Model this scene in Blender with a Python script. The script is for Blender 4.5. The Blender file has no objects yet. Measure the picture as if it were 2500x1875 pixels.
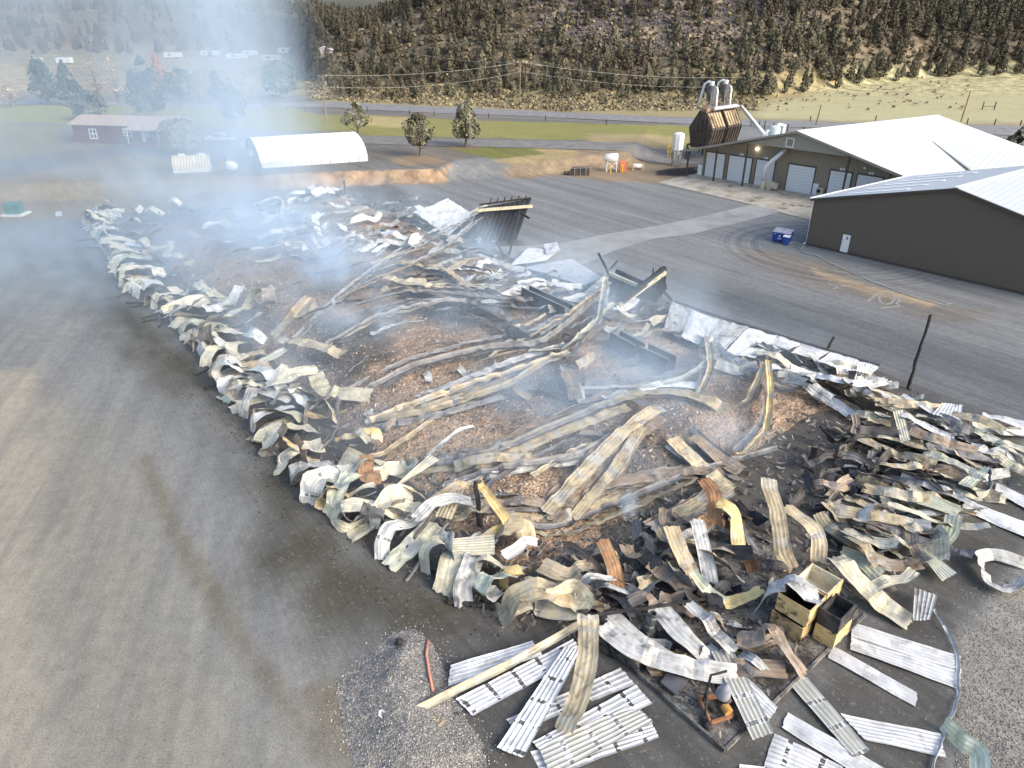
import bpy, math, random
from mathutils import Vector, Matrix, noise, Quaternion
R = math.radians
rnd = random.Random(11)
sc = bpy.context.scene
COL = sc.collection
F, TH, H = 1733.0, R(27.9), 26.0
CT, ST = math.cos(TH), math.sin(TH)
V = Vector

# ---------------------------------------------------------------- survey helpers
def ray(px, py):
    dx = (px - 1250) / F; dy = -(py - 937.5) / F
    return (dx, CT + dy * ST, -ST + dy * CT)
def at(px, py, z=0.0):
    d = ray(px, py); t = (z - H) / d[2]
    return V((d[0] * t, d[1] * t, z))
def atY(px, py, Y):
    d = ray(px, py); t = Y / d[1]
    return V((d[0] * t, Y, H + d[2] * t))
def onwall(px, py, P, d):
    r = ray(px, py); nx, ny = -d[1], d[0]
    t = (P[0] * nx + P[1] * ny) / (r[0] * nx + r[1] * ny)
    return V((r[0] * t, r[1] * t, H + r[2] * t))
def proj(p):
    zz = p[2] - H; dep = p[1] * CT - zz * ST; up = p[1] * ST + zz * CT
    if dep < .1: return (-9999, -9999)
    return (1250 + F * p[0] / dep, 937.5 - F * up / dep)
def lerp(a, b, t): return a + (b - a) * t
def sstep(a, b, x):
    if a == b: return float(x >= b)
    t = max(0.0, min(1.0, (x - a) / (b - a))); return t * t * (3 - 2 * t)
def interp(x, xs, ys):
    if x <= xs[0]: return ys[0]
    for i in range(1, len(xs)):
        if x <= xs[i]:
            return lerp(ys[i-1], ys[i], (x - xs[i-1]) / (xs[i] - xs[i-1]))
    return ys[-1]
def nz(x, y, z=0.0): return noise.noise(V((x, y, z)))
def fbm(x, y, o=4, z=0.0):
    return noise.fractal(V((x, y, z)), 1.0, 2.0, o)

# ---------------------------------------------------------------- terrain
UP = 2.0                                        # the upper terrace
_b = [(at(*p)) for p in [(-500, 520), (0, 500), (200, 490), (540, 470), (870, 452), (1080, 446), (1250, 434), (1450, 416), (1650, 398), (1750, 392)]]
BX = [p.x for p in _b]; BY = [p.y for p in _b]
WX = [at(x, 430).x for x in (0, 500, 700, 1080, 1110, 1200, 1330, 1420, 1560, 1700)]
WW = [7, 4, 2.2, 1.8, 9, 10, 3.5, 3.2, 6, 34]
FA = [-.9, -.36, -.30, -.25, -.10, 0, .2, .34, .42, .55, .9]
FD = [520, 500, 420, 268, 246, 240, 230, 228, 246, 275, 285]
SA = [-.9, -.36, -.28, -.24, -.05, .25, .45, .9]
SS = [.085, .085, .20, .40, .50, .50, .42, .40]
RA = [-.9, -.36, -.30, -.20, -.17, -.11, -.05, .27, .40, .52, .9]
RZ = [26, 27, 22, 17, 17.5, 26, 62, 62, 34, 17, 16.5]
def hillz(x, y):
    a = x / max(y, 1)
    D = y
    f = interp(a, FA, FD); s = interp(a, SA, SS); rz = interp(a, RA, RZ)
    if D <= f: return 0.0
    z = (D - f) * s
    lump = 3.2 * fbm(x * .018, y * .018, 4) * sstep(0, 50, D - f)
    z = z + lump
    k = 5.0
    if z > rz - k: z = rz - k * math.exp(-(z - rz + k) / k)
    return max(z, 0) * sstep(0, 25, D - f)
def gz(x, y):
    b = interp(x, BX, BY); w = interp(x, WX, WW)
    if y < b: return 0.0
    wob = .9 * nz(x * .35, 3.1) if w < 5 else 0
    z = UP * sstep(0, w, y - b + wob)
    if x > 60 and y > 230: z += 3.5 * sstep(60, 140, x) * sstep(225, 320, y)
    if y > 225: z += hillz(x, y)
    return z
def atg(px, py, zadd=0.0):
    d = ray(px, py)
    t = 16.0; o = V((0, 0, H)); dd = V(d); prev = t
    while t < 1100:
        p = o + dd * t
        if p.z <= gz(p.x, p.y) + zadd:
            lo, hi = prev, t
            for _ in range(14):
                m = (lo + hi) / 2; p = o + dd * m
                if p.z <= gz(p.x, p.y) + zadd: hi = m
                else: lo = m
            p = o + dd * hi
            return V((p.x, p.y, gz(p.x, p.y)))
        prev = t; t += .6 if t < 260 else 2.0
    return o + dd * 900

# ---------------------------------------------------------------- mesh builder
class MB:
    def __init__(s): s.v = []; s.f = []; s.m = []; s.uv = []; s.hasuv = False
    def add(s, verts, faces, mi=0, uvs=None):
        o = len(s.v); s.v.extend([tuple(p) for p in verts])
        for k, f in enumerate(faces):
            s.f.append([i + o for i in f]); s.m.append(mi)
            if uvs is not None: s.uv.append([uvs[i] for i in f]); s.hasuv = True
            else: s.uv.append([(0, 0)] * len(f))
        return s
    def box(s, c, size, mi=0, rz=0.0, M=None):
        a, b, h = size[0] / 2, size[1] / 2, size[2] / 2
        vs = [V((x, y, z)) for z in (-h, h) for x, y in ((-a, -b), (a, -b), (a, b), (-a, b))]
        m = Matrix.Rotation(rz, 3, 'Z') if M is None else M
        vs = [V(c) + m @ p for p in vs]
        return s.add(vs, [(3, 2, 1, 0), (4, 5, 6, 7), (0, 1, 5, 4), (1, 2, 6, 5), (2, 3, 7, 6), (3, 0, 4, 7)], mi)
    def bar(s, a, b, w, h=None, mi=0):
        a, b = V(a), V(b); h = h or w; d = b - a; L = d.length
        if L < 1e-6: return s
        t = d / L; side = t.cross(V((0, 0, 1)))
        if side.length < .05: side = V((1, 0, 0))
        side.normalize(); up = side.cross(t)
        M = Matrix((side, t, up)).transposed()
        return s.box((a + b) / 2, (w, L, h), mi, M=M)
    def tube(s, path, r, n=8, mi=0, caps=True):
        path = [V(p) for p in path]; rs = r if isinstance(r, (list, tuple)) else [r] * len(path)
        ref = V((0, 0, 1)); vs = []; fs = []
        t0 = (path[1] - path[0]).normalized()
        if abs(t0.z) > .9: ref = V((1, 0, 0))
        w = t0.cross(ref).normalized()
        for i, p in enumerate(path):
            t = (path[min(i+1, len(path)-1)] - path[max(i-1, 0)]).normalized()
            w = (w - t * w.dot(t)).normalized(); b = t.cross(w)
            for k in range(n):
                a = 2 * math.pi * k / n
                vs.append(p + (w * math.cos(a) + b * math.sin(a)) * rs[i])
        for i in range(len(path) - 1):
            for k in range(n):
                k2 = (k + 1) % n
                fs.append((i*n+k, i*n+k2, (i+1)*n+k2, (i+1)*n+k))
        if caps:
            fs.append(tuple(range(n))[::-1]); fs.append(tuple((len(path)-1)*n + k for k in range(n)))
        return s.add(vs, fs, mi)
    def lathe(s, prof, n=16, c=(0, 0, 0), mi=0, M=None):
        vs = []; fs = []; c = V(c)
        for r, z in prof:
            for k in range(n):
                a = 2 * math.pi * k / n
                p = V((r * math.cos(a), r * math.sin(a), z))
                vs.append(c + (M @ p if M else p))
        for i in range(len(prof) - 1):
            for k in range(n):
                k2 = (k + 1) % n
                fs.append((i*n+k, i*n+k2, (i+1)*n+k2, (i+1)*n+k))
        fs.append(tuple(range(n))[::-1]); fs.append(tuple((len(prof)-1)*n + k for k in range(n)))
        return s.add(vs, fs, mi)
    def prism(s, poly, off, mi=0):
        """closed prism: 3-D polygon extruded by the vector off"""
        n = len(poly); a = [V(p) for p in poly]; b = [p + V(off) for p in a]
        fs = [tuple(range(n))[::-1], tuple(range(n, 2*n))]
        for k in range(n):
            k2 = (k + 1) % n; fs.append((k, k2, n + k2, n + k))
        return s.add(a + b, fs, mi)
    def build(s, name, mats, parent=None, smooth=False, origin=None):
        me = bpy.data.meshes.new(name)
        o = V(origin) if origin is not None else V((0, 0, 0))
        vs = [(p[0]-o.x, p[1]-o.y, p[2]-o.z) for p in s.v]
        me.from_pydata(vs, [], s.f)
        mats = mats if isinstance(mats, (list, tuple)) else [mats]
        for m in mats: me.materials.append(m)
        if len(mats) > 1: me.polygons.foreach_set('material_index', s.m)
        if s.hasuv:
            l = me.uv_layers.new(name='UVMap'); flat = []
            for u in s.uv:
                for q in u: flat += [q[0], q[1]]
            l.data.foreach_set('uv', flat)
        if smooth: me.polygons.foreach_set('use_smooth', [True] * len(me.polygons))
        me.update()
        ob = bpy.data.objects.new(name, me); COL.objects.link(ob)
        if parent is not None:
            ob.parent = parent; ob.location = o - V(parent.get('_o', (0, 0, 0)))
        else: ob.location = o
        return ob
def thing(name, label, cat, base, group=None):
    e = bpy.data.objects.new(name, None); COL.objects.link(e)
    e.location = base; e['_o'] = list(base); e['label'] = label; e['category'] = cat
    e.empty_display_size = .3
    if group: e['group'] = group
    return e
def tag(o, label=None, cat=None, group=None, kind=None):
    if label: o['label'] = label
    if cat: o['category'] = cat
    if group: o['group'] = group
    if kind: o['kind'] = kind
    return o

# ---------------------------------------------------------------- materials
class NT:
    def __init__(s, name):
        s.m = bpy.data.materials.new(name); s.m.use_nodes = True; s.t = s.m.node_tree; s.t.nodes.clear()
        s.out = s.t.nodes.new('ShaderNodeOutputMaterial')
    def n(s, typ, **kw):
        x = s.t.nodes.new(typ)
        for k, v in kw.items(): setattr(x, k, v)
        return x
    def link(s, a, b): s.t.links.new(a, b)
    def put(s, sock, v):
        if hasattr(v, 'is_linked') or hasattr(v, 'links'): s.link(v, sock)
        else: sock.default_value = v
    def math(s, op, a, b=None, c=None, clamp=False):
        x = s.n('ShaderNodeMath', operation=op); x.use_clamp = clamp
        s.put(x.inputs[0], a)
        if b is not None: s.put(x.inputs[1], b)
        if c is not None: s.put(x.inputs[2], c)
        return x.outputs[0]
    def mix(s, f, a, b, mode='MIX'):
        x = s.n('ShaderNodeMix', data_type='RGBA', blend_type=mode)
        s.put(x.inputs[0], f)
        s.put(x.inputs[6], a if not isinstance(a, tuple) else (a + (1,))[:4])
        s.put(x.inputs[7], b if not isinstance(b, tuple) else (b + (1,))[:4])
        return x.outputs[2]
    def ramp(s, v, a, b):
        x = s.n('ShaderNodeMapRange'); x.interpolation_type = 'SMOOTHSTEP'
        s.put(x.inputs[0], v); x.inputs[1].default_value = a; x.inputs[2].default_value = b
        return x.outputs[0]
    def noise(s, vec, scale, det=4, rough=.55, dist=0.0):
        x = s.n('ShaderNodeTexNoise'); s.put(x.inputs['Vector'], vec)
        x.inputs['Scale'].default_value = scale; x.inputs['Detail'].default_value = det
        x.inputs['Roughness'].default_value = rough; x.inputs['Distortion'].default_value = dist
        return x.outputs[0]
    def voro(s, vec, scale, out=0):
        x = s.n('ShaderNodeTexVoronoi'); s.put(x.inputs['Vector'], vec); x.inputs['Scale'].default_value = scale
        return x.outputs[out]
    def map(s, vec, scale=(1, 1, 1), rot=(0, 0, 0), loc=(0, 0, 0)):
        x = s.n('ShaderNodeMapping'); s.put(x.inputs[0], vec)
        x.inputs[1].default_value = loc; x.inputs[2].default_value = rot; x.inputs[3].default_value = scale
        return x.outputs[0]
    def comb(s, a, b, c=0.0):
        x = s.n('ShaderNodeCombineXYZ'); s.put(x.inputs[0], a); s.put(x.inputs[1], b); s.put(x.inputs[2], c); return x.outputs[0]
    def obj(s): return s.n('ShaderNodeTexCoord').outputs['Object']
    def pos(s): return s.n('ShaderNodeNewGeometry').outputs['Position']
    def rand(s): return s.n('ShaderNodeObjectInfo').outputs['Random']
    def surf(s, col, rough=.8, metal=0.0, bump=None, bs=.3, bd=.05, spec=.3, emit=None, es=0.0, sub=None):
        p = s.n('ShaderNodeBsdfPrincipled')
        s.put(p.inputs['Base Color'], col if not isinstance(col, tuple) else (col + (1,))[:4])
        s.put(p.inputs['Roughness'], rough); s.put(p.inputs['Metallic'], metal)
        p.inputs['Specular IOR Level'].default_value = spec
        if emit: p.inputs['Emission Color'].default_value = emit + (1,); p.inputs['Emission Strength'].default_value = es
        if bump is not None:
            b = s.n('ShaderNodeBump'); b.inputs['Strength'].default_value = bs; b.inputs['Distance'].default_value = bd
            s.link(bump, b.inputs['Height']); s.link(b.outputs[0], p.inputs['Normal'])
        s.link(p.outputs[0], s.out.inputs[0]); return s.m
def worn(name, c1, c2, scale=1.5, rough=.7, metal=0.0, c3=None, t3=(.55, .7), stretch=(1, 1, 1), bs=.15, spec=.3):
    k = NT(name); o = k.map(k.pos(), stretch)
    a = k.noise(o, scale, 5); col = k.mix(k.ramp(a, .35, .65), c1, c2)
    if c3:
        b = k.noise(k.map(o, loc=(7, 3, 1)), scale * .6, 6, .65); col = k.mix(k.ramp(b, *t3), col, c3)
    return k.surf(col, rough, metal, a, bs, .04, spec)
def plain(name, c, rough=.6, metal=0.0, spec=.3, v=.12):
    k = NT(name); a = k.noise(k.pos(), 3.0, 3)
    col = k.mix(a, tuple(x * (1 - v) for x in c), tuple(min(1, x * (1 + v)) for x in c))
    return k.surf(col, rough, metal, spec=spec)
# ================================================================ GROUND
def poly(pts, z=0.0): return [tuple(at(p[0], p[1], z)[:2]) for p in pts]
def inside(x, y, P):
    c = False; j = len(P) - 1
    for i in range(len(P)):
        xi, yi = P[i]; xj, yj = P[j]
        if (yi > y) != (yj > y) and x < (xj - xi) * (y - yi) / (yj - yi) + xi: c = not c
        j = i
    return c
def pdist(x, y, P):
    """signed distance to the outline, positive inside"""
    best = 1e9; n = len(P)
    for i in range(n):
        ax, ay = P[i]; bx, by = P[(i+1) % n]; dx, dy = bx - ax, by - ay
        t = max(0, min(1, ((x-ax)*dx + (y-ay)*dy) / (dx*dx + dy*dy + 1e-9)))
        best = min(best, (x-ax-dx*t)**2 + (y-ay-dy*t)**2)
    d = math.sqrt(best)
    return d if inside(x, y, P) else -d
class Zone:
    def __init__(s, col, pts, z=0.0, soft=.5, wob=.6, ws=.3):
        s.c = col; s.P = poly(pts, z); s.soft = soft; s.wob = wob; s.ws = ws
        xs = [p[0] for p in s.P]; ys = [p[1] for p in s.P]; m = soft + wob * 2 + .1
        s.bb = (min(xs) - m, max(xs) + m, min(ys) - m, max(ys) + m)
    def w(s, x, y):
        b = s.bb
        if x < b[0] or x > b[1] or y < b[2] or y > b[3]: return 0.0
        d = pdist(x, y, s.P) + s.wob * fbm(x * s.ws, y * s.ws, 3, 5.0)
        return sstep(-s.soft, s.soft, d)
GRAVEL = (.186, .192, .192); LAWN = (.225, .215, .080); DRYG = (.30, .255, .135); DIRT = (.225, .175, .125)
OCHRE = (.33, .235, .15); YFIELD = (.385, .355, .205); SOIL = (.120, .100, .072); SCREE = (.105, .091, .088)
ZONES = [
    Zone((.215, .208, .182), [(-900, 1100), (60, 900), (330, 1120), (470, 1430), (640, 1690), (790, 1900), (600, 2300), (-900, 2300)], 0, 4.0, 1.6, .2),
    Zone((.275, .255, .215), [(-40, 900), (60, 900), (110, 1000), (90, 1250), (70, 1500), (150, 1900), (60, 2100), (-60, 1900), (-40, 1400)], 0, 1.2, .7, .25),
    Zone((.155, .145, .122), [(330, 1120), (440, 1380), (560, 1570), (700, 1760), (800, 1910), (850, 1900), (730, 1720), (600, 1540), (480, 1350), (370, 1110)], 0, .5, .3, .5),
    Zone((.068, .064, .051), [(560, 1080), (700, 1480), (900, 1620), (1250, 1640), (1300, 1500), (900, 1330), (700, 1120), (560, 930), (300, 700), (180, 560), (150, 640), (330, 850)], 0, 3.2, 2.0, .2),
    Zone((.088, .086, .080), [(1000, 1560), (1300, 1450), (1500, 1600), (1790, 1830), (2130, 1510), (2300, 1330), (2450, 1130), (2560, 1100), (2560, 1340), (2380, 1480), (2330, 1620), (2320, 2100), (1000, 2100), (1100, 1800)], 0, 1.2, .9, .4),
    Zone((.105, .098, .088), [(215, 560), (300, 710), (480, 860), (600, 1050), (830, 1300), (1000, 1420), (1240, 1540), (1500, 1600), (1790, 1830), (2130, 1510), (2260, 1350), (2400, 1180), (2500, 1100), (2500, 1030), (2140, 900), (1640, 735), (1290, 600), (950, 450), (700, 470)], 0, .8, .9, .5),
    Zone((.112, .120, .126), [(1640, 700), (1800, 690), (2100, 770), (2500, 860), (2900, 960), (2900, 1200), (2500, 1060), (2140, 900), (1640, 735)], 0, 4.0, 2.0, .15),
    Zone((.170, .158, .140), [(1790, 620), (1850, 600), (2000, 640), (2150, 700), (2400, 760), (2350, 790), (2150, 745), (1950, 690)], 0, 1.5, 1.5, .25),
    Zone((.29, .235, .165), [(1985, 655), (2020, 668), (2150, 705), (2290, 740), (2275, 752), (2130, 722), (1990, 672)], 0, .35, .5, .8),
    Zone((.255, .240, .212), [(2560, 1350), (2480, 1400), (2390, 1500), (2350, 1590), (2340, 1700), (2300, 1900), (2800, 2000), (2800, 1350)], 0, .5, .4, .6),
    Zone((.155, .140, .115), [(730, 1680), (860, 1650), (1000, 1700), (1100, 1800), (1140, 1900), (900, 1920), (780, 1800)], 0, .6, .4, .6),
    Zone((.245, .190, .130), [(1220, 395), (1430, 385), (1560, 380), (1720, 380), (1710, 425), (1600, 440), (1480, 440), (1380, 425), (1250, 432)], 0.3, 1.6, 2.0, .2),
    Zone((.060, .050, .045), [(1600, 418), (1650, 410), (1700, 408), (1706, 424), (1650, 430), (1600, 428)], 0, .3, .5, .5),
    # the upper terrace
    Zone((.225, .185, .125), [(-700, 330), (150, 340), (300, 370), (560, 400), (560, 470), (200, 500), (-700, 540)], UP, 3, 3, .1),
    Zone((.205, .175, .085), [(-700, 300), (170, 305), (120, 380), (-100, 420), (-700, 440)], UP, 3, 3, .1),
    Zone((.160, .155, .148), [(-100, 410), (150, 370), (330, 352), (420, 345), (440, 362), (300, 380), (100, 420), (-100, 450)], UP, 1.2, 1.2, .2),
    Zone((.29, .245, .135), [(700, 220), (2600, 205), (2600, 312), (2100, 300), (1690, 288), (1250, 270), (780, 252)], UP, 2.5, 2.5, .1),
    Zone(LAWN, [(-300, 255), (600, 256), (700, 262), (780, 280), (900, 280), (1100, 292), (1690, 308), (1800, 318), (1800, 350), (1500, 345), (1230, 338), (1050, 334), (880, 331), (790, 322), (560, 316), (420, 306), (200, 300), (-300, 300)], UP, 1.0, 1.2, .2),
    Zone((.36, .30, .15), [(900, 283), (1000, 287), (1010, 312), (900, 306), (840, 295)], UP, 2, 2, .15),
    Zone((.33, .27, .15), [(1440, 328), (1690, 326), (1690, 350), (1440, 346)], UP, 2, 1.6, .2),
    Zone((.165, .165, .055), [(1083, 360), (1120, 357), (1330, 362), (1340, 375), (1260, 388), (1190, 385)], UP, .7, .8, .3),
    Zone((.33, .26, .135), [(1300, 360), (1410, 368), (1400, 384), (1250, 392), (1200, 389), (1330, 376)], UP, .8, .9, .3),
    Zone((.23, .175, .12), [(955, 388), (1010, 378), (1080, 384), (1090, 396), (1000, 405), (960, 400)], UP, .8, .8, .3),
    Zone((.22, .165, .115), [(1060, 352), (1137, 350), (1200, 358), (1137, 364), (1080, 360)], UP, .6, .5, .4),
    Zone(YFIELD, [(1850, 262), (1990, 225), (2120, 190), (2300, 195), (2700, 175), (2700, 305), (2100, 296), (1870, 288)], UP, 4, 4, .06),
    Zone((.31, .25, .14), [(-100, 150), (60, 160), (90, 220), (-100, 235)], UP, 6, 5, .05),
    Zone((.26, .22, .15), [(380, 145), (780, 130), (780, 160), (380, 175)], UP, 6, 5, .05),
]
SC1 = [(1230, -40), (1300, 60), (1420, 110), (1560, 140), (1700, 120), (1900, 90), (2000, 40), (1950, -60)]
def gcolor(x, y, z):
    b = interp(x, BX, BY); w = interp(x, WX, WW)
    c = V(GRAVEL)
    if y > b + w:
        c = V((.150, .146, .138)).lerp(V(DIRT), .35 * sstep(.1, .6, fbm(x * .06, y * .06, 4) + .2))
    elif y > b - .4 and w < 6:
        c = V(OCHRE).lerp(V((.18, .13, .09)), sstep(-.2, .5, fbm(x * .5, y * .9, 4)))
        if x < -40: c = c.lerp(V((.22, .17, .12)), .8)
    elif y > b - 3 and w < 6:
        c = c.lerp(V((.26, .20, .14)), .6 * sstep(b - 3, b, y))
    if y > 235:
        dg = V(DRYG).lerp(V((.22, .18, .11)), sstep(-.3, .4, fbm(x * .05, y * .05, 4)))
        if x / y < -.2: dg = dg.lerp(V((.165, .145, .105)), .8 * sstep(-.2, -.26, x / y) * (.6 + .4 * fbm(x * .02, y * .02, 3)))
        c = c.lerp(dg, sstep(232, 240, y))
    for q in ZONES:
        k = q.w(x, y)
        if k > 0: c = c.lerp(V(q.c), k)
    hz = z - UP - (3.5 if x > 60 else 0)
    if y > 236 and hz > .3:
        k = sstep(.3, 4, hz)
        n = fbm(x * .045, y * .045, 5, 2.0)
        s = V(SOIL).lerp(V((.18, .15, .105)), sstep(.0, .5, n))
        px, py = proj((x, y, z))
        d = 1.0 if inside(px + 50 * n, py + 25 * n, SC1) else 0.0
        if d: s = V(SCREE).lerp(V((.26, .215, .15)), sstep(.0, .4, fbm(x * .12, y * .12, 5, 4.0)))
        if 860 < px < 1110 and 20 < py < 110: s = s.lerp(V((.30, .245, .17)), .7 * sstep(-.3, .1, n))
        c = c.lerp(s, k)
    return c
def make_ground():
    ys = []; y = 1.0
    while y < 1250:
        ys.append(y)
        if y < 98: y += .55
        elif y < 142: y += .42
        elif y < 210: y += .9
        elif y < 420: y += 1.9
        else: y *= 1.03
    nx = 430; xs = [-.92 + 1.84 * i / (nx - 1) for i in range(nx)]
    vs = []; cols = []
    for y in ys:
        for a in xs:
            x = a * (y + 20); z = gz(x, y)
            vs.append((x, y, z)); c = gcolor(x, y, z); cols += [c[0], c[1], c[2], 1.0]
    fs = [(j*nx+i, j*nx+i+1, (j+1)*nx+i+1, (j+1)*nx+i) for j in range(len(ys)-1) for i in range(nx-1)]
    me = bpy.data.meshes.new('ground'); me.from_pydata(vs, [], fs)
    at_ = me.color_attributes.new('soil', 'FLOAT_COLOR', 'POINT'); at_.data.foreach_set('color', cols)
    me.polygons.foreach_set('use_smooth', [True] * len(fs))
    o = bpy.data.objects.new('ground', me); COL.objects.link(o); o['kind'] = 'structure'
    k = NT('ground_soil'); p = k.pos()
    base = k.n('ShaderNodeVertexColor', layer_name='soil').outputs[0]
    sx = k.n('ShaderNodeSeparateXYZ'); k.link(p, sx.inputs[0]); yy = sx.outputs[1]
    near = k.math('SUBTRACT', 1.0, k.ramp(yy, 130, 180))
    rot = k.map(p, (1, 1, 1), (0, 0, R(-38))); rot2 = k.map(p, (1, 1, 1), (0, 0, R(-14)))
    vv = k.math('ADD', k.math('MULTIPLY', sx.outputs[0], .788), k.math('MULTIPLY', yy, .615))
    lf = k.math('SUBTRACT', 1.0, k.ramp(vv, 5, 13))
    ta = k.noise(k.map(rot, (.55, .03, 1)), 1.0, 5, .6, .5); tb = k.noise(k.map(rot2, (.5, .035, 1)), 1.0, 4, .55, .5)
    mx = k.n('ShaderNodeMix', data_type='FLOAT'); k.link(lf, mx.inputs[0]); k.link(ta, mx.inputs[2]); k.link(tb, mx.inputs[3]); tr = mx.outputs[0]
    tr2 = k.noise(k.map(k.mix(lf, rot, rot2), (2.4, .05, 1), (0, 0, 0), (4, 2, 0)), 1.0, 4, .6, .4)
    big = k.noise(p, .13, 5, .6)
    med = k.noise(p, 1.3, 6, .7)
    mid = k.noise(p, .33, 6, .75); farm = k.ramp(yy, 225, 255)
    fine = k.noise(p, 14.0, 4, .75)
    peb = k.voro(p, 9.0, 1)
    g = k.mix(k.math('MULTIPLY', near, .75), (1, 1, 1), k.mix(k.ramp(tr, .34, .66), k.mix(lf, (.82, .82, .84), (.88, .885, .90)), k.mix(lf, (1.16, 1.15, 1.12), (1.15, 1.13, 1.07))))
    g2 = k.mix(k.math('MULTIPLY', near, k.math('SUBTRACT', .55, k.math('MULTIPLY', lf, .28))), (1, 1, 1), k.mix(k.ramp(tr2, .35, .65), (.82, .82, .82), (1.14, 1.14, 1.13)))
    c = k.mix(1.0, base, g, 'MULTIPLY'); c = k.mix(1.0, c, g2, 'MULTIPLY')
    c = k.mix(1.0, c, k.mix(big, (.84, .84, .85), (1.14, 1.14, 1.12)), 'MULTIPLY')
    c = k.mix(1.0, c, k.mix(k.ramp(med, .25, .75), (.88, .88, .88), (1.12, 1.12, 1.12)), 'MULTIPLY')
    c = k.mix(1.0, c, k.mix(k.ramp(fine, .25, .75), (.66, .66, .66), (1.34, 1.34, 1.34)), 'MULTIPLY')
    c = k.mix(1.0, c, k.mix(farm, (1, 1, 1), k.mix(k.ramp(mid, .36, .64), (.52, .53, .52), (1.42, 1.40, 1.36))), 'MULTIPLY')
    spk = k.n('ShaderNodeSeparateColor'); k.link(peb, spk.inputs[0])
    c = k.mix(k.math('MULTIPLY', k.ramp(spk.outputs[0], .93, .98), .14), c, (.40, .38, .34))
    c = k.mix(k.math('MULTIPLY', k.ramp(spk.outputs[1], .95, .99), .22), c, (.04, .04, .04))
    dv = k.n('ShaderNodeVectorMath', operation='DISTANCE'); k.link(p, dv.inputs[0]); dv.inputs[1].default_value = (39.0, 84.0, 0); dd_ = dv.outputs['Value']
    rg_ = k.noise(k.comb(k.math('MULTIPLY', dd_, 1.7), k.math('MULTIPLY', sx.outputs[0], .05), 0.0), 1.0, 3, .6)
    rm_ = k.math('MULTIPLY', k.ramp(dd_, 3, 6), k.math('SUBTRACT', 1.0, k.ramp(dd_, 11, 16)))
    c = k.mix(k.math('MULTIPLY', rm_, .75), c, k.mix(1.0, c, k.mix(k.ramp(rg_, .36, .6), (.70, .70, .73), (1.18, 1.17, 1.15)), 'MULTIPLY'))
    dv2 = k.n('ShaderNodeVectorMath', operation='DISTANCE'); k.link(p, dv2.inputs[0]); dv2.inputs[1].default_value = (-62.0, 30.0, 0); de_ = dv2.outputs['Value']
    re_ = k.noise(k.comb(k.math('MULTIPLY', de_, 1.25), k.math('MULTIPLY', yy, .02), 2.0), 1.0, 4, .65)
    c = k.mix(k.math('MULTIPLY', lf, k.math('MULTIPLY', near, .3)), c, k.mix(1.0, c, k.mix(k.ramp(re_, .36, .62), (.84, .845, .86), (1.13, 1.11, 1.06)), 'MULTIPLY'))
    hgt = k.math('ADD', k.math('MULTIPLY', med, .6), k.math('MULTIPLY', fine, .4))
    k.surf(c, .95, 0, hgt, .28, .08, .1)
    me.materials.append(k.m)
    return o
make_ground()

# sheets laid on the ground
def strip_sheet(name, left, right, mat, lift=.03, seg=1.5, kind='structure', thick=0.0):
    """left/right: matching world polylines"""
    L = [V(p) for p in left]; Rr = [V(p) for p in right]; mb = MB(); A = []; B = []
    for i in range(len(L) - 1):
        n = max(1, int(max((L[i+1]-L[i]).length, (Rr[i+1]-Rr[i]).length) / seg))
        for k in range(n): A.append(L[i].lerp(L[i+1], k/n)); B.append(Rr[i].lerp(Rr[i+1], k/n))
    A.append(L[-1]); B.append(Rr[-1])
    w = max(2, int((A[0]-B[0]).length / seg) + 1); vs = []
    for a, b in zip(A, B):
        for j in range(w + 1):
            p = a.lerp(b, j / w); vs.append((p.x, p.y, gz(p.x, p.y) + lift))
    fs = [(i*(w+1)+j, i*(w+1)+j+1, (i+1)*(w+1)+j+1, (i+1)*(w+1)+j) for i in range(len(A)-1) for j in range(w)]
    mb.add(vs, fs); o = mb.build(name, mat, smooth=True); o['kind'] = kind; return o
M_road = worn('road_chipseal', (.185, .180, .180), (.235, .23, .228), .6, .9, c3=(.15, .148, .146))
M_drive = worn('drive_gravel', (.150, .147, .140), (.205, .20, .185), .5, .95, c3=(.24, .20, .15), bs=.4)
M_conc = worn('old_concrete', (.30, .275, .225), (.42, .39, .33), .5, .85, c3=(.10, .08, .06), t3=(.56, .68))
M_path = worn('path_concrete', (.235, .240, .235), (.29, .295, .285), .35, .9, c3=(.17, .165, .15), t3=(.55, .72))
top = [(-300, 246), (300, 250), (600, 254), (800, 249), (1000, 258), (1250, 269), (1690, 289), (2100, 300), (2700, 312)]
bot = [(-300, 254), (300, 258), (600, 262), (800, 263), (1000, 274), (1250, 283), (1690, 304), (2100, 314), (2700, 330)]
strip_sheet('road', [at(*p, UP) for p in top], [at(*p, UP) for p in bot], M_road, .10, 3)
top = [(560, 322), (780, 322), (900, 331), (1090, 340), (1300, 344), (1560, 349), (1720, 352)]
bot = [(560, 352), (780, 350), (920, 352), (1090, 358), (1300, 362), (1500, 368), (1720, 376)]
strip_sheet('driveway', [at(*p, UP) for p in top], [at(*p, UP) for p in bot], M_drive, .07, 2)
P1 = [(1700, 424), (1990, 478), (2060, 490)]; P2 = [(1603, 446), (1820, 496), (1985, 540)]
strip_sheet('concrete_apron', [at(*p) for p in P1], [at(*p) for p in P2], M_conc, .05, 1.2)
# the pale track across the yard
P1 = [(1835, 500), (1720, 527), (1608, 551), (1480, 572), (1371, 594), (1290, 600), (1200, 603)]
P2 = [(1905, 518), (1800, 545), (1697, 570), (1590, 584), (1500, 612), (1437, 640), (1340, 680)]
strip_sheet('yard_path', [at(*p) for p in P1], [at(*p) for p in P2], M_path, .03, 1.0)
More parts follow.
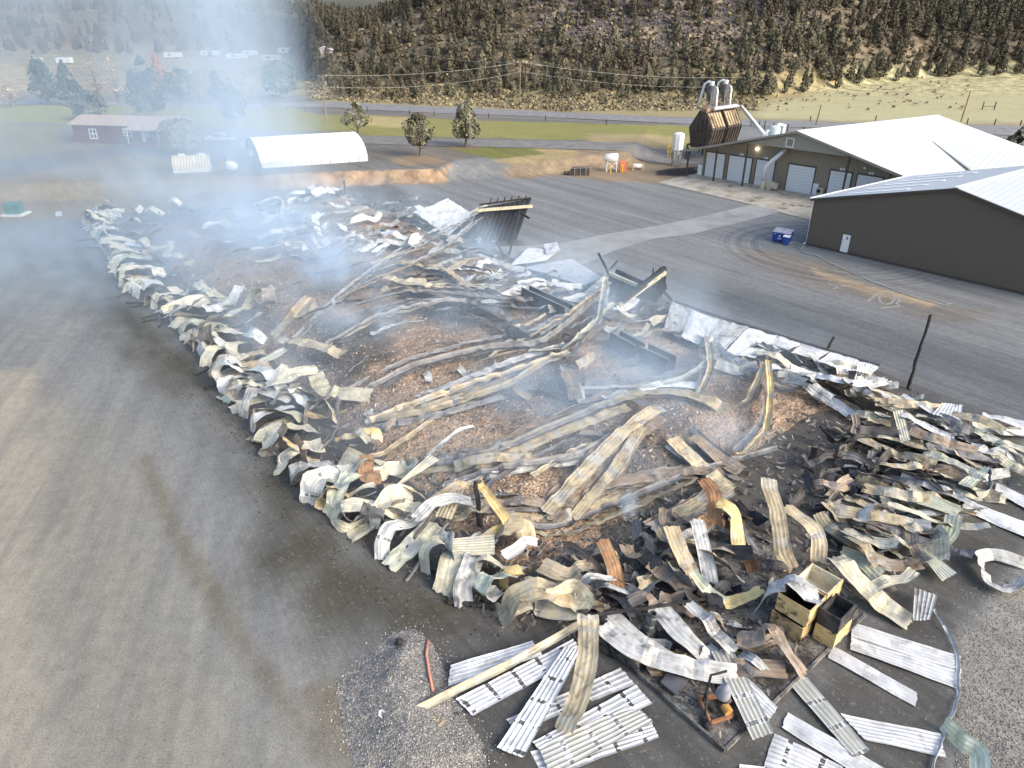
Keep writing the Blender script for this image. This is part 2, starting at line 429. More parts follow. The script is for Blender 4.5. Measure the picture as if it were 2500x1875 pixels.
# ================================================================ BUILDINGS
def ribwall(name, c1, c2, axis, pitch=.3, rough=.6, metal=.0, depth=.25):
    """painted ribbed steel siding: ribs run square to the axis given (a horizontal unit vector)"""
    k = NT(name); p = k.pos()
    d = k.n('ShaderNodeVectorMath', operation='DOT_PRODUCT'); k.link(p, d.inputs[0]); d.inputs[1].default_value = axis
    fr = k.math('FRACT', k.math('DIVIDE', d.outputs['Value'], pitch))
    rib = k.ramp(k.math('ABSOLUTE', k.math('SUBTRACT', fr, .5)), .36, .46)
    a = k.noise(k.map(p, (1, 1, .3)), 1.6, 5); col = k.mix(a, c1, c2)
    b = k.noise(p, 9.0, 3); col = k.mix(k.math('MULTIPLY', b, .22), col, (.02, .02, .02))
    col = k.mix(k.math('MULTIPLY', rib, depth), col, (.03, .03, .03))
    return k.surf(col, rough, metal, rib, .5, .03, .3)
M_white = plain('white_paint', (.74, .74, .73), .5)
M_offw = worn('worn_white_paint', (.62, .62, .60), (.76, .76, .74), 2.0, .5)
M_glass = plain('dark_glass', (.05, .06, .07), .12, spec=.6)
M_black = plain('black_rubber', (.025, .025, .026), .7)
M_steel = worn('grey_steel', (.25, .25, .25), (.40, .40, .40), 3, .45, .6)
M_bsteel = plain('bright_galvanised', (.66, .68, .70), .35, .3)
M_post = plain('brown_steel', (.075, .06, .052), .5)
M_wood = worn('weathered_pole_wood', (.16, .115, .08), (.26, .20, .14), 4, .85)
M_trimw = plain('pale_trim', (.80, .81, .82), .4)
M_lampglow = NT('lamp_glow').surf((.9, .85, .7), .4, emit=(1, .9, .7), es=9.0)

def gable(P, al, n, xs, eL, ap, eR, name, label, cat, mats, over=.4, thick=.18, roofm=None):
    pass

M_shut = plain('shutter_white', (.66, .67, .67), .45, v=.05)
# ---- brown steel building at the right
bd = V((.6769, -.7361, 0)); bn0 = V((.7361, .6769, 0)); bn = (bn0 * 20.5 + bd * 2.6) / 20.5
bP = V((36.54, 86.03, 0))
def bw(a, z, dep=0.0): return bP + bd * a + bn * dep + V((0, 0, z))
M_brown = ribwall('dark_brown_siding', (.122, .102, .078), (.145, .12, .092), tuple(bd), .23, .6, depth=.3)
M_broof = ribwall('pale_roof_steel', (.47, .50, .52), (.53, .555, .57), tuple(bd), .6, .4, depth=.06)
M_sky = plain('translucent_panel', (.86, .88, .88), .35)
WB, DB = 29.6, 22.0
hR = lambda a: 5.58 + (9.18 - 5.58) * (a / 14.8) if a <= 14.8 else 9.18 - (a - 14.8) * (9.18 - 5.58) / 14.8
b = thing('steel_building', 'dark brown ribbed steel building with pale gable roof and white door', 'building', tuple(bP))
mb = MB(); pr = [bw(0, -.1), bw(WB, -.1), bw(WB, 5.52), bw(14.8, 9.12), bw(0, 5.52)]
mb.prism(pr, bn * DB); mb.build('wall', M_brown, b)
mb = MB()
for (a0, z0, a1, z1) in ((-.35, 5.50, 14.8, 9.20), (14.8, 9.20, WB + .35, 5.50)):
    q = [bw(a0, z0 + .05, -.25), bw(a1, z1 + .05, -.25), bw(a1, z1 + .25, -.25), bw(a0, z0 + .25, -.25)]
    mb.prism(q, bn * (DB + .5))
rf = mb.build('roof', M_broof, b)
mb = MB()
for a0, z0, a1, z1 in ((-.4, 5.44, 14.8, 9.16), (14.8, 9.16, WB + .4, 5.44)):
    mb.bar(bw(a0, z0 + .12, -.30), bw(a1, z1 + .12, -.30), .1, .26)
mb.build('rake_trim', M_post, b)
mb = MB(); mb.bar(bw(14.8, 9.50, -.3), bw(14.8, 9.50, DB + .3), .5, .06); mb.build('ridge_cap', M_trimw, rf)
mb = MB(); mb.bar(bw(-.42, 5.72, -.3), bw(-.42, 5.72, DB + .3), .2, .2); mb.build('gutter', M_trimw, b)
for i in range(5):
    dep = 1.6 + i * 3.9; mb = MB()
    s = (9.2 - 5.5) / 15.15
    mb.prism([bw(2.6, 5.5 + 2.95 * s + .27, dep), bw(9.2, 5.5 + 9.55 * s + .27, dep), bw(9.2, 5.5 + 9.55 * s + .31, dep), bw(2.6, 5.5 + 2.95 * s + .31, dep)], bn * .85)
    mb.build('skylight', M_sky, rf)
mb = MB(); mb.prism([bw(4.26, .2, -.06), bw(5.15, .2, -.06), bw(5.15, 2.27, -.06), bw(4.26, 2.27, -.06)], bn0 * .05)
dr = mb.build('door', M_white, b)
mb = MB(); mb.prism([bw(4.72, 1.72, -.075), bw(4.88, 1.72, -.075), bw(4.88, 2.05, -.075), bw(4.72, 2.05, -.075)], bn0 * .012); mb.build('window', M_glass, dr)
mb = MB(); mb.box(bw(4.36, 1.2, -.10), (.06, .06, .12)); mb.build('handle', M_steel, dr)
mb = MB(); mb.tube([bw(-.12, 5.5, .1), bw(-.12, .35, .1), bw(-.2, .1, -.3)], .07, 8); mb.build('downpipe', M_trimw, b)
mb = MB(); mb.bar(bw(-.02, .14, -.03), bw(WB, .14, -.03), .05, .28); mb.build('base_trim', M_post, b)
mb = MB(); mb.bar(bw(.05, 0, -.03), bw(.05, 5.45, -.03), .16, .07); mb.build('corner_trim', M_post, b)

# ---- beige warehouse
gd = V((.6911, -.7227, 0)); gn0 = V((.7227, .6911, 0)); gn = (gn0 * 28.5 + gd * 7.0) / 28.5
gP = V((30.46, 126.91, 0))
def gw(a, z, dep=0.0): return gP + gd * a + gn * dep + V((0, 0, z))
M_beige = ribwall('beige_siding', (.265, .222, .160), (.31, .262, .19), tuple(gd), .3, .7, depth=.22)
M_beige2 = ribwall('beige_gable_siding', (.30, .275, .215), (.335, .305, .245), tuple(gd), .3, .7, depth=.12)
M_wroof = ribwall('white_roof_steel', (.76, .75, .68), (.80, .79, .72), tuple(gd), .9, .4, depth=.03)
AX, AZ, EL, ER = 18.95, 9.39, -1.5, 39.4
slopeL = (AZ - 4.05) / (AX - EL); slopeR = slopeL * .98
rz_ = lambda a: AZ - (AX - a) * slopeL if a <= AX else AZ - (a - AX) * slopeR
DG = 34.0
g = thing('warehouse', 'long beige warehouse with white roof, open canopy and row of white shutter doors', 'warehouse', tuple(gP))
mb = MB(); W0 = 2.4
mb.prism([gw(1.0, -.2, W0), gw(38.5, -.2, W0), gw(38.5, rz_(38.5) - .25, W0), gw(AX, AZ - .25, W0), gw(1.0, rz_(1.0) - .25, W0)], gn * (DG - W0 - .4))
mb.build('wall', M_beige, g)
mb = MB(); mb.prism([gw(10.4, 6.80, -.02), gw(27.5, 6.82, -.02), gw(AX, AZ - .18, -.02)], gn0 * .18); mb.build('gable_panel', M_beige2, g)
mb = MB(); mb.prism([gw(10.4, 6.76, .2), gw(27.5, 6.78, .2), gw(27.5, 6.82, .2), gw(10.4, 6.80, .2)], gn * 2.1); mb.build('soffit', M_beige2, g)
mb = MB()
for a0, a1 in ((EL, AX), (AX, ER)):
    mb.prism([gw(a0, rz_(a0), -.3), gw(a1, rz_(a1), -.3), gw(a1, rz_(a1) + .16, -.3), gw(a0, rz_(a0) + .16, -.3)], gn * (DG + .6))
grf = mb.build('roof', M_wroof, g)
mb = MB()
for a0, a1 in ((EL, AX), (AX, ER)): mb.bar(gw(a0, rz_(a0) - .02, -.36), gw(a1, rz_(a1) - .02, -.36), .1, .34)
mb.build('fascia', M_beige2, g)
mb = MB(); mb.bar(gw(AX, AZ + .2, -.3), gw(AX, AZ + .2, DG + .3), .5, .05); mb.build('ridge_cap', M_trimw, grf)
# cross gable wing on the right slope
mb = MB()
c0 = at(2275, 348, 7.25); c1 = c0 + gd * 34 + gn * 1; vl = at(2372, 421, 4.9); vr = at(2442, 364, 5.1)
for q in (vl, vr):
    e = q + gd * 26
    mb.add([c0 + V((0, 0, .25)), q + V((0, 0, .3)), e + V((0, 0, .3)), c1 + V((0, 0, .25)), c0 + V((0, 0, .08)), q + V((0, 0, .1)), e + V((0, 0, .1)), c1 + V((0, 0, .08))],
           [(0, 1, 2, 3), (7, 6, 5, 4), (0, 4, 5, 1), (1, 5, 6, 2), (2, 6, 7, 3), (3, 7, 4, 0)])
mb.build('wing_roof', M_wroof, g)
for a0, a1 in ((1.6, 5.2), (6.0, 10.2), (11.1, 14.3), (16.7, 21.0), (23.45, 26.7), (27.6, 31.2), (33.2, 35.0)):
    mb = MB(); zt = 4.1
    if rz_(a1) - .4 < zt: zt = rz_(a1) - .5
    n = int(zt / .45)
    for i in range(n):
        z0 = zt * i / n; z1 = zt * (i + 1) / n - .025
        mb.prism([gw(a0, z0, W0 - .05), gw(a1, z0, W0 - .05), gw(a1, z1, W0 - .05), gw(a0, z1, W0 - .05)], gn0 * .04)
    dd = mb.build('shutter_door', M_shut, g)
    mb = MB()
    mb.bar(gw(a0 - .07, 0, W0 - .07), gw(a0 - .07, zt + .1, W0 - .07), .13, .1); mb.bar(gw(a1 + .07, 0, W0 - .07), gw(a1 + .07, zt + .1, W0 - .07), .13, .1)
    mb.bar(gw(a0 - .12, zt + .1, W0 - .07), gw(a1 + .12, zt + .1, W0 - .07), .1, .16); mb.build('frame', M_post, dd)
for a0, a1, zt in ((.15, 1.0, 1.8), (21.15, 22.0, 1.8)):
    mb = MB(); mb.prism([gw(a0, 0, W0 - .06), gw(a1, 0, W0 - .06), gw(a1, zt, W0 - .06), gw(a0, zt, W0 - .06)], gn0 * .05)
    dd = mb.build('door', M_white, g)
    mb = MB(); mb.box(gw(a1 - .12, .95, W0 - .1), (.05, .05, .12)); mb.build('handle', M_steel, dd)
for a, zt in ((0.0, 4.1), (5.42, 5.4), (10.88, 6.7), (27.3, 6.7), (33.5, 5.2)):
    mb = MB(); mb.box(gw(a, zt / 2 - .05, .05), (.24, .24, zt + .1), rz=R(-46)); mb.box(gw(a, .12, .05), (.36, .36, .24), rz=R(-46)); mb.build('canopy_post', M_post, g)
mb = MB(); cv = gw(17.9, 7.7, -.06); mb.prism([cv - gd * .55 - V((0, 0, .6)), cv + gd * .55 - V((0, 0, .6)), cv + gd * .55 + V((0, 0, .6)), cv - gd * .55 + V((0, 0, .6))], gn0 * .04)
vt = mb.build('vent', M_beige, g); mb = MB()
for s_ in (-1, 1):
    mb.bar(cv + gd * .58 * s_ - V((0, 0, .65)), cv + gd * .58 * s_ + V((0, 0, .65)), .09, .09); mb.bar(cv - gd * .62 + V((0, 0, .62 * s_)), cv + gd * .62 + V((0, 0, .62 * s_)), .09, .09)
mb.build('vent_frame', M_trimw, vt)
for a, z, m in ((10.9, 5.7, M_lampglow), (28.5, 5.15, M_trimw)):
    mb = MB(); mb.lathe([(.05, -.12), (.2, -.1), (.24, .02), (.16, .14), (.04, .16)], 10, gw(a, z, W0 - .25)); mb.build('wall_lamp', m, g)
for a in (8.2, 12.6, 25.1, 29.4):
    for s_, c_ in ((-.2, 0), (.2, 1)):
        mb = MB(); q = gw(a + s_, 4.5, W0 - .05); mb.box(q, (.26, .04, .34), rz=R(-46)); mb.build('number_plate', M_white, g)

# ---- machinery round the warehouse
M_duct = M_bsteel
t = thing('exhaust_duct', 'silver exhaust pipe rising from cream fan box to the warehouse soffit', 'duct', tuple(gw(14.6, 0, 1.0)))
q0 = gw(14.1, 0, .6)
mb = MB(); mb.lathe([(.42, 0), (.42, 1.15), (.36, 1.2)], 16, q0 + V((0, 0, .03))); mb.build('drum', plain('cream_paint', (.52, .46, .35), .5), t)
mb = MB(); mb.tube([q0 + V((0, 0, 1.2)), q0 + V((0, 0, 3.2)), q0 + V((0, 0, 3.7)) + gd * .15, gw(15.4, 5.2, 1.1), gw(16.2, 6.5, 1.7)], .36, 14); mb.build('pipe', M_duct, t, True)
mb = MB(); mb.box(gw(15.5, .7, 1.0), (1.4, .9, .9), rz=R(-46)); mb.tube([gw(15.2, .7, .4), gw(15.2, .7, 1.5)], .62, 16); mb.build('fan', plain('cream_paint2', (.48, .43, .34), .5), t)
mb = MB()
for s_ in (0, .7):
    mb.bar(gw(14.9 + s_, .2, 1.9), gw(14.9 + s_, 3.2, 1.9), .05)
for i in range(6): mb.bar(gw(14.9, .5 + i * .5, 1.9), gw(15.6, .5 + i * .5, 1.9), .04)
mb.build('ladder', M_steel, t)
t = thing('cooling_unit', 'beige cooling unit with dark round fan beside the white door', 'cooling unit', tuple(gw(22.6, 0, 1.9)))
mb = MB(); mb.box(gw(22.7, .75, 1.95), (.95, .5, 1.4), rz=R(-46)); mb.build('cabinet', plain('unit_beige', (.42, .38, .30), .5), t)
mb = MB(); mb.lathe([(.3, 0), (.3, .04), (.05, .05)], 14, gw(22.6, .9, 1.68), M=Matrix(((gd.x, 0, -gn0.x), (gd.y, 0, -gn0.y), (0, 1, 0)))); mb.build('fan', M_black, t)

M_rust = worn('rusty_dark_steel', (.045, .038, .035), (.085, .068, .058), 1.2, .75, c3=(.14, .075, .04), t3=(.55, .75))
M_tanp = worn('rust_stained_tan_panel', (.34, .27, .16), (.42, .34, .21), .9, .7, c3=(.11, .07, .04), t3=(.48, .66))
# dust hopper with two cyclones
hY = 139.0
hb = V((37.3, hY, gz(37.3, hY)))
hop = thing('dust_hopper', 'rust brown twin dust hopper on steel legs behind the warehouse roof', 'hopper', tuple(hb))
hx = V((.74, .67, 0)); hy = V((-.67, .74, 0))
def hp(a, b_, z): return hb + hx * a + hy * b_ + V((0, 0, z))
Wd, Dp = 10.2, 5.6
prof = [(.8, 2.4), (0, 5.9), (1.9, 9.0), (3.3, 9.0), (5.2, 5.9), (4.4, 2.4)]
mb = MB(); mb.prism([hp(0, b_, z) for b_, z in prof], hx * (Wd / 2 - .3)); mb.build('bin', M_rust, hop)
mb = MB(); mb.prism([hp(Wd / 2 + .3, b_, z) for b_, z in prof], hx * (Wd / 2 - .3)); mb.build('bin', M_rust, hop)
def facepanel(a0, a1, lo, hi, off=.05):
    (b0, z0), (b1, z1) = lo, hi
    return [hp(a0, b0 - off, z0), hp(a1, b0 - off, z0), hp(a1, b1 - off, z1), hp(a0, b1 - off, z1)]
for a0 in (.25, Wd / 2 + .5):
    mb = MB(); mb.prism(facepanel(a0, a0 + 4.3, (.18, 6.2), (1.66, 8.6)), hy * .05 + V((0, 0, -.02))); pn = mb.build('panel', M_tanp, hop)
    mb = MB()
    for i in range(6):
        a = a0 + i * 4.3 / 5; mb.bar(hp(a, .05, 6.1), hp(a, 1.66, 8.7), .12, .14); mb.bar(hp(a, -.08, 5.8), hp(a, .74, 2.4), .12, .14)
    mb.build('rib', M_rust, pn)
mb = MB()
for b_ in (.8, 1.7, 2.6, 3.5, 4.4): mb.bar(hp(-.08, b_, 2.5), hp(-.08, b_, 5.9 + min(b_, 5.2 - b_) * 1.5), .12, .12)
for z in (3.4, 4.6, 5.8, 6.8): mb.bar(hp(-.06, .55, z), hp(-.06, 4.65, z), .08, .1)
mb.build('stiffener', M_post, hop)
for a in (-.3, Wd / 2, Wd + .3):
    for b_ in (.3, 4.9):
        mb = MB(); mb.bar(hp(a, b_, 0), hp(a, b_, 2.9), .3, .3); mb.build('leg', M_rust, hop)
mb = MB()
for b_ in (.3, 4.9):
    mb.bar(hp(-.4, b_, 2.8), hp(Wd + .4, b_, 2.8), .3, .3)
    for a in (-.3, Wd / 2): mb.bar(hp(a, b_, 2.7), hp(a + 1.4, b_, .8), .12); mb.bar(hp(a + Wd / 2 + .3, b_, 2.7), hp(a + Wd / 2 - 1.1, b_, .8), .12)
mb.build('frame', M_rust, hop)
mb = MB(); mb.prism([hp(.3, 1.85, 8.95), hp(Wd - .3, 1.85, 8.95), hp(Wd - .3, 1.85, 9.5), hp(.3, 1.85, 9.5)], hy * 1.5); mb.build('walkway', worn('rusty_tan', (.26, .17, .10), (.36, .27, .17), 1, .8), hop)
mb = MB()
for i in range(11): a = .3 + i * (Wd - .6) / 10; mb.bar(hp(a, 1.85, 9.5), hp(a, 1.85, 10.1), .05)
mb.bar(hp(.3, 1.85, 10.1), hp(Wd - .3, 1.85, 10.1), .05); mb.build('railing', M_post, hop)
M_cyc = worn('dark_grey_cyclone', (.075, .08, .082), (.11, .115, .118), 1, .5)
for i, a in enumerate((2.0, 6.6)):
    cy = thing('cyclone', ('dark grey cyclone separator at the left on top of the hopper' if i == 0 else 'dark grey cyclone separator at the right on top of the hopper, nearer the sloping pipe'), 'cyclone', tuple(hp(a, 2.6, 9.5)), 'cyclones on the hopper')
    c0 = hp(a, 2.6, 9.5); KS = .62
    def cq(a_, b_, z_): return c0 + (hx * a_ + hy * b_ + V((0, 0, z_))) * KS
    mb = MB(); mb.lathe([(r_ * KS, z_ * KS) for r_, z_ in ((.25, .9), (.3, 1.2), (1.3, 4.0), (1.4, 6.0), (1.3, 6.2), (.5, 6.3))], 18, c0); mb.build('cone', M_cyc, cy, False)
    mb = MB(); mb.lathe([(r_ * KS, z_ * KS) for r_, z_ in ((.78, 6.25), (.78, 7.0), (.74, 7.3))], 14, c0); mb.build('cap', M_duct, cy)
    mb = MB(); mb.tube([cq(.1, 0, 6.9), cq(-.5, .9, 7.2), cq(-.8, 1.9, 6.6), cq(-1.0, 2.6, 3.0), cq(-1.2, 3.2, -.4)], .36 * KS, 10); mb.build('inlet_pipe', M_duct, cy, True)
    mb = MB(); mb.tube([cq(.9, -.6, 5.6), cq(1.3, -1.2, 5.4), cq(1.3, -1.4, 4.6), cq(.6, -1.9, 1.4), cq(.6, -2.2, -.1)], .32 * KS, 10); mb.build('outlet_pipe', M_duct, cy, True)
    mb = MB()
    for sx in (-1, 1):
        for sy in (-1, 1): mb.bar(cq(1.35 * sx, 1.2 * sy, 0), cq(1.3 * sx, 1.2 * sy, 4.2), .09)
        mb.bar(cq(1.35 * sx, -1.2, 0), cq(-1.35 * sx, -1.2, 4.0), .05)
    mb.build('stand', M_steel, cy)
t = thing('conveyor_pipe', 'long white pipe sloping from the hopper top down to the warehouse roof', 'pipe', tuple(hp(8, 2, 9.4)))
pe = gw(2.0 + 8.5, rz_(10.5) + .2, 12.5)
mb = MB(); mb.tube([hp(1.6, 1.2, 9.4), hp(9.0, 1.2, 9.4), hp(10.6, 1.0, 9.1), atY(1868, 331, 136)], .34, 12); mb.build('pipe', M_duct, t, True)
mb = MB(); mb.lathe([(.5, -.1), (.5, .3), (.4, .35)], 12, atY(1868, 331, 136)); mb.build('flange', M_duct, t)
t = thing('roof_blower', 'pale green drum blower with white elbow pipe standing on the warehouse roof', 'blower', tuple(gw(12.5, rz_(12.5), 9)))
c0 = atY(1890, 330, 128)
mb = MB(); mb.lathe([(.9, -.6), (.9, 1.3), (.7, 1.5), (.3, 1.6)], 16, c0); mb.build('drum', plain('pale_green_paint', (.50, .60, .57), .45), t)
mb = MB(); mb.tube([c0 + V((0, 0, 1.4)), c0 + V((.6, 0, 1.75)), c0 + V((1.5, 0, 1.6)), c0 + V((1.4, 0, -.4))], .3, 10); mb.tube([c0 + V((-.8, 0, .8)), c0 + V((-1.3, 0, .7)), c0 + V((-1.3, 0, -.4))], .26, 10); mb.build('pipe', M_white, t, True)

# white silo
sb = at(1650, 405); sb.z = gz(sb.x, sb.y)
t = thing('silo', 'white cylindrical silo on legs with yellow ladder beside the warehouse', 'silo', tuple(sb))
mb = MB(); mb.lathe([(.3, 2.0), (1.0, 2.9), (1.05, 5.6), (1.0, 5.75), (.4, 5.95)], 8, sb); mb.build('tank', M_offw, t)
for k in range(4):
    a = R(45 + 90 * k); q = sb + V((.85 * math.cos(a), .85 * math.sin(a), 0)); mb = MB(); mb.bar(q, q + V((0, 0, 3.2)), .14); mb.build('leg', worn('stained_leg', (.3, .27, .22), (.45, .42, .36), 2, .7), t)
mb = MB(); mb.box(sb + V((0, 0, .5)), (1.5, 1.4, .9)); mb.box(sb + V((0, 0, 1.5)), (.8, .8, 1.0)); mb.build('hopper_base', M_steel, t)
M_yel = plain('yellow_paint', (.62, .44, .05), .5)
mb = MB()
for x in (-1.75, -1.25): mb.bar(sb + V((x, -.2, 1.2)), sb + V((x, -.2, 5.4)), .07)
for i in range(9): mb.bar(sb + V((-1.75, -.2, 1.4 + i * .45)), sb + V((-1.25, -.2, 1.4 + i * .45)), .05)
for z in (2.6, 3.6): mb.bar(sb + V((-2.1, -.5, z)), sb + V((-1.0, -.5, z)), .06)
mb.build('ladder', M_yel, t)

# fuel tank on legs, orange cage, small tank, bollards, loader bucket
fb = at(1492, 419)
t = thing('fuel_tank', 'white cylindrical fuel tank raised on a leg frame beside the orange rack', 'tank', tuple(fb))
mb = MB(); mb.tube([fb + V((-1.15, .3, 2.35)), fb + V((-1.05, .25, 2.35)), fb + V((.95, -.2, 2.5)), fb + V((1.05, -.22, 2.5))], [.5, .72, .72, .5], 18); mb.build('drum', M_white, t, True)
for sx in (-.8, .8):
    for sy in (-.5, .5):
        mb = MB(); mb.bar(fb + V((sx * 1.1, sy * 1.1, 0)), fb + V((sx, sy * .7, 1.9)), .1); mb.build('leg', M_offw, t)
mb = MB(); mb.bar(fb + V((-.9, -.4, .3)), fb + V((.8, -.4, 1.7)), .06); mb.bar(fb + V((.9, -.4, .3)), fb + V((-.8, -.4, 1.7)), .06); mb.build('brace', M_offw, t)
ob = at(1521, 419)
M_org = worn('orange_paint', (.55, .15, .05), (.62, .20, .07), 3, .55)
t = thing('slatted_rack', 'orange slatted steel rack standing between the two white tanks', 'rack', tuple(ob))
mb = MB()
for sx in (-.65, .65):
    for sy in (-.5, .5): mb.bar(ob + V((sx, sy, 0)), ob + V((sx, sy, 1.75)), .1)
mb.build('frame', M_org, t)
mb = MB()
for i in range(6):
    z = .2 + i * .28; mb.box(ob + V((0, -.52, z)), (1.34, .04, .17)); mb.box(ob + V((.67, 0, z)), (.04, 1.0, .17)); mb.box(ob + V((-.67, 0, z)), (.04, 1.0, .17))
mb.build('slat', M_org, t)
mb = MB(); mb.box(ob + V((0, 0, 1.78)), (1.42, 1.12, .05)); mb.build('lid', M_org, t)
pb = at(1556, 413)
t = thing('gas_tank', 'small white horizontal gas tank lying low at the dirt bank between yellow bollards', 'tank', tuple(pb))
mb = MB(); mb.tube([pb + V((-.9, 0, .55)), pb + V((-.75, 0, .55)), pb + V((.65, -.1, .55)), pb + V((.85, -.1, .55))], [.2, .42, .42, .2], 14); mb.build('drum', M_white, t, True)
mb = MB(); mb.box(pb + V((-.5, 0, .1)), (.15, .5, .24)); mb.box(pb + V((.5, 0, .1)), (.15, .5, .24)); mb.build('foot', M_steel, t)
for i, (px, py, lab) in enumerate(((1490, 424, 'yellow bollard in front of the raised white fuel tank'), (1519, 422, 'yellow bollard in front of the orange rack'), (1545, 416, 'yellow bollard at the left end of the small gas tank'), (1570, 415, 'yellow bollard at the right end of the small gas tank'))):
    q = at(px, py); mb = MB(); mb.lathe([(.1, 0), (.1, 1.15), (.07, 1.24), (.01, 1.27)], 10, q); tag(mb.build('bollard', M_yel, origin=q), lab, 'bollard', 'yellow bollards by the tanks')
kb = at(1410, 427)
t = thing('loader_bucket', 'dark grey loader bucket resting on the gravel near the white tanks', 'bucket', tuple(kb))
mb = MB(); mb.prism([kb + V((-1.6, -.5, .1)), kb + V((2.0, -.6, 0)), kb + V((2.0, -.6, 1.35)), kb + V((-1.0, -.5, 1.25)), kb + V((-1.6, -.5, .5))], V((.15, 1.3, 0))); mb.build('shell', M_rust, t)
mb = MB()
for x in (-.6, .4, 1.4): mb.bar(kb + V((x, -.62, .05)), kb + V((x, -.62, 1.3)), .12)
mb.bar(kb + V((-1.0, -.6, 1.27)), kb + V((2.0, -.66, 1.37)), .12); mb.build('rib', M_steel, t)
mb = MB(); mb.tube([kb + V((-2.3, -.2, .35)), kb + V((-1.6, 0, .35))], .33, 12); mb.build('roller', M_rust, t)

# blue dumpster and wheelie bin
M_blue = worn('blue_paint', (.025, .06, .27), (.035, .08, .33), 3, .5)
M_lid = worn('grey_lid', (.36, .36, .37), (.48, .48, .49), 2, .6)
M_mark = plain('white_marking', (.7, .72, .78), .6)
db = at(1908, 590); ex = V((.80, -.60, 0)); ey = V((.60, .80, 0))
t = thing('dumpster', 'blue wheeled dumpster with grey lids and white markings near the brown building', 'dumpster', tuple(db))
def dp(a, b_, z): return db + ex * a + ey * b_ + V((0, 0, z))
mb = MB()
mb.add([dp(-1.0, -.55, .12), dp(1.0, -.55, .12), dp(1.0, .6, .12), dp(-1.0, .6, .12), dp(-1.1, -.72, 1.25), dp(1.1, -.72, 1.25), dp(1.1, .75, 1.42), dp(-1.1, .75, 1.42)], [(3, 2, 1, 0), (4, 5, 6, 7), (0, 1, 5, 4), (1, 2, 6, 5), (2, 3, 7, 6), (3, 0, 4, 7)])
mb.bar(dp(-1.15, -.74, 1.2), dp(1.15, -.74, 1.2), .1, .12); body = mb.build('body', M_blue, t)
for s_ in (-.56, .56):
    mb = MB(); mb.prism([dp(s_ - .53, -.78, 1.27), dp(s_ + .53, -.78, 1.27), dp(s_ + .53, .8, 1.47), dp(s_ - .53, .8, 1.47)], V((0, 0, .06))); mb.build('lid', M_lid, t)
mb = MB()
q = dp(-.15, -.66, .8)
for k in range(5):
    a0, a1 = R(90 + 72 * k), R(90 + 144 + 72 * k)
    mb.bar(dp(-.15 + .17 * math.cos(a0), -.672, .84 + .17 * math.sin(a0)), dp(-.15 + .17 * math.cos(a1), -.672, .84 + .17 * math.sin(a1)), .03)
for z, w in ((.58, .2), (.48, .26)): mb.box(dp(-.15, -.645, z), (w * 2, .02, .06), rz=R(-36.9))
for a, w in ((.42, .3), (.85, .26)): mb.box(dp(a, -.715, 1.02), (w, .02, .1), rz=R(-36.9)); mb.box(dp(a + .05, -.70, .88), (w * .7, .02, .07), rz=R(-36.9))
mb.box(dp(-.8, -.72, 1.08), (.3, .02, .05), rz=R(-36.9))
mb.build('marking', M_mark, body)
for sx in (-.8, .8):
    for sy in (-.4, .45): mb = MB(); mb.tube([dp(sx - .04, sy, .09), dp(sx + .04, sy, .09)], .09, 10); mb.build('wheel', M_black, t)
wb = at(1918, 598)
t = thing('wheelie_bin', 'small blue wheelie bin with pale lid standing in front of the dumpster', 'bin', tuple(wb))
def wp(a, b_, z): return wb + ex * a + ey * b_ + V((0, 0, z))
mb = MB(); mb.add([wp(-.27, -.27, .04), wp(.27, -.27, .04), wp(.27, .27, .04), wp(-.27, .27, .04), wp(-.36, -.36, 1.05), wp(.36, -.36, 1.05), wp(.36, .36, 1.1), wp(-.36, .36, 1.1)], [(3, 2, 1, 0), (4, 5, 6, 7), (0, 1, 5, 4), (1, 2, 6, 5), (2, 3, 7, 6), (3, 0, 4, 7)]); mb.build('body', M_blue, t)
mb = MB(); mb.prism([wp(-.4, -.4, 1.06), wp(.4, -.4, 1.06), wp(.4, .4, 1.13), wp(-.4, .4, 1.13)], V((0, 0, .05))); mb.build('lid', M_trimw, t)
for s_ in (-.24, .24): mb = MB(); mb.tube([wp(s_ - .04, .3, .13), wp(s_ + .04, .3, .13)], .13, 10); mb.build('wheel', M_black, t)
M_hose = plain('pale_hose', (.50, .48, .40), .6)
pts = [(1925, 597), (1930, 593), (1948, 594), (1960, 602), (1955, 612), (1966, 618), (1990, 622), (2030, 645), (2120, 685), (2220, 722), (2290, 742), (2325, 750), (2322, 744), (2308, 743)]
mb = MB(); mb.tube([at(*p) + V((0, 0, .05)) for p in pts], .045, 6); tag(mb.build('hose', M_hose, smooth=True), 'long pale water hose trailing along the gravel before the brown building', 'hose')
q = at(2134, 632); mb = MB(); mb.lathe([(.2, 0), (.25, .1), (.2, .28), (.05, .33)], 10, q); tag(mb.build('drain_cap', M_steel, origin=q), 'small grey dome at the foot of the brown wall', 'cap')

M_scuff = plain('pale_scuffed_gravel', (.25, .245, .23), .95)
mb = MB()
for pl in ([(2118, 736), (2132, 725), (2146, 714)], [(2146, 729), (2150, 718), (2165, 713), (2180, 718), (2184, 730), (2175, 741), (2160, 743), (2149, 737), (2146, 729)], [(2200, 722), (2190, 727), (2196, 734), (2188, 741), (2205, 750)], [(2020, 690), (2045, 700), (2080, 697)], [(2035, 705), (2060, 696)], [(2150, 752), (2200, 747)]):
    q_ = [at(*p) for p in pl]
    for a_, b_ in zip(q_, q_[1:]): mb.bar(a_ + V((0, 0, .008)), b_ + V((0, 0, .008)), .22, .012)
o_ = mb.build('scuff_marks', M_scuff); o_['kind'] = 'structure'
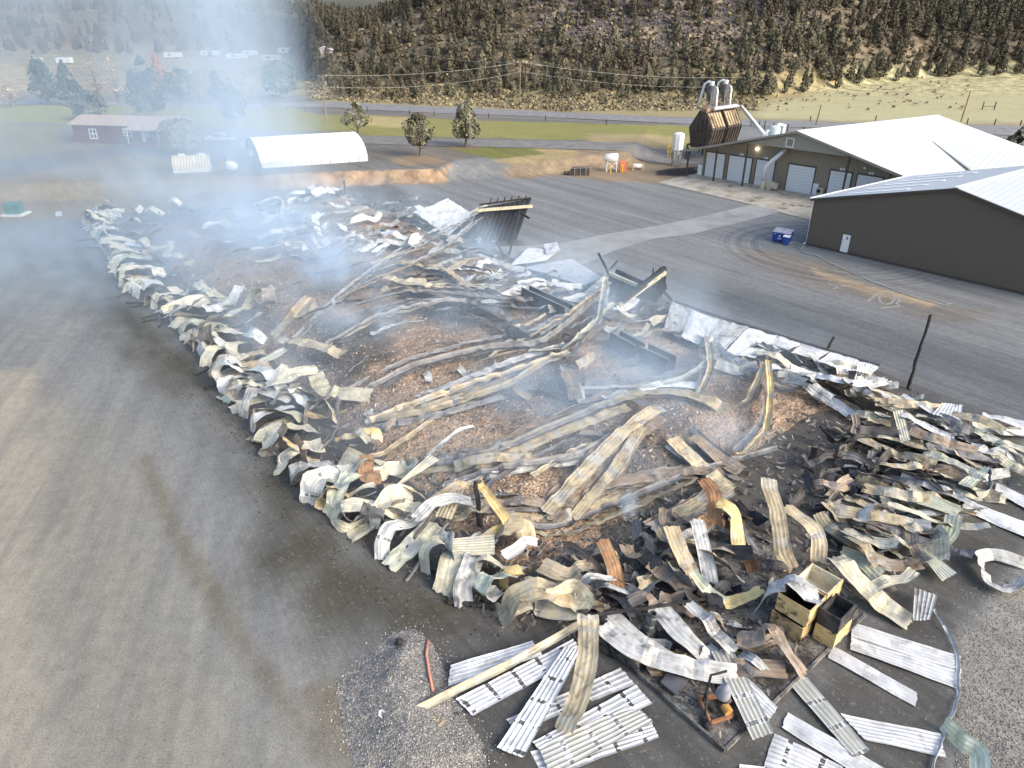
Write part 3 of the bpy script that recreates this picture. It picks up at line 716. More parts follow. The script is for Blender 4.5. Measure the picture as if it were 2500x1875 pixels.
# ---- brick red house at the left
hl = at(186, 348, UP); hr = at(392, 354, UP); hd = (hr - hl).normalized(); hn = V((-hd.y, hd.x, 0))
hl.z = 0
def hw(a, z, dep=0.0): return hl + hd * a + hn * dep + V((0, 0, UP + z))
LH = (hr - hl).length + 2.5
M_red = ribwall('brick_red_siding', (.16, .075, .068), (.19, .09, .08), tuple(hd), .25, .8, depth=.15)
M_rooft = worn('tan_shingle', (.36, .27, .21), (.44, .34, .27), 1.5, .9)
h = thing('house', 'low brick red house with tan roof and white framed windows at the left', 'house', tuple(hw(0, 0)))
mb = MB(); mb.prism([hw(0, -.3), hw(0, 3.5), hw(0, 4.6, 4), hw(0, 3.5, 8), hw(0, -.3, 8)], hd * LH); mb.build('wall', M_red, h)
mb = MB()
for d0, z0, d1, z1 in ((-.5, 3.42, 4, 4.72), (4, 4.72, 8.5, 3.42)):
    mb.prism([hw(-.5, z0, d0), hw(-.5, z1, d1), hw(-.5, z1 + .18, d1), hw(-.5, z0 + .18, d0)], hd * (LH + 1))
mb.build('roof', M_rooft, h)
mb = MB(); mb.prism([hw(LH * .62, 2.95, -2.6), hw(LH * .62, 3.6, .2), hw(LH * .62, 3.75, .2), hw(LH * .62, 3.1, -2.6)], hd * LH * .36); pr_ = mb.build('porch_roof', M_rooft, h)
for a in (.64, .95): mb = MB(); mb.bar(hw(LH * a, 0, -2.4), hw(LH * a, 3.0, -2.4), .12); mb.build('post', M_white, pr_)
mb = MB(); mb.box(hw(LH * .8, .25, -1.3), (LH * .36, 2.6, .5), rz=math.atan2(hd.y, hd.x)); mb.build('porch_deck', plain('deck_red', (.16, .07, .06), .8), h)
for a, w, z0, z1 in ((3.6, 1.5, .9, 2.7), (11.2, 1.6, 1.6, 2.9), (15.4, 1.2, 1.5, 2.4)):
    mb = MB()
    for s_ in (0, w / 2, w): mb.bar(hw(a + s_, z0, -.06), hw(a + s_, z1, -.06), .14, .08)
    for z in (z0, (z0 + z1) / 2, z1): mb.bar(hw(a - .07, z, -.07), hw(a + w + .07, z, -.07), .08, .14)
    wf = mb.build('window', M_white, h)
    mb = MB(); mb.prism([hw(a, z0, -.03), hw(a + w, z0, -.03), hw(a + w, z1, -.03), hw(a, z1, -.03)], hn * .02); mb.build('pane', M_glass, wf)
mb = MB(); mb.prism([hw(LH * .7, .5, -.05), hw(LH * .7 + .9, .5, -.05), hw(LH * .7 + .9, 2.5, -.05), hw(LH * .7, 2.5, -.05)], hn * .04); mb.build('door', M_offw, h)

# ---- white hoop greenhouse
ga = at(640, 411, UP); gb = at(899, 393, UP); gc = at(601, 386, UP)
gx = (gb - ga); gy = (gc - ga)
t = thing('greenhouse', 'long white plastic covered hoop greenhouse with open end frame', 'greenhouse', (ga.x, ga.y, UP))
HG = 4.3; arch = []
for k in range(15):
    u = k / 14; z = 1.0 + (HG - 1.0) * math.sin(math.pi * u) ** .62 if 0 < u < 1 else 1.0
    arch.append((u, z))
M_poly = NT('white_poly_film'); _a = M_poly.noise(M_poly.pos(), 1.2, 4); M_poly = M_poly.surf(M_poly.mix(_a, (.78, .79, .80), (.86, .87, .88)), .35, 0, _a, .1, .05, .4)
mb = MB(); NR = 45; vs = []; fs = []
for i in range(NR):
    s_ = i / (NR - 1); sag = -.07 * abs(math.sin(math.pi * s_ * 11))
    for u, z in arch:
        ce = V((0, 0, 1)) * sag * (1 if z > 1.01 else 0)
        p = ga + gx * s_ + gy * u; vs.append(V((p.x, p.y, UP + z)) + ce)
n = len(arch)
for i in range(NR - 1):
    for k in range(n - 1): fs.append((i*n+k, (i+1)*n+k, (i+1)*n+k+1, i*n+k+1))
mb.add(vs, fs)
fs2 = [tuple((NR - 1) * n + k for k in range(n))]; mb.f.append(list(fs2[0])); mb.m.append(0); mb.uv.append([(0, 0)] * n)
mb.build('cover', M_poly, t, True)
mb = MB()
for u in (0, 1):
    p0 = ga + gy * u; mb.prism([V((p0.x, p0.y, UP)), V((p0.x + gx.x, p0.y + gx.y, UP)), V((p0.x + gx.x, p0.y + gx.y, UP + .98)), V((p0.x, p0.y, UP + .98))], gy.normalized() * .03)
mb.build('side_curtain', plain('grey_film', (.55, .57, .58), .5), t)
for i in range(12):
    s_ = i / 11; p0 = ga + gx * s_ - gy.normalized() * .05; mb = MB(); mb.bar((p0.x, p0.y, UP), (p0.x, p0.y, UP + 1.05), .06); mb.build('post', M_steel, t)
mb = MB(); mb.tube([V((*(ga + gy * u)[:2], UP + z)) - gx.normalized() * .05 for u, z in arch], .07, 6)
for u in (.3, .62): p0 = ga + gy * u - gx.normalized() * .05; mb.bar((p0.x, p0.y, UP), (p0.x, p0.y, UP + 3.6), .09)
p0 = ga + gy * .05; p1 = ga + gy * .95; mb.bar((p0.x, p0.y, UP + 2.3), (p1.x, p1.y, UP + 2.3), .08)
mb.build('end_frame', M_offw, t)
mb = MB(); p0 = ga + gy * .8 - gx.normalized() * .5; mb.box((p0.x, p0.y, UP + 2.6), (1.0, .8, .9)); p1 = ga + gy * .35 - gx.normalized() * .4; mb.box((p1.x, p1.y, UP + 2.0), (.9, .7, .8)); mb.build('heater', M_offw, t)
mb = MB(); mb.prism([V((*(ga + gx * .004 + gy * u)[:2], UP + z - .08)) for u, z in ([(0.02, .05)] + arch[1:-1] + [(.98, .05)])], gx.normalized() * .04); mb.build('end_wall', plain('end_film', (.50, .54, .57), .4), t)

# ---- ribbed half round shed, propane tank, bollards, electrical box
qa = at(424, 424, UP); qb = at(512, 420, UP); qd = (qb - qa).normalized(); qn = V((-qd.y, qd.x, 0))
t = thing('half_round_shed', 'small ribbed cream half round shed lying in the smoke before the greenhouse', 'shed', tuple(qa))
mb = MB(); vs = []; fs = []; L = (qb - qa).length; NR = 49; K = 13
for i in range(NR):
    rr = 1.75 + .13 * math.cos(2 * math.pi * i / 4)
    for k in range(K):
        a = math.pi * k / (K - 1); p = qa + qd * (L * i / (NR - 1)) + qn * (1.9 - rr * math.cos(a)); vs.append((p.x, p.y, UP + .55 + rr * 1.1 * math.sin(a)))
for i in range(NR - 1):
    for k in range(K - 1): fs.append((i*K+k, (i+1)*K+k, (i+1)*K+k+1, i*K+k+1))
fs.append(tuple(range(K))); fs.append(tuple((NR-1)*K + k for k in range(K))[::-1]); mb.add(vs, fs)
mb.build('shell', worn('cream_ribbed', (.55, .48, .33), (.62, .55, .40), 1.5, .6), t, True)
mb = MB(); mb.box(qa + qd * L * .5 + qn * 1.9 + V((0, 0, .3)), (L, 3.3, .6), rz=math.atan2(qd.y, qd.x)); mb.build('base', M_offw, t)
for s_ in (.25, .8): mb = MB(); mb.box(qa + qd * L * s_ + qn * 1.9 + V((0, 0, 2.62)), (.9, .5, .3)); mb.build('roof_cap', M_white, t)
q = at(567, 420, UP)
t = thing('propane_tank', 'white egg shaped propane tank beside the cream half round shed', 'tank', tuple(q))
mb = MB(); mb.tube([q + V((-.95, .5, 1.05)), q + V((-.7, .38, 1.05)), q + V((0, 0, 1.05)), q + V((.7, -.45, 1.0)), q + V((1.0, -.6, 1.0))], [.2, .62, .75, .62, .2], 16); mb.build('drum', M_white, t, True)
mb = MB(); mb.box(q + V((-.4, .2, .2)), (.2, .6, .5)); mb.box(q + V((.4, -.25, .2)), (.2, .6, .5)); mb.build('foot', M_steel, t)
mb = MB(); mb.lathe([(.22, 1.7), (.25, 1.85), (.2, 2.0)], 10, q); mb.build('valve_cap', M_steel, t)
for px, py, lab in ((546, 416, 'yellow bollard between the half round shed and the propane tank'), (560, 408, 'yellow bollard just behind the white propane tank')):
    q = at(px, py, UP); mb = MB(); mb.lathe([(.1, 0), (.1, 1.5), (.05, 1.6)], 10, q); tag(mb.build('bollard', M_yel, origin=q), lab, 'bollard', 'yellow bollards by the propane tank')
q = at(30, 528)
t = thing('transformer_box', 'green electrical transformer box on pale concrete pad at the left', 'transformer box', tuple(q))
mb = MB(); mb.box(q + V((0, .9, .12)), (3.0, 2.4, .24)); mb.build('pad', plain('pad_concrete', (.55, .54, .50), .8), t)
mb = MB(); mb.add([q + V(p) for p in ((-.95, .1, .24), (.95, .1, .24), (.95, 1.6, .24), (-.95, 1.6, .24), (-.95, .1, 1.5), (.95, .1, 1.5), (.95, 1.6, 1.75), (-.95, 1.6, 1.75))], [(3, 2, 1, 0), (4, 5, 6, 7), (0, 1, 5, 4), (1, 2, 6, 5), (2, 3, 7, 6), (3, 0, 4, 7)])
mb.build('cabinet', plain('dark_green_paint', (.06, .16, .14), .5), t)
mb = MB(); mb.box(q + V((0, .07, .95)), (.06, .04, 1.0)); mb.build('handle', M_steel, t)
q = at(125, 478); mb = MB(); mb.tube([q, q + V((-.12, 0, 1.0))], .12, 8); tag(mb.build('marker_pipe', M_white, origin=q), 'short white marker pipe leaning on the bare ground', 'pipe')

# ---- silver pickup truck
def pickup(name, label, px, py, zb, body_m, yaw=0.0, scale=1.0, group=None):
    o = at(px, py, zb); t = thing(name, label, 'pickup truck', tuple(o), group)
    M3 = Matrix.Rotation(yaw, 3, 'Z'); 
    def T(x, y, z): return o + M3 @ V((x * scale, y * scale, z * scale))
    side = [(-2.75, .55), (-2.8, .95), (-2.6, 1.10), (-1.55, 1.18), (2.7, 1.18), (2.78, .6)]
    mb = MB(); mb.prism([T(x, -.92, z) for x, z in side], M3 @ V((0, 1.84 * scale, 0))); mb.build('body', body_m, t)
    cab = [(-1.35, 1.17), (-.75, 1.78), (.75, 1.82), (1.05, 1.17)]
    mb = MB(); mb.add([T(x, s * (.85 if z < 1.5 else .72), z) for s in (-1, 1) for x, z in cab], [(3, 2, 1, 0), (4, 5, 6, 7), (0, 1, 5, 4), (1, 2, 6, 5), (2, 3, 7, 6), (3, 0, 4, 7)]); mb.build('cab', body_m, t)
    for s in (-1, 1):
        for q in ([(-1.05, 1.22), (-.68, 1.70), (-.05, 1.72), (-.05, 1.22)], [(.08, 1.22), (.08, 1.72), (.62, 1.74), (.80, 1.22)]):
            mb = MB(); vs = [T(x, s * (.865 if z < 1.5 else .755), z) for x, z in q]; mb.prism(vs if s < 0 else vs[::-1], M3 @ V((0, s * .015, 0))); mb.build('window', M_glass, t)
    mb = MB(); mb.prism([T(-1.34, -.74, 1.22), T(-1.34, .74, 1.22), T(-.80, .66, 1.74), T(-.80, -.66, 1.74)], M3 @ V((-.02, 0, .02))); mb.build('windscreen', M_glass, t)
    mb = MB(); mb.box(T(1.95, 0, 1.2), (1.5 * scale, 1.5 * scale, .04), rz=yaw); mb.build('load_bed', M_black, t)
    for sx in (-1.75, 1.75):
        for sy in (-.86, .86):
            mb = MB(); mb.tube([T(sx, sy - .12, .40), T(sx, sy + .12, .40)], .40 * scale, 18); w = mb.build('wheel', M_black, t)
            mb = MB(); e = .125 if sy > 0 else -.125; mb.tube([T(sx, sy + e, .40), T(sx, sy + e * 1.15, .40)], .22 * scale, 14); mb.build('rim', M_steel, w)
    mb = MB()
    for s in (-.6, .6): mb.bar(T(-.6, s, 1.86), T(.7, s, 1.90), .06, .06)
    mb.bar(T(1.15, -.75, 1.18), T(1.0, -.7, 1.75), .08); mb.bar(T(1.15, .75, 1.18), T(1.0, .7, 1.75), .08); mb.bar(T(1.0, -.7, 1.75), T(1.0, .7, 1.75), .08); mb.bar(T(1.0, -.75, 1.7), T(2.2, -.8, 1.2), .07)
    mb.build('rack', M_steel, t)
    mb = MB(); mb.box(T(-2.76, 0, .7), (.12, 1.7, .2), rz=yaw); mb.box(T(2.8, 0, .62), (.12, 1.7, .18), rz=yaw); mb.build('bumper', M_steel, t)
    for s in (-.72, .72): mb = MB(); mb.box(T(-2.78, s, .93), (.05, .3, .14), rz=yaw); mb.build('headlight', M_trimw, t)
    return t
pickup('pickup_truck', 'silver crew cab pickup truck parked beyond the white greenhouse', 539, 348, UP, worn('silver_paint', (.52, .54, .55), (.58, .60, .61), 2, .35, .3), R(-4), 1.02)
# ================================================================ TREES
def leafmat(name, a, b):
    k = NT(name); r = k.rand(); n = k.noise(k.pos(), .8, 3)
    col = k.mix(n, a, b); hs = k.n('ShaderNodeHueSaturation')
    k.put(hs.inputs['Hue'], k.math('ADD', .485, k.math('MULTIPLY', r, .03)))
    k.put(hs.inputs['Value'], k.math('ADD', .72, k.math('MULTIPLY', r, .55))); k.link(col, hs.inputs['Color'])
    return k.surf(hs.outputs[0], .9, spec=.1)
M_jun = [leafmat('juniper_olive', (.112, .104, .070), (.145, .133, .092)), leafmat('juniper_dark', (.086, .082, .058), (.112, .105, .075)), leafmat('juniper_pale', (.142, .128, .090), (.170, .154, .110))]
M_lawnj = [leafmat('lawn_juniper_green', (.17, .17, .115), (.22, .215, .15)), leafmat('lawn_juniper_dark', (.115, .118, .08), (.15, .15, .10)), leafmat('lawn_juniper_pale', (.25, .235, .17), (.30, .28, .21))]
M_spr = [leafmat('blue_conifer', (.045, .075, .062), (.065, .095, .08)), leafmat('dark_conifer', (.03, .05, .042), (.05, .07, .055)), leafmat('pale_conifer', (.08, .11, .09), (.10, .13, .105))]
M_bare = [leafmat('bare_twig_tan', (.25, .19, .13), (.33, .26, .19)), leafmat('bare_twig_brown', (.18, .13, .09), (.24, .18, .13)), leafmat('bare_twig_pale', (.36, .30, .24), (.42, .36, .29))]
M_redj = [leafmat('dead_red_needles', (.30, .12, .07), (.36, .17, .10)), leafmat('dead_red_dark', (.20, .08, .05), (.26, .11, .07)), leafmat('dead_red_pale', (.36, .20, .13), (.42, .24, .16))]
M_bark = worn('juniper_bark', (.10, .075, .055), (.17, .13, .10), 5, .9)
def profile(kind, t):
    if kind == 'cone': return (1 - t) ** .85 * min(1, .45 + t * 5)
    if kind == 'round': return math.sqrt(max(0, 1 - (2 * t - 1) ** 2)) * (1.05 - .3 * t)
    if kind == 'egg': return (1 - t ** 2.2) * min(1, .5 + t * 3)
    return (1 - t) ** .6 * min(1, .3 + t * 4)
def crown(mb, rg, h, r, n, size, kind, z0=.12, lean=0.0, gap=-.18, cell=1.7):
    k = 0; sd = rg.random() * 100; tries = 0
    while k < n and tries < n * 8:
        tries += 1
        t = rg.random() ** 1.15; a = rg.random() * 2 * math.pi
        rr = r * profile(kind, t) * (1 + .42 * nz(math.cos(a) * 1.3 + sd, math.sin(a) * 1.3, t * 3.5))
        q = math.sqrt(rg.uniform(.12, 1)) * rr
        p = V((q * math.cos(a) + lean * t * h, q * math.sin(a), h * (z0 + (1 - z0) * t)))
        cl = noise.noise(p * (cell / r) + V((sd, 0, 0)))
        if cl < gap: continue
        k += 1
        s = size * rg.uniform(.55, 1.35)
        nrm = V((math.cos(a) + rg.uniform(-.9, .9), math.sin(a) + rg.uniform(-.9, .9), rg.uniform(-.3, 1.1))).normalized()
        x = nrm.orthogonal().normalized(); x = Quaternion(nrm, rg.random() * 6.28) @ x; y = nrm.cross(x)
        c2 = noise.noise(p * (2.6 / r) + V((0, sd, 3)))
        mi = 1 if c2 < -.12 else (2 if c2 > .22 else 0)
        mb.add([p - x * s * .5 - y * s * .3 * rg.uniform(.6, 1.2), p + x * s * .5 * rg.uniform(.5, 1.2) - y * s * .25, p + x * s * .25 + y * s * .55 * rg.uniform(.6, 1.2), p - x * s * .4 * rg.uniform(.3, 1.1) + y * s * .4], [(0, 1, 2, 3)], mi)
def trunk(mb, rg, h, r0, limbs, spread, top=.8, lean=0.0, mi=0, lo=.18):
    pts = [V((lean * h * t + rg.uniform(-.03, .03) * h * (t > 0), rg.uniform(-.03, .03) * h * (t > 0), h * t * top)) for t in (0, .2, .45, .7, 1)]
    mb.tube(pts, [r0, r0 * .8, r0 * .55, r0 * .32, r0 * .1], 7, mi)
    for i in range(limbs):
        t = rg.uniform(lo, .85); a = rg.random() * 6.283; b = pts[0].lerp(pts[-1], t)
        L = spread * (1.1 - t) * rg.uniform(.6, 1.1)
        e = b + V((math.cos(a) * L, math.sin(a) * L, L * rg.uniform(.25, .8)))
        mb.tube([b, b.lerp(e, .5) + V((0, 0, -.05 * L)), e], [r0 * .35 * (1.1 - t), r0 * .22 * (1.1 - t), .01], 5, mi)
def tree(px, py, topy, r, kind, n, size, mats, name, label, cat='tree', group=None, z=UP, lean=0.0, seed=0, limbs=9, gap=-.18, z0=.14, r0=None, base=None):
    b = V(base) if base is not None else at(px, py, z)
    h = atY(px, topy, b.y).z - b.z
    rg = random.Random(seed + int(px)); t = thing(name, label, cat, tuple(b), group)
    mb = MB(); crown(mb, rg, h, r, n, size, kind, z0, lean, gap); mb.v = [tuple(V(p) + b) for p in mb.v]; mb.build('crown', mats, t)
    mb = MB(); trunk(mb, rg, h, r0 or h * .028, limbs, r * .95, .85, lean, 0, .12); mb.v = [tuple(V(p) + b) for p in mb.v]; mb.build('trunk', M_bark, t)
    return t
tree(874, 332, 246, 3.1, 'egg', 1500, .42, M_lawnj, 'juniper_tree', 'sparse grey brown juniper just behind the right end of the greenhouse', z0=.28, limbs=16, gap=-.02, seed=3)
tree(1025, 381, 277, 3.2, 'round', 1900, .40, M_lawnj, 'juniper_tree', 'rounded green juniper standing on the bare dirt patch by the bank', z0=.26, limbs=12, gap=-.1, seed=5)
tree(1137, 358, 226, 3.4, 'cone', 2200, .42, M_lawnj, 'juniper_tree', 'tall pointed juniper standing on the green grass island beside the drive', z0=.16, limbs=16, gap=-.12, seed=8)
tree(2483, 372, 306, 3.6, 'cone', 1500, .45, M_lawnj, 'juniper_tree', 'bushy green juniper at the right edge behind the white roofs', z0=.05, seed=9)
tree(118, 256, 124, 3.9, 'egg', 1500, .62, M_spr, 'conifer_tree', 'tall dark conifer, leftmost of the pair beside the pale field', group='tall conifers behind the house', seed=2)
tree(176, 256, 150, 4.6, 'cone', 1500, .62, M_spr, 'conifer_tree', 'broad dark conifer beside the taller leftmost one', group='tall conifers behind the house', seed=12)
tree(222, 292, 222, 4.9, 'round', 1300, .50, M_spr, 'juniper_tree', 'low wide juniper right behind the left end of the red house', seed=4, z0=.12)
tree(372, 292, 136, 5.6, 'egg', 2600, .58, M_spr, 'conifer_tree', 'largest dark conifer rising behind the right end of the red house', group='tall conifers behind the house', seed=7)
tree(396, 230, 120, 3.6, 'cone', 900, .62, M_redj, 'dead_conifer', 'rust red dead conifer behind the largest dark conifer', seed=1)
tree(446, 245, 168, 5.4, 'round', 1300, .62, M_spr, 'conifer_tree', 'rounded blue green conifer right of the largest one', group='tall conifers behind the house', seed=9)
tree(533, 250, 164, 3.2, 'cone', 900, .55, M_spr, 'conifer_tree', 'narrow blue green conifer beyond the lawn behind the truck', group='tall conifers behind the house', seed=6)
tree(572, 312, 190, 3.3, 'cone', 1500, .48, M_spr, 'juniper_tree', 'tall leaning dark juniper directly behind the parked truck', lean=.04, seed=4, z0=.2, limbs=14)
tree(688, 240, 150, 6.0, 'round', 1200, .7, M_spr, 'conifer_tree', 'hazy conifer clump in the smoke beyond the greenhouse lawn', group='tall conifers behind the house', seed=14)
tree(440, 372, 290, 4.6, 'round', 2600, .42, M_lawnj, 'juniper_tree', 'large low spreading juniper in front of the truck and house', seed=21, z0=.04, limbs=14)
for i, (px, py, ty, r, lab) in enumerate(((242, 246, 130, 4.4, 'tall bare leafless tree nearest the two left conifers'), (290, 254, 140, 4.2, 'bare leafless tree just left of the largest conifer'), (487, 258, 165, 4.6, 'pale bare tree with forked trunk between the conifers behind the truck'), (600, 262, 170, 4.2, 'hazy bare tree right of the tall leaning juniper'), (366, 330, 250, 3.6, 'tan bare tree growing at the front corner of the house porch'), (28, 262, 205, 3.6, 'low tangled bare tree by the pale field'))):
    tree(px, py, ty, r, 'egg', 340, .40, M_bare, 'bare_tree', lab, seed=30 + i, limbs=34, gap=-.05, z0=.3)

# hillside junipers
def proto(i):
    rg = random.Random(100 + i); h = 6.4; r = (1.6, 2.0, 2.1, 1.45, 1.9, 2.4, 1.75, 2.2)[i]; kind = ('cone', 'cone', 'egg', 'cone', 'cone', 'egg', 'cone', 'cone')[i]
    mb = MB(); crown(mb, rg, h, r, 520, .50, kind, .08 if kind != 'egg' else .16, rg.uniform(-.05, .05), -.2)
    mt = MB(); trunk(mt, rg, h, .2, 3, r * .7, .8, 0, 3)
    mb.add(mt.v, mt.f, 3)
    return mb
PROT = [proto(i) for i in range(8)]
HT = []
rg = random.Random(77)
def hill_ok(x, y, z):
    px, py = proj((x, y, z))
    if px < 610 or px > 2620 or py < -45: return False
    n = fbm(x * .03, y * .03, 3, 9.0)
    if z - gz(x * .985, y * .985) < .25 and z < UP + 4.5: return rg.random() < .22 and 790 < px < 1900
    if 1240 < px < 1800 and py < 150: return rg.random() < (.28 if n < .1 else .5)
    if 870 < px < 1100 and 25 < py < 105 : return rg.random() < .45
    if px > 1950: return rg.random() < .88
    return rg.random() < (.95 if n > -.15 else .68)
for yy in range(228, 424, 4):
    x = -.26 * yy
    while x < .76 * yy:
        a, b = x + rg.uniform(-2.4, 2.4), yy + rg.uniform(-2.2, 2.2); x += 4.1
        z = gz(a, b)
        if hill_ok(a, b, z): HT.append((a, b, z))
HT.sort(key=lambda q: q[1])
meshes = []
for i, m in enumerate(PROT):
    o = m.build('juniper_tree', M_jun + [M_bark]); meshes.append(o.data); bpy.data.objects.remove(o)
vis = [q for q in HT if 0 < proj((q[0], q[1], q[2] + 3))[0] < 2500 and proj((q[0], q[1], q[2] + 6))[1] > 0]
solo = set(id(q) for q in vis[:285])
far = MB(); cnt = {}
for q in HT:
    i = rg.randrange(8); s = rg.uniform(.6, 1.3); ang = rg.random() * 6.28
    if id(q) in solo:
        o = bpy.data.objects.new('juniper_tree', meshes[i]); COL.objects.link(o); o.location = (q[0], q[1], q[2] - .15); o.rotation_euler.z = ang; o.scale = (s * rg.uniform(.85, 1.15), s * rg.uniform(.85, 1.15), s)
        px, py = proj(q)
        wh = 'low on the wooded hill behind the left power pole' if px < 1000 else 'on the wooded hill between the two power poles' if px < 1275 else 'on the rocky slope between the right power pole and the hopper' if px < 1700 else 'on the slope behind the hopper cyclones' if px < 1950 else 'along the top edge of the yellow field'
        sz = 'small' if s < .8 else 'tall' if s > 1.08 else 'middling'
        tag(o, f'{sz} olive juniper {wh}', 'tree', f'{sz} junipers {wh}')
    else:
        m = PROT[i]; ca, sa = math.cos(ang), math.sin(ang); off = len(far.v)
        far.v += [(q[0] + s * (p[0] * ca - p[1] * sa), q[1] + s * (p[0] * sa + p[1] * ca), q[2] + s * p[2]) for p in m.v]
        far.f += [[k + off for k in f] for f in m.f]; far.m += m.m; far.uv += m.uv
# the valley at the left
for k in range(210):
    a = rg.uniform(-.66, -.24); y = rg.uniform(455, 820); x = a * y; q = (x, y, gz(x, y)); m = PROT[rg.randrange(8)]; s = rg.uniform(.9, 1.7); off = len(far.v)
    ang = rg.random() * 6.28; ca, sa = math.cos(ang), math.sin(ang)
    far.v += [(q[0] + s * (p[0] * ca - p[1] * sa), q[1] + s * (p[0] * sa + p[1] * ca), q[2] + s * p[2]) for p in m.v]
    far.f += [[j + off for j in f] for f in m.f]; far.m += m.m; far.uv += m.uv
tag(far.build('juniper_forest', M_jun + [M_bark]), 'far juniper woodland covering the upper hillsides', 'woodland', kind='stuff')

# sagebrush and scree
M_sage = [leafmat('sage_grey', (.17, .15, .10), (.23, .20, .14)), leafmat('sage_dark', (.09, .08, .055), (.13, .11, .08)), leafmat('sage_straw', (.32, .27, .15), (.38, .32, .19))]
mb = MB(); n = 0
while n < 7500:
    a = rg.uniform(-.27, .6); y = rg.uniform(199, 330) if rg.random() < .72 else rg.uniform(199, 262)
    x = a * y; z = gz(x, y); px, py = proj((x, y, z))
    if px < 690 or px > 2600 or py < -20: continue
    if py > interp(px, [600, 800, 1250, 1690, 2100, 2500], [252, 247, 267, 286, 297, 308]): continue
    if px > 1850 and z < UP + 6 and rg.random() < .955: continue
    n += 1; s = rg.uniform(.35, 1.0) * (1.5 if z > UP + 6 else 1); mi = rg.choice((0, 0, 1, 2, 2) if z < UP + 4 else (0, 0, 1, 1, 2))
    for k in range(4):
        d = V((rg.uniform(-1, 1), rg.uniform(-1, 1), rg.uniform(.2, 1))).normalized(); c = V((x, y, z + s * .3)) + d * s * .4
        u = d.orthogonal().normalized(); w = d.cross(u)
        mb.add([c - u * s * .5, c + w * s * .5 * rg.uniform(.5, 1), c + u * s * .5, c - w * s * .5], [(0, 1, 2, 3)], mi)
tag(mb.build('sagebrush', M_sage), 'grey sagebrush and straw tufts scattered along the road and slope', 'sagebrush', kind='stuff')
M_scree = worn('scree_rock', (.10, .082, .082), (.19, .155, .145), .6, .9, c3=(.27, .23, .18))
mb = MB(); n = 0
while n < 2300:
    px, py = rg.uniform(1180, 2020), rg.uniform(-20, 175)
    if not inside(px, py, SC1) and rg.random() < .93: continue
    q = atg(px, py) if n % 1 == 0 else None
    n += 1; s = rg.uniform(.3, 1.0) * (1.6 if rg.random() < .06 else 1)
    vs = []
    for k in range(6):
        d = V(((1, 0, 0), (-1, 0, 0), (0, 1, 0), (0, -1, 0), (0, 0, 1), (0, 0, -1))[k]); vs.append(V(q) + V((d.x * s * rg.uniform(.5, 1.2), d.y * s * rg.uniform(.5, 1.2), d.z * s * rg.uniform(.3, .8))))
    mb.add(vs, [(0, 2, 4), (2, 1, 4), (1, 3, 4), (3, 0, 4), (2, 0, 5), (1, 2, 5), (3, 1, 5), (0, 3, 5)])
tag(mb.build('scree', M_scree), 'dark purple grey rock scree on the steep slope', 'scree', kind='stuff')

# ================================================================ POLES, WIRES, FENCES
TOPS = {}
def upole(key, px, py, tx, ty, label, arm=True, box=False, z=UP):
    b = atg(px, py); top = atY(tx, ty, b.y); t = thing('utility_pole', label, 'utility pole', tuple(b), 'wooden utility poles')
    mb = MB(); mb.tube([b - V((0, 0, .3)), b.lerp(top, .5), top], [.19, .16, .13], 9); mb.build('pole', M_wood, t)
    TOPS[key] = top
    if arm:
        mb = MB(); mb.bar(top + V((-1.0, 0, -.35)), top + V((1.0, 0, -.35)), .12, .14); mb.build('crossarm', M_wood, t)
        for s in (-.9, 0, .9): mb = MB(); mb.lathe([(.05, -.28), (.09, -.2), (.05, -.05)], 8, top + V((s, 0, 0))); mb.build('insulator', M_trimw, t)
    if box:
        mb = MB(); mb.lathe([(.28, -2.3), (.3, -1.5), (.2, -1.4)], 12, top + V((.5, -.1, 0))); mb.build('transformer', M_steel, t)
upole('a', 796, 302, 787, 182, 'wooden power pole with transformer standing on the lawn at the smoke edge', True, True)
upole('b', 1268, 253, 1271, 150, 'wooden power pole at the foot of the hill midway along the road')
upole('c', 1820, 238, 1832, 187, 'wooden power pole half hidden behind the dust hopper')
upole('d', 1992, 306, 2005, 256, 'bare leaning pole standing just behind the white warehouse roof', False)
upole('e', 2346, 297, 2370, 221, 'bare leaning pole on the yellow field at the right', False)
upole('f', 347, 282, 337, 228, 'pale power pole by the red house in front of the largest conifer')
TOPS['g'] = atY(2330, 232, 285); TOPS['h'] = V((-120, 205, 13.0)); TOPS['j'] = V((-60, 300, 18.0))
def wire(a, b, sag, dz, label, r=.028):
    A, B = TOPS[a] + V((0, 0, dz)), TOPS[b] + V((0, 0, dz)); pts = []
    for i in range(25):
        t = i / 24; p = A.lerp(B, t); p.z -= sag * 4 * t * (1 - t); pts.append(p)
    mb = MB(); mb.tube(pts, r, 5); tag(mb.build('power_line', M_wire, smooth=True), label, 'power line', 'power lines across the hill foot')
M_wire = plain('aluminium_wire', (.42, .42, .40), .5)
wire('a', 'b', 1.2, -.1, 'upper power line from the lawn pole to the hill foot pole')
wire('a', 'b', 1.6, -2.6, 'lower power line from the lawn pole to the hill foot pole')
wire('j', 'b', 3.2, -.05, 'power line swooping from the smoky hillside to the hill foot pole', .035)
wire('b', 'c', 1.6, -.1, 'upper power line from the hill foot pole to the hopper pole', .035)
wire('b', 'c', 1.9, -2.4, 'lower power line from the hill foot pole to the hopper pole')
wire('c', 'g', 2.0, -.1, 'upper power line running right from the hopper pole', .035)
wire('c', 'g', 2.2, -2.2, 'lower power line running right from the hopper pole')
wire('f', 'h', 1.0, -.2, 'power line running left from the pole by the house')
M_fp = worn('dark_fence_post', (.03, .025, .022), (.06, .048, .04), 3, .9)
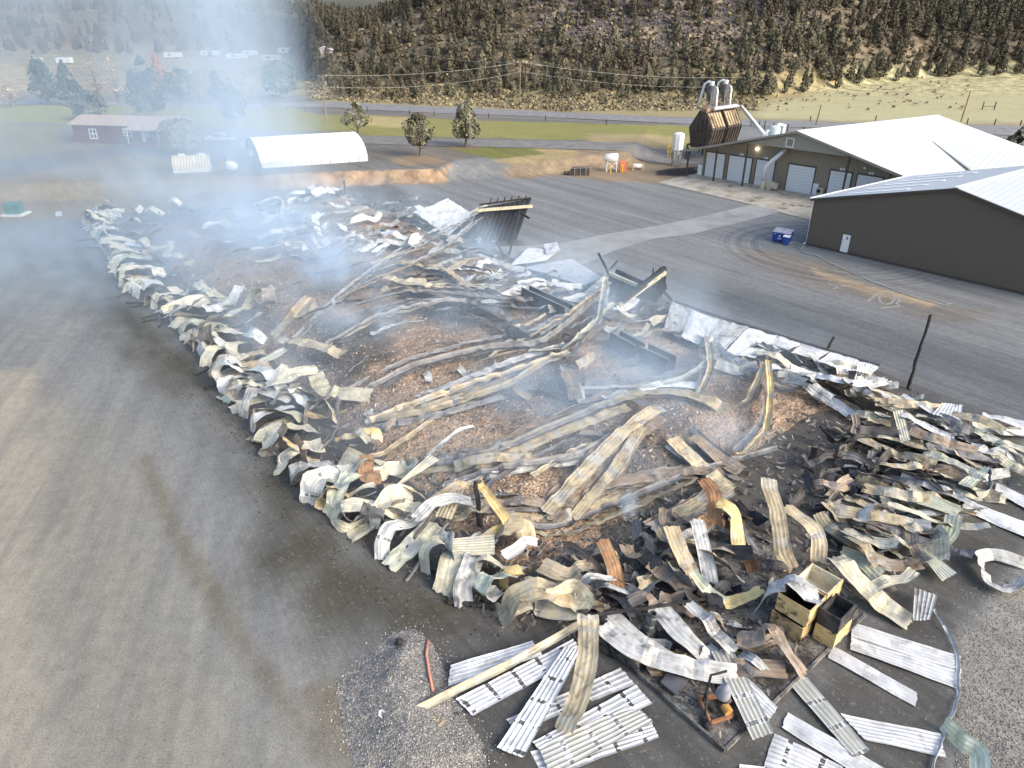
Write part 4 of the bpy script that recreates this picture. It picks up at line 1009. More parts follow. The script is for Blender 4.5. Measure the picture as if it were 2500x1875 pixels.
def fence(pts, label, step=5.0, hgt=1.25, wires=3, name='fence', rr=.08):
    P = [atg(*p) for p in pts]; t = thing(name, label, 'fence', tuple(P[0])); posts = []
    for i in range(len(P) - 1):
        n = max(1, round((P[i+1] - P[i]).length / step))
        for k in range(n): q = P[i].lerp(P[i+1], k / n); q.z = gz(q.x, q.y); posts.append(q)
    posts.append(P[-1])
    for q in posts: mb = MB(); mb.tube([q - V((0, 0, .2)), q + V((rg.uniform(-.04, .04), 0, hgt * rg.uniform(.9, 1.1)))], rr, 6); mb.build('post', M_fp, t)
    for w in range(wires): mb = MB(); mb.tube([q + V((0, 0, hgt * (.35 + .28 * w))) for q in posts], .015, 4); mb.build('wire', M_wire, t)
fence([(1343, 272), (1358, 273), (1371, 273), (1381, 273), (1393, 274)], 'row of five dark corral posts beyond the road', 3, 1.5, 1, rr=.11)
fence([(1833, 308), (1853, 312), (1866, 316), (1887, 317), (1922, 322), (1960, 326)], 'dark post and wire fence beside the road behind the hopper', 5, 1.6, 3, rr=.1)
fence([(1978, 296), (2137, 295), (2285, 304), (2360, 304), (2427, 306), (2490, 308)], 'wire fence along the far road edge below the yellow field', 14, 1.3, 3, rr=.12)
fence([(860, 285), (897, 272), (1000, 280), (1060, 283), (1332, 295), (1480, 305)], 'sparse wire fence along the near road edge by the lawn', 16, 1.2, 2, rr=.11)
fence([(-80, 258), (100, 256), (250, 258), (440, 258), (545, 260), (700, 268), (790, 277)], 'low pale rail fence along the back of the hazy lawn', 6, .9, 2)
q = atg(933, 245); mb = MB(); mb.tube([q, q + V((0, 0, 1.9))], .14, 8); tag(mb.build('fence_post', M_fp, origin=q), 'single dark post in dry grass beyond the road near the lawn pole', 'post')
q = atg(2412, 268); t = thing('corral_gate', 'small dark post gate out on the yellow field', 'gate', tuple(q))
for s in (-1.6, 1.6): mb = MB(); mb.bar(q + V((s, 0, 0)), q + V((s, 0, 2.0)), .2); mb.build('post', M_fp, t)
mb = MB(); mb.bar(q + V((-1.6, 0, .9)), q + V((1.6, 0, .9)), .12); mb.build('rail', M_fp, t)

# ================================================================ FAR THINGS IN THE SMOKE
def shed(px, py, w, d, hgt, yaw, label, wm, rm, name='shed', rise=.35):
    b = atg(px, py); t = thing(name, label, name.replace('_', ' '), tuple(b)); ux = V((math.cos(yaw), math.sin(yaw), 0)); uy = V((-ux.y, ux.x, 0))
    q = lambda a, e, z: b + ux * a + uy * e + V((0, 0, z))
    mb = MB(); mb.prism([q(-w/2, 0, -.6), q(w/2, 0, -.6), q(w/2, 0, hgt), q(0, 0, hgt + w * rise / 2), q(-w/2, 0, hgt)], uy * d); mb.build('wall', wm, t)
    mb = MB()
    for s in (-1, 1): mb.prism([q(s * (w/2 + .4), -.3, hgt - .1), q(0, -.3, hgt + w * rise / 2 + .05), q(0, -.3, hgt + w * rise / 2 + .3), q(s * (w/2 + .4), -.3, hgt + .15)], uy * (d + .6))
    mb.build('roof', rm, t)
    mb = MB(); mb.prism([q(-.6, -.05, 0), q(.6, -.05, 0), q(.6, -.05, 2), q(-.6, -.05, 2)], uy * .04); mb.build('door', M_steel, t)
shed(793, 138, 5.5, 8, 2.2, R(-8), 'small white roofed house on the hillside at the smoke edge', plain('grey_wall', (.45, .45, .44), .7), M_white, 'hill_house')
M_trail = plain('faded_trailer', (.46, .47, .48), .6)
for i, (px, py, w, lab) in enumerate(((506, 138, 6, 'white trailer in the junkyard, left of the pair'), (524, 138, 6, 'white trailer in the junkyard, right of the pair'), (580, 146, 11, 'long white trailer in the smoky junkyard'), (664, 150, 10, 'low white flatbed trailer at the right of the junkyard'), (424, 143, 9, 'white camper parked by the rust red dead tree'), (700, 132, 8, 'white shed roof deep in the smoke above the junkyard'), (612, 138, 8, 'small white van in the middle of the junkyard'), (92, 158, 5, 'white camper far left below the hill'), (160, 157, 7, 'white trailer roof beyond the two left conifers'), (662, 235, 5, 'small white trailer in the smoke beyond the lawn'))):
    b = atg(px, py); t = thing('trailer', lab, 'trailer', tuple(b), 'trailers in the smoke'); hh = 3.0 if w < 14 else 3.4
    mb = MB(); mb.prism([b + V((-w/2, -1.2, .7)), b + V((w/2, -1.2, .7)), b + V((w/2, -1.2, hh - .3)), b + V((w/2 - .4, -1.2, hh)), b + V((-w/2 + .4, -1.2, hh)), b + V((-w/2, -1.2, hh - .5))], V((0, 2.6, 0))); mb.build('body', M_trail, t)
    mb = MB(); mb.tube([b + V((w * .2, -1.25, .45)), b + V((w * .2, 1.4, .45))], .45, 10); mb.build('wheel', M_black, t)
    mb = MB(); mb.prism([b + V((-w * .25, -1.24, 1.5)), b + V((-w * .05, -1.24, 1.5)), b + V((-w * .05, -1.24, 2.3)), b + V((-w * .25, -1.24, 2.3))], V((0, .03, 0))); mb.build('window', M_glass, t)
# ================================================================ BURNT BUILDING
def UVw(u, v): return (-.615 * u + .788 * v, .788 * u + .615 * v)
def toUV(x, y): return (-.615 * x + .788 * y, .788 * x + .615 * y)
def hs(x, y):
    """height of the burnt hay lying on the floor"""
    u, v = toUV(x, y); e = min(u - 21.5 - 1.5 * nz(v * .2, 1), 104 - u, v - 17.0 - 1.2 * nz(u * .2, 2), 48 - v - 1.5 * nz(u * .15, 4))
    if e < 0: return 0.0
    return sstep(0, 5, e) * max(.2, 1.15 + .6 * fbm(x * .13, y * .13, 3, 3.0)) + .16 * sstep(0, 1, e) * fbm(x * 1.3, y * 1.3, 4)
def P(px, py, h=0.0):
    z = h
    for _ in range(4): q = at(px, py, z); z = h + hs(q.x, q.y)
    return at(px, py, z)
DARKP = [poly(p, .8) for p in ([(740, 800), (860, 790), (980, 800), (960, 900), (860, 950), (760, 900)], [(1450, 1080), (1580, 1060), (1720, 1090), (1690, 1190), (1560, 1190), (1470, 1160)], [(1540, 1210), (1580, 1205), (1600, 1240), (1550, 1255)], [(1950, 1010), (2030, 1010), (2050, 1040), (1950, 1060)], [(980, 700), (1150, 720), (1120, 800), (1000, 790)], [(1290, 860), (1420, 880), (1400, 960), (1300, 940)])]
TANP = [poly(p, .8) for p in ([(900, 1040), (1180, 1030), (1250, 1150), (1050, 1190), (950, 1130)], [(1280, 1160), (1380, 1150), (1400, 1250), (1280, 1250)], [(1400, 860), (1560, 860), (1600, 940), (1450, 960)], [(1880, 980), (2010, 1000), (2000, 1110), (1880, 1110)], [(1290, 1310), (1500, 1290), (1440, 1370)])]
M_hay = NT('burnt_hay'); k = M_hay; p_ = k.pos(); vc = k.n('ShaderNodeVertexColor', layer_name='soil').outputs[0]
f1 = k.noise(p_, 5.0, 6, .75, .6); f2 = k.voro(k.map(p_, (1, 1, 1)), 7.0); f3 = k.noise(p_, 1.1, 5, .7)
c_ = k.mix(1.0, vc, k.mix(k.ramp(f1, .28, .72), (.42, .41, .41), (1.55, 1.5, 1.45)), 'MULTIPLY')
c_ = k.mix(k.math('MULTIPLY', k.ramp(f3, .56, .72), .55), c_, (.05, .042, .038))
M_hay = k.surf(c_, .95, 0, k.math('ADD', f1, f2), .9, .15, .05)
def haycol(x, y):
    c = V((.405, .305, .22)).lerp(V((.27, .205, .155)), sstep(-.2, .4, fbm(x * .25, y * .25, 4, 1.0)))
    c = c.lerp(V((.165, .145, .128)), .55 * sstep(.08, .35, fbm(x * .10, y * .10, 4, 12.0)))
    for q in TANP:
        kk = sstep(-1.2, 1.6, pdist(x, y, q) + 1.6 * fbm(x * .35, y * .35, 3, 6))
        if kk > 0: c = c.lerp(V((.57, .425, .295)), kk * .85)
    for q in DARKP:
        kk = sstep(-1.0, 1.8, pdist(x, y, q) + 1.8 * fbm(x * .4, y * .4, 3, 8))
        if kk > 0: c = c.lerp(V((.115, .108, .098)), kk * .88)
    return c
def make_hay():
    nu, nv = 430, 170; vs = []; cols = []
    for i in range(nu):
        t = i / (nu - 1); u = 20 + 85 * (t ** 1.25)
        for j in range(nv):
            v = 15.5 + 34 * j / (nv - 1); x, y = UVw(u, v); z = hs(x, y)
            vs.append((x, y, z - .04 if z <= 0 else z + .01)); c = haycol(x, y); cols += [c[0], c[1], c[2], 1]
    fs = [(i*nv+j, i*nv+j+1, (i+1)*nv+j+1, (i+1)*nv+j) for i in range(nu-1) for j in range(nv-1)]
    me = bpy.data.meshes.new('burnt_hay'); me.from_pydata(vs, [], fs)
    a = me.color_attributes.new('soil', 'FLOAT_COLOR', 'POINT'); a.data.foreach_set('color', cols)
    me.polygons.foreach_set('use_smooth', [True] * len(fs)); me.materials.append(M_hay); me.flip_normals()
    o = bpy.data.objects.new('burnt_hay', me); COL.objects.link(o); tag(o, 'brown shredded burnt hay covering the floor of the collapsed building', 'burnt hay', kind='stuff')
make_hay()
M_fl = [plain('straw_flake', (.58, .46, .34), .9, v=.3), plain('brown_flake', (.30, .22, .155), .9, v=.3), plain('char_flake', (.085, .08, .074), .9), plain('ash_flake', (.40, .38, .36), .9)]
mb = MB(); rg = random.Random(5)
for k in range(30000):
    px, py = rg.uniform(500, 2060), 690 + 700 * rg.random() ** 1.2; q = at(px, py, .9); z = hs(q.x, q.y)
    if z < .12: continue
    q.z = z + rg.uniform(.0, .07); s = rg.uniform(.05, .17)
    d = V((rg.uniform(-1, 1), rg.uniform(-1, 1), rg.uniform(-.35, .5))).normalized(); w = d.cross(V((rg.uniform(-.6, .6), rg.uniform(-.6, .6), 1))).normalized() * rg.uniform(.25, .5)
    c = haycol(q.x, q.y)[0] if k % 3 == 0 else None
    mi = (2 if rg.random() < .7 else 1) if (c is not None and c < .16) else rg.choices((0, 1, 2, 3), (5, 6, 1.6, .35))[0]
    mb.add([q - d * s - w * s, q + d * s - w * s * .4, q + d * s * .8 + w * s, q - d * s * .7 + w * s * .6], [(0, 1, 2, 3)], mi)
tag(mb.build('hay_flakes', M_fl), 'loose curled flakes of brown hay and char', 'hay flakes', kind='stuff')

# ---------------------------------------------------------------- sheet metal
def sheetmat(name, a, b, soot=.5, rust=.4, rustc=(.20, .10, .045), band=0.0, line=.5, metal=.05, rough=.6, wash=(.40, .40, .375)):
    k = NT(name); uv = k.n('ShaderNodeUVMap').outputs[0]; sp = k.n('ShaderNodeSeparateXYZ'); k.link(uv, sp.inputs[0]); u, v = sp.outputs[0], sp.outputs[1]
    r = k.math('MULTIPLY', k.rand(), 57.0)
    st = k.comb(k.math('ADD', k.math('MULTIPLY', u, .7), r), k.math('MULTIPLY', v, 1.5), r)
    is_ = k.comb(k.math('ADD', u, r), k.math('SUBTRACT', v, r), r)
    n1 = k.noise(st, 1.5, 5, .6); n2 = k.noise(is_, .75, 4, .6); n3 = k.noise(k.map(is_, loc=(3, 9, 2)), 1.3, 6, .65, .5)
    c = k.mix(k.ramp(n1, .3, .7), a, b)
    bd_ = k.noise(k.comb(k.math('ADD', k.math('MULTIPLY', u, 1.15), r), k.math('MULTIPLY', v, .22), r), 1.0, 3, .55)
    c = k.mix(k.math('MULTIPLY', k.ramp(bd_, .50, .60), .62), c, wash)
    c = k.mix(k.math('MULTIPLY', k.ramp(n2, .52, .68), rust), c, rustc)
    c = k.mix(k.math('MULTIPLY', k.ramp(n3, .50, .66), soot), c, (.045, .042, .040))
    fr = k.math('ABSOLUTE', k.math('SUBTRACT', k.math('FRACT', k.math('DIVIDE', v, .205)), .5))
    c = k.mix(k.math('MULTIPLY', k.ramp(fr, .455, .488), line), c, (.035, .033, .03))
    if band:
        fb = k.math('ABSOLUTE', k.math('SUBTRACT', k.math('FRACT', k.math('ADD', k.math('DIVIDE', u, 1.25), k.rand())), .5))
        nb = k.noise(k.comb(k.math('MULTIPLY', u, .3), v, r), 5.5, 2, .5)
        c = k.mix(k.math('MULTIPLY', k.ramp(fb, .38, .41), .5), c, (.84, .84, .82))
        m = k.math('MULTIPLY', k.ramp(fb, .41, .435), k.ramp(nb, .47, .50)); c = k.mix(k.math('MULTIPLY', m, band), c, (.05, .048, .045))
    hs_ = k.n('ShaderNodeHueSaturation'); k.put(hs_.inputs['Value'], k.math('ADD', .80, k.math('MULTIPLY', k.rand(), .36))); k.link(c, hs_.inputs['Color'])
    return k.surf(hs_.outputs[0], rough, metal, n1, .2, .02, .3)
SM = {
 'white': sheetmat('white_sheet', (.54, .55, .545), (.70, .70, .68), .34, .10, line=.85, wash=(.50, .515, .52)),
 'strap': sheetmat('white_sheet_with_strap_burns', (.56, .57, .575), (.70, .70, .69), .30, .05, band=.95, line=.95, wash=(.50, .51, .52)),
 'pale': sheetmat('pale_cream_sheet_with_strap_burns', (.48, .48, .42), (.58, .58, .52), .15, .1, band=.75, line=.8, wash=(.50, .50, .47)),
 'cream': sheetmat('cream_sheet', (.50, .46, .335), (.67, .63, .475), .36, .4, (.40, .34, .18)),
 'grey': sheetmat('grey_sheet', (.36, .36, .345), (.56, .56, .53), .6, .3, (.22, .17, .11)),
 'tan': sheetmat('tan_scorched_sheet', (.38, .31, .20), (.54, .455, .30), .5, .4, (.20, .13, .07)),
 'yellow': sheetmat('yellow_scorched_sheet', (.54, .41, .17), (.68, .54, .26), .35, .4, (.26, .14, .05)),
 'brown': sheetmat('brown_scorched_sheet', (.22, .17, .125), (.34, .275, .21), .5, .4, (.28, .16, .08), wash=(.22, .205, .19)),
 'rust': sheetmat('rust_orange_sheet', (.24, .125, .06), (.36, .20, .095), .5, .3, (.12, .07, .04), wash=(.30, .22, .13)),
 'green': sheetmat('green_tinted_sheet', (.46, .48, .36), (.62, .63, .49), .4, .3, (.50, .49, .22)),
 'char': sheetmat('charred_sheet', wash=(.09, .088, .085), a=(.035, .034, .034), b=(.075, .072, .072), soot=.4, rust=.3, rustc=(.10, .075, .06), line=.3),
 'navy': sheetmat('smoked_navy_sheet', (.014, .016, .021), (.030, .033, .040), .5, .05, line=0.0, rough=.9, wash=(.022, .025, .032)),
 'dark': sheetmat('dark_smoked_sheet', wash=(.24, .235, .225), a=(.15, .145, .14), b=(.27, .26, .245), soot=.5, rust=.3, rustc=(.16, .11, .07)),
}
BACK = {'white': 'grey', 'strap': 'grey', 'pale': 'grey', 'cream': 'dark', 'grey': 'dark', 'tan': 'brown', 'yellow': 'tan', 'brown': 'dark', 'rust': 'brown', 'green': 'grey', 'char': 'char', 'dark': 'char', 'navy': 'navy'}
def catmull(pts, n=8):
    if len(pts) == 2: return [pts[0].lerp(pts[1], i / n) for i in range(n + 1)]
    out = []
    for i in range(len(pts) - 1):
        p0 = pts[i-1] if i else pts[0] * 2 - pts[1]; p1, p2 = pts[i], pts[i+1]; p3 = pts[i+2] if i + 2 < len(pts) else pts[-1] * 2 - pts[-2]
        for k in range(n):
            t = k / n; out.append(.5 * ((2*p1) + (p2-p0)*t + (2*p0-5*p1+4*p2-p3)*t*t + (3*p1-p0-3*p2+p3)*t**3))
    return out + [pts[-1]]
def resample(pts, step):
    L = [0.0]
    for a, b in zip(pts, pts[1:]): L.append(L[-1] + (b - a).length)
    n = max(3, int(L[-1] / step)); out = []; j = 0
    for i in range(n + 1):
        s = L[-1] * i / n
        while j < len(L) - 2 and L[j+1] < s: j += 1
        out.append(pts[j].lerp(pts[j+1], (s - L[j]) / max(1e-6, L[j+1] - L[j])))
    return out, L[-1]
SEED = [0]
def ribbon(path, w=.95, tone='cream', tw=(0, 0), name='metal_sheet', label=None, cat='metal sheet', group=None, crump=.06, cup=0.0, smooth=.6, rib=.013, step=.2, taper=1.0, back=None, w0=None, minz=True):
    SEED[0] += 1; sd = SEED[0] * 7.13; rg = random.Random(SEED[0])
    path = [V(p) for p in path]
    fine = catmull(path, 8)
    if smooth < 1:
        lin = []
        for a, b in zip(path, path[1:]): lin += [a.lerp(b, k / 8) for k in range(8)]
        lin.append(path[-1]); 
        if len(lin) == len(fine): fine = [a.lerp(b, smooth) for a, b in zip(lin, fine)]
    pts, L = resample(fine, step); n = len(pts)
    ch = path[-1] - path[0]; wv = V((-ch.y, ch.x, 0)) if w0 is None else V(w0)
    if wv.length < .05: wv = V((1, 0, 0))
    wv.normalize(); nv = 13 if w > .62 else 7
    prof = []
    for j in range(nv):
        s = j / (nv - 1); ph = (s * w / .205) % 1.0; prof.append((s - .5, (rib if (j % 3 == 0) else 0.0) if w > .62 else (.07, .02, 0, .03, 0, .02, .07)[j] * w * 2.0))
    top = []; bot = []; uvs = []
    kink = [rg.uniform(0, L) for _ in range(int(L / .9))]; ka = [rg.uniform(-.18, .18) for _ in kink]; kt = [rg.uniform(-.5, .5) for _ in kink]
    Tn = []; Wd = []; Nn = []
    for i, p in enumerate(pts):
        t = (pts[min(i+1, n-1)] - pts[max(i-1, 0)]).normalized(); f = i / (n - 1)
        wv = (wv - t * wv.dot(t))
        if wv.length < .02: wv = t.orthogonal()
        wv.normalize(); a = R(lerp(tw[0], tw[1], f)) + .3 * nz(L * f * .5, sd)
        wd = Quaternion(t, a) @ wv; Tn.append(t); Wd.append(wd); Nn.append(t.cross(wd))
    sk = rg.uniform(-.75, .75) if w > .62 else 0.0; ds = L / (n - 1)
    for i in range(n):
        f = i / (n - 1); u = L * f; wi = w * lerp(1, taper, f) * (1 + .10 * nz(u * 1.3, sd + 5))
        for j, (s, hr) in enumerate(prof):
            us = .16 * nz(s * 5 * w, sd + i) if i in (0, n - 1) else 0.0
            off = s * wi * sk; g = max(0, min(n - 1.001, i + off / ds)); g0 = int(g); fr_ = g - g0; off = (g - i) * ds
            p = pts[g0].lerp(pts[g0+1], fr_); t = Tn[g0].lerp(Tn[g0+1], fr_); wd = Wd[g0].lerp(Wd[g0+1], fr_); nn = Nn[g0].lerp(Nn[g0+1], fr_)
            d = hr + crump * noise.noise(V((u * 1.1, s * w * 1.6 + sd, 2.0))) * 1.5 + crump * .9 * abs(noise.noise(V((u * 2.1 + 9, s * w * 2.6, sd)))) + cup * w * (s * s * 4 - .4)
            for q, m, kk in zip(kink, ka, kt): d += m * max(0, 1 - abs(u - q - kk * s * w) / .4)
            pt = p + wd * (s * wi) + nn * d + t * (us - off)
            if minz and pt.z < .012: pt.z = .012 + .02 * (j % 2)
            top.append(pt); bot.append(pt - nn * .012); uvs.append((u, s * w + 5.0))
    mb = MB(); F1 = []
    for i in range(n - 1):
        for j in range(nv - 1): a = i * nv + j; F1.append((a, a + nv, a + nv + 1, a + 1))
    F1 = [f[::-1] for f in F1]
    mb.add(top, F1, 0, uvs); mb.add(bot, [f[::-1] for f in F1], 1, uvs)
    N = n * nv; o_ = []
    ring = [j for j in range(nv)] + [i * nv + nv - 1 for i in range(1, n)] + [(n - 1) * nv + j for j in range(nv - 2, -1, -1)] + [i * nv for i in range(n - 2, 0, -1)]
    for a, b in zip(ring, ring[1:] + ring[:1]):
        mb.f.append([a, b, b + N, a + N]); mb.m.append(1); mb.uv.append([uvs[a], uvs[b], uvs[b], uvs[a]])
    c = sum(top, V()) / len(top); c.z = min(q.z for q in top)
    ob = mb.build(name, [SM[tone], SM[back or BACK[tone]]], smooth=False, origin=c)
    return tag(ob, label, cat, group)
def quad(A, B, C, D, h=.05, tone='white', label=None, name='metal_sheet', cat='metal sheet', group=None, crump=.03, hh=None, step=.25, rib=.03, back=None, sag=0.0):
    """flat ribbed sheet: A-B short end, D-C the other; ribs run A->D. points are photo pixels at height h (or hh per corner)"""
    SEED[0] += 1; sd = SEED[0] * 3.7; hh = hh or (h,) * 4
    a, b, c, d = [at(p[0], p[1], z) for p, z in zip((A, B, C, D), hh)]
    L = ((d - a).length + (c - b).length) / 2; W = ((b - a).length + (c - d).length) / 2
    n = max(4, int(L / step)); nv = max(6, int(round(W / .205)) * 3) + 1
    top = []; uvs = []
    nn = (d - a).cross(b - a).normalized()
    if nn.z < 0: nn = -nn
    for i in range(n + 1):
        f = i / n
        for j in range(nv):
            s = j / (nv - 1); p = (a.lerp(d, f)).lerp(b.lerp(c, f), s)
            us = .05 * nz(s * 6, sd + i) if i in (0, n) else 0
            p = p + nn * ((rib if j % 3 == 0 else 0) + crump * 2.4 * noise.noise(V((f * L * .55, s * W * .9, sd))) + crump * noise.noise(V((f * L * 1.7, s * W * 2.2, sd))) - sag * math.sin(math.pi * f)) + (d - a).normalized() * us
            if p.z < .012: p.z = .012
            top.append(p); uvs.append((f * L, s * W + 5.0))
    mb = MB(); w = nv
    F1 = [(i*w+j, i*w+j+1, (i+1)*w+j+1, (i+1)*w+j) for i in range(n) for j in range(nv-1)]
    e1 = top[1] - top[0]; e2 = top[w] - top[0]
    if e1.cross(e2).z < 0: F1 = [f[::-1] for f in F1]
    mb.add(top, F1, 0, uvs); mb.add([p - nn * .012 for p in top], [f[::-1] for f in F1], 1, uvs)
    N = len(top); ring = list(range(nv)) + [i * w + nv - 1 for i in range(1, n + 1)] + [n * w + j for j in range(nv - 2, -1, -1)] + [i * w for i in range(n - 1, 0, -1)]
    for x, y in zip(ring, ring[1:] + ring[:1]): mb.f.append([x, y, y + N, x + N]); mb.m.append(1); mb.uv.append([uvs[x], uvs[y], uvs[y], uvs[x]])
    cc = sum(top, V()) / N; cc.z = min(q.z for q in top)
    return tag(mb.build(name, [SM[tone], SM[back or BACK[tone]]], origin=cc), label, cat, group)
ONES = 'zeroth first second third fourth fifth sixth seventh eighth ninth tenth eleventh twelfth thirteenth fourteenth fifteenth sixteenth seventeenth eighteenth nineteenth'.split()
def ordn(n):
    if n < 20: return ONES[n]
    t = n // 10; w = {2: 'twent', 3: 'thirt', 4: 'fort', 5: 'fift', 6: 'sixt', 7: 'sevent', 8: 'eight', 9: 'ninet'}[t]
    return w + 'ieth' if n % 10 == 0 else w + 'y ' + ONES[n % 10]
TN = {'white': 'white', 'strap': 'white', 'pale': 'pale cream', 'cream': 'cream', 'grey': 'grey', 'tan': 'scorched tan', 'yellow': 'scorched yellow', 'brown': 'scorched brown', 'rust': 'rust orange', 'green': 'greenish', 'char': 'black', 'dark': 'smoke darkened', 'navy': 'blue black'}

# ---- 1. flat sheets in the foreground (traced)
for A, B, C, D, h, tone, lab in (
 ((1094, 1676), (1100, 1625), (1300, 1566), (1325, 1600), .30, 'white', 'dull white sheet under the long cream trim, leftmost of the fanned sheets'),
 ((1235, 1757), (1262, 1785), (1551, 1673), (1516, 1631), .06, 'strap', 'white soot barred sheet whose far corner points at the slab edge'),
 ((1300, 1812), (1327, 1846), (1593, 1719), (1553, 1673), .10, 'strap', 'white sheet with branching soot marks above the pale cream sheet'),
 ((1295, 1834), (1330, 1905), (1609, 1800), (1590, 1762), .05, 'strap', 'white sheet peeping out beneath the pale cream sheet'),
 ((1315, 1822), (1345, 1895), (1594, 1764), (1551, 1719), .16, 'pale', 'pale cream ribbed sheet with rows of strap burns, topmost at front'),
 ((1113, 1708), (1155, 1748), (1423, 1602), (1400, 1560), .12, 'strap', 'long white sheet with black burn bars beside the gravel heap'),
 ((1213, 1826), (1278, 1850), (1421, 1588), (1380, 1578), .24, 'strap', 'narrow white sheet laid steeply across the fanned sheets toward the tan strip'),
 ((1735, 1591), (1786, 1580), (1890, 1787), (1838, 1806), .55, 'pale', 'pale cream sheet leaning on the slab over the charred machine'),
 ((1698, 1603), (1735, 1571), (1899, 1727), (1874, 1761), .40, 'white', 'bright white sheet beneath the pale sheet that leans on the slab'),
 ((2082, 1521), (2078, 1554), (2345, 1640), (2344, 1603), .10, 'white', 'upper half of the wide white pair torn apart, nearest the thin trim'),
 ((2079, 1552), (2074, 1587), (2344, 1684), (2346, 1634), .08, 'white', 'lower half of the wide white pair torn apart at its right end'),
 ((2033, 1579), (2021, 1606), (2235, 1725), (2241, 1692), .07, 'white', 'narrow white sheet with frayed end just below the wide white pair'),
 ((1922, 1664), (1968, 1652), (2123, 1831), (2085, 1850), .14, 'pale', 'pale greenish sheet pointing to the lower right across two white ones'),
 ((2052, 1742), (2113, 1808), (2311, 1851), (2297, 1793), .07, 'white', 'dented white sheet ending at the thin trim in the right corner'),
 ((1923, 1738), (1908, 1777), (2105, 1900), (2175, 1885), .08, 'white', 'white sheet passing beneath the pale greenish sheet'),
 ((1890, 1790), (1864, 1872), (2040, 1930), (2060, 1872), .05, 'strap', 'white sheet with one black burn bar at the bottom right'),
 ((1805, 1866), (1802, 1900), (1870, 1905), (1868, 1873), .05, 'white', 'white sheet end just entering the bottom edge of the picture'),
 ((1021, 1733), (1094, 1765), (1046, 1815), (1011, 1777), .28, 'yellow', 'small square scorched cream scrap on the gravel beside the bent trim'),
 ((932, 1701), (964, 1692), (964, 1742), (931, 1727), .45, 'yellow', 'small yellow scrap at the left edge of the gravel heap'),
 ((2433, 1180), (2428, 1200), (2540, 1262), (2545, 1232), .12, 'white', 'white sheet lying on gravel at the right edge, upper of two'),
 ((2356, 1222), (2348, 1243), (2540, 1330), (2545, 1290), .10, 'white', 'long white sheet lying on gravel at the right edge, lower of two'),
 ((2222, 1190), (2210, 1218), (2334, 1262), (2346, 1236), .95, 'green', 'pale greenish sheet bridging the spill near its gravel edge'),
 ((2226, 1316), (2243, 1352), (2300, 1418), (2336, 1398), .45, 'green', 'yellow green banded sheet sliding off the spill toward the small ring'),
 ((2233, 1434), (2290, 1455), (2272, 1512), (2228, 1515), .6, 'grey', 'square grey sheet standing up at the head of the thin trim'),
 ((2300, 985), (2350, 990), (2345, 1030), (2276, 1012), .9, 'white', 'square white sheet near the tall black pole on the yard side'),
 ((2180, 1005), (2205, 1000), (2222, 1075), (2200, 1082), 1.4, 'cream', 'yellowish strip hanging below the tall black pole'),
 ((1244, 649), (1289, 605), (1368, 610), (1333, 636), .7, 'white', 'white flat roof sheet, left one of the two beside the pale track'),
 ((1279, 653), (1396, 632), (1469, 676), (1425, 697), .8, 'white', 'broad white flat roof sheet by the dark broken corner'),
 ((1328, 597), (1360, 590), (1370, 612), (1335, 622), .9, 'white', 'little white sheet corner curling at the track end'),
 ((135, 517), (150, 515), (152, 527), (136, 529), .05, 'white', 'lone white sheet lying left of the heap near the transformer box'),
 ((1580, 985), (1640, 965), (1690, 980), (1610, 1010), 1.0, 'white', 'white sheet on hay below the arched narrow strips'),
 ((1690, 970), (1745, 955), (1770, 970), (1720, 1005), .9, 'white', 'square white sheet at the foot of the yellow arched strip'),
 ((865, 1170), (890, 1110), (850, 1090), (820, 1140), .9, 'cream', 'cream sheet folded down over the road side edge by two sticks'),
 ((944, 1205), (968, 1190), (1075, 1125), (1050, 1110), 1.3, 'cream', 'cream grey sheet reaching over the hay near the middle of the edge'),
 ((1063, 1260), (1105, 1270), (1145, 1175), (1112, 1167), 1.5, 'tan', 'tall ribbed tan sheet standing left of the short black post'),
 ((1105, 1315), (1100, 1358), (1208, 1355), (1207, 1305), 1.1, 'cream', 'broad pale sheet draped below the short black post'),
): quad(A, B, C, D, h, tone, lab, group='flat metal sheets thrown clear' if (A[1] > 1480 and h < .5) else None)

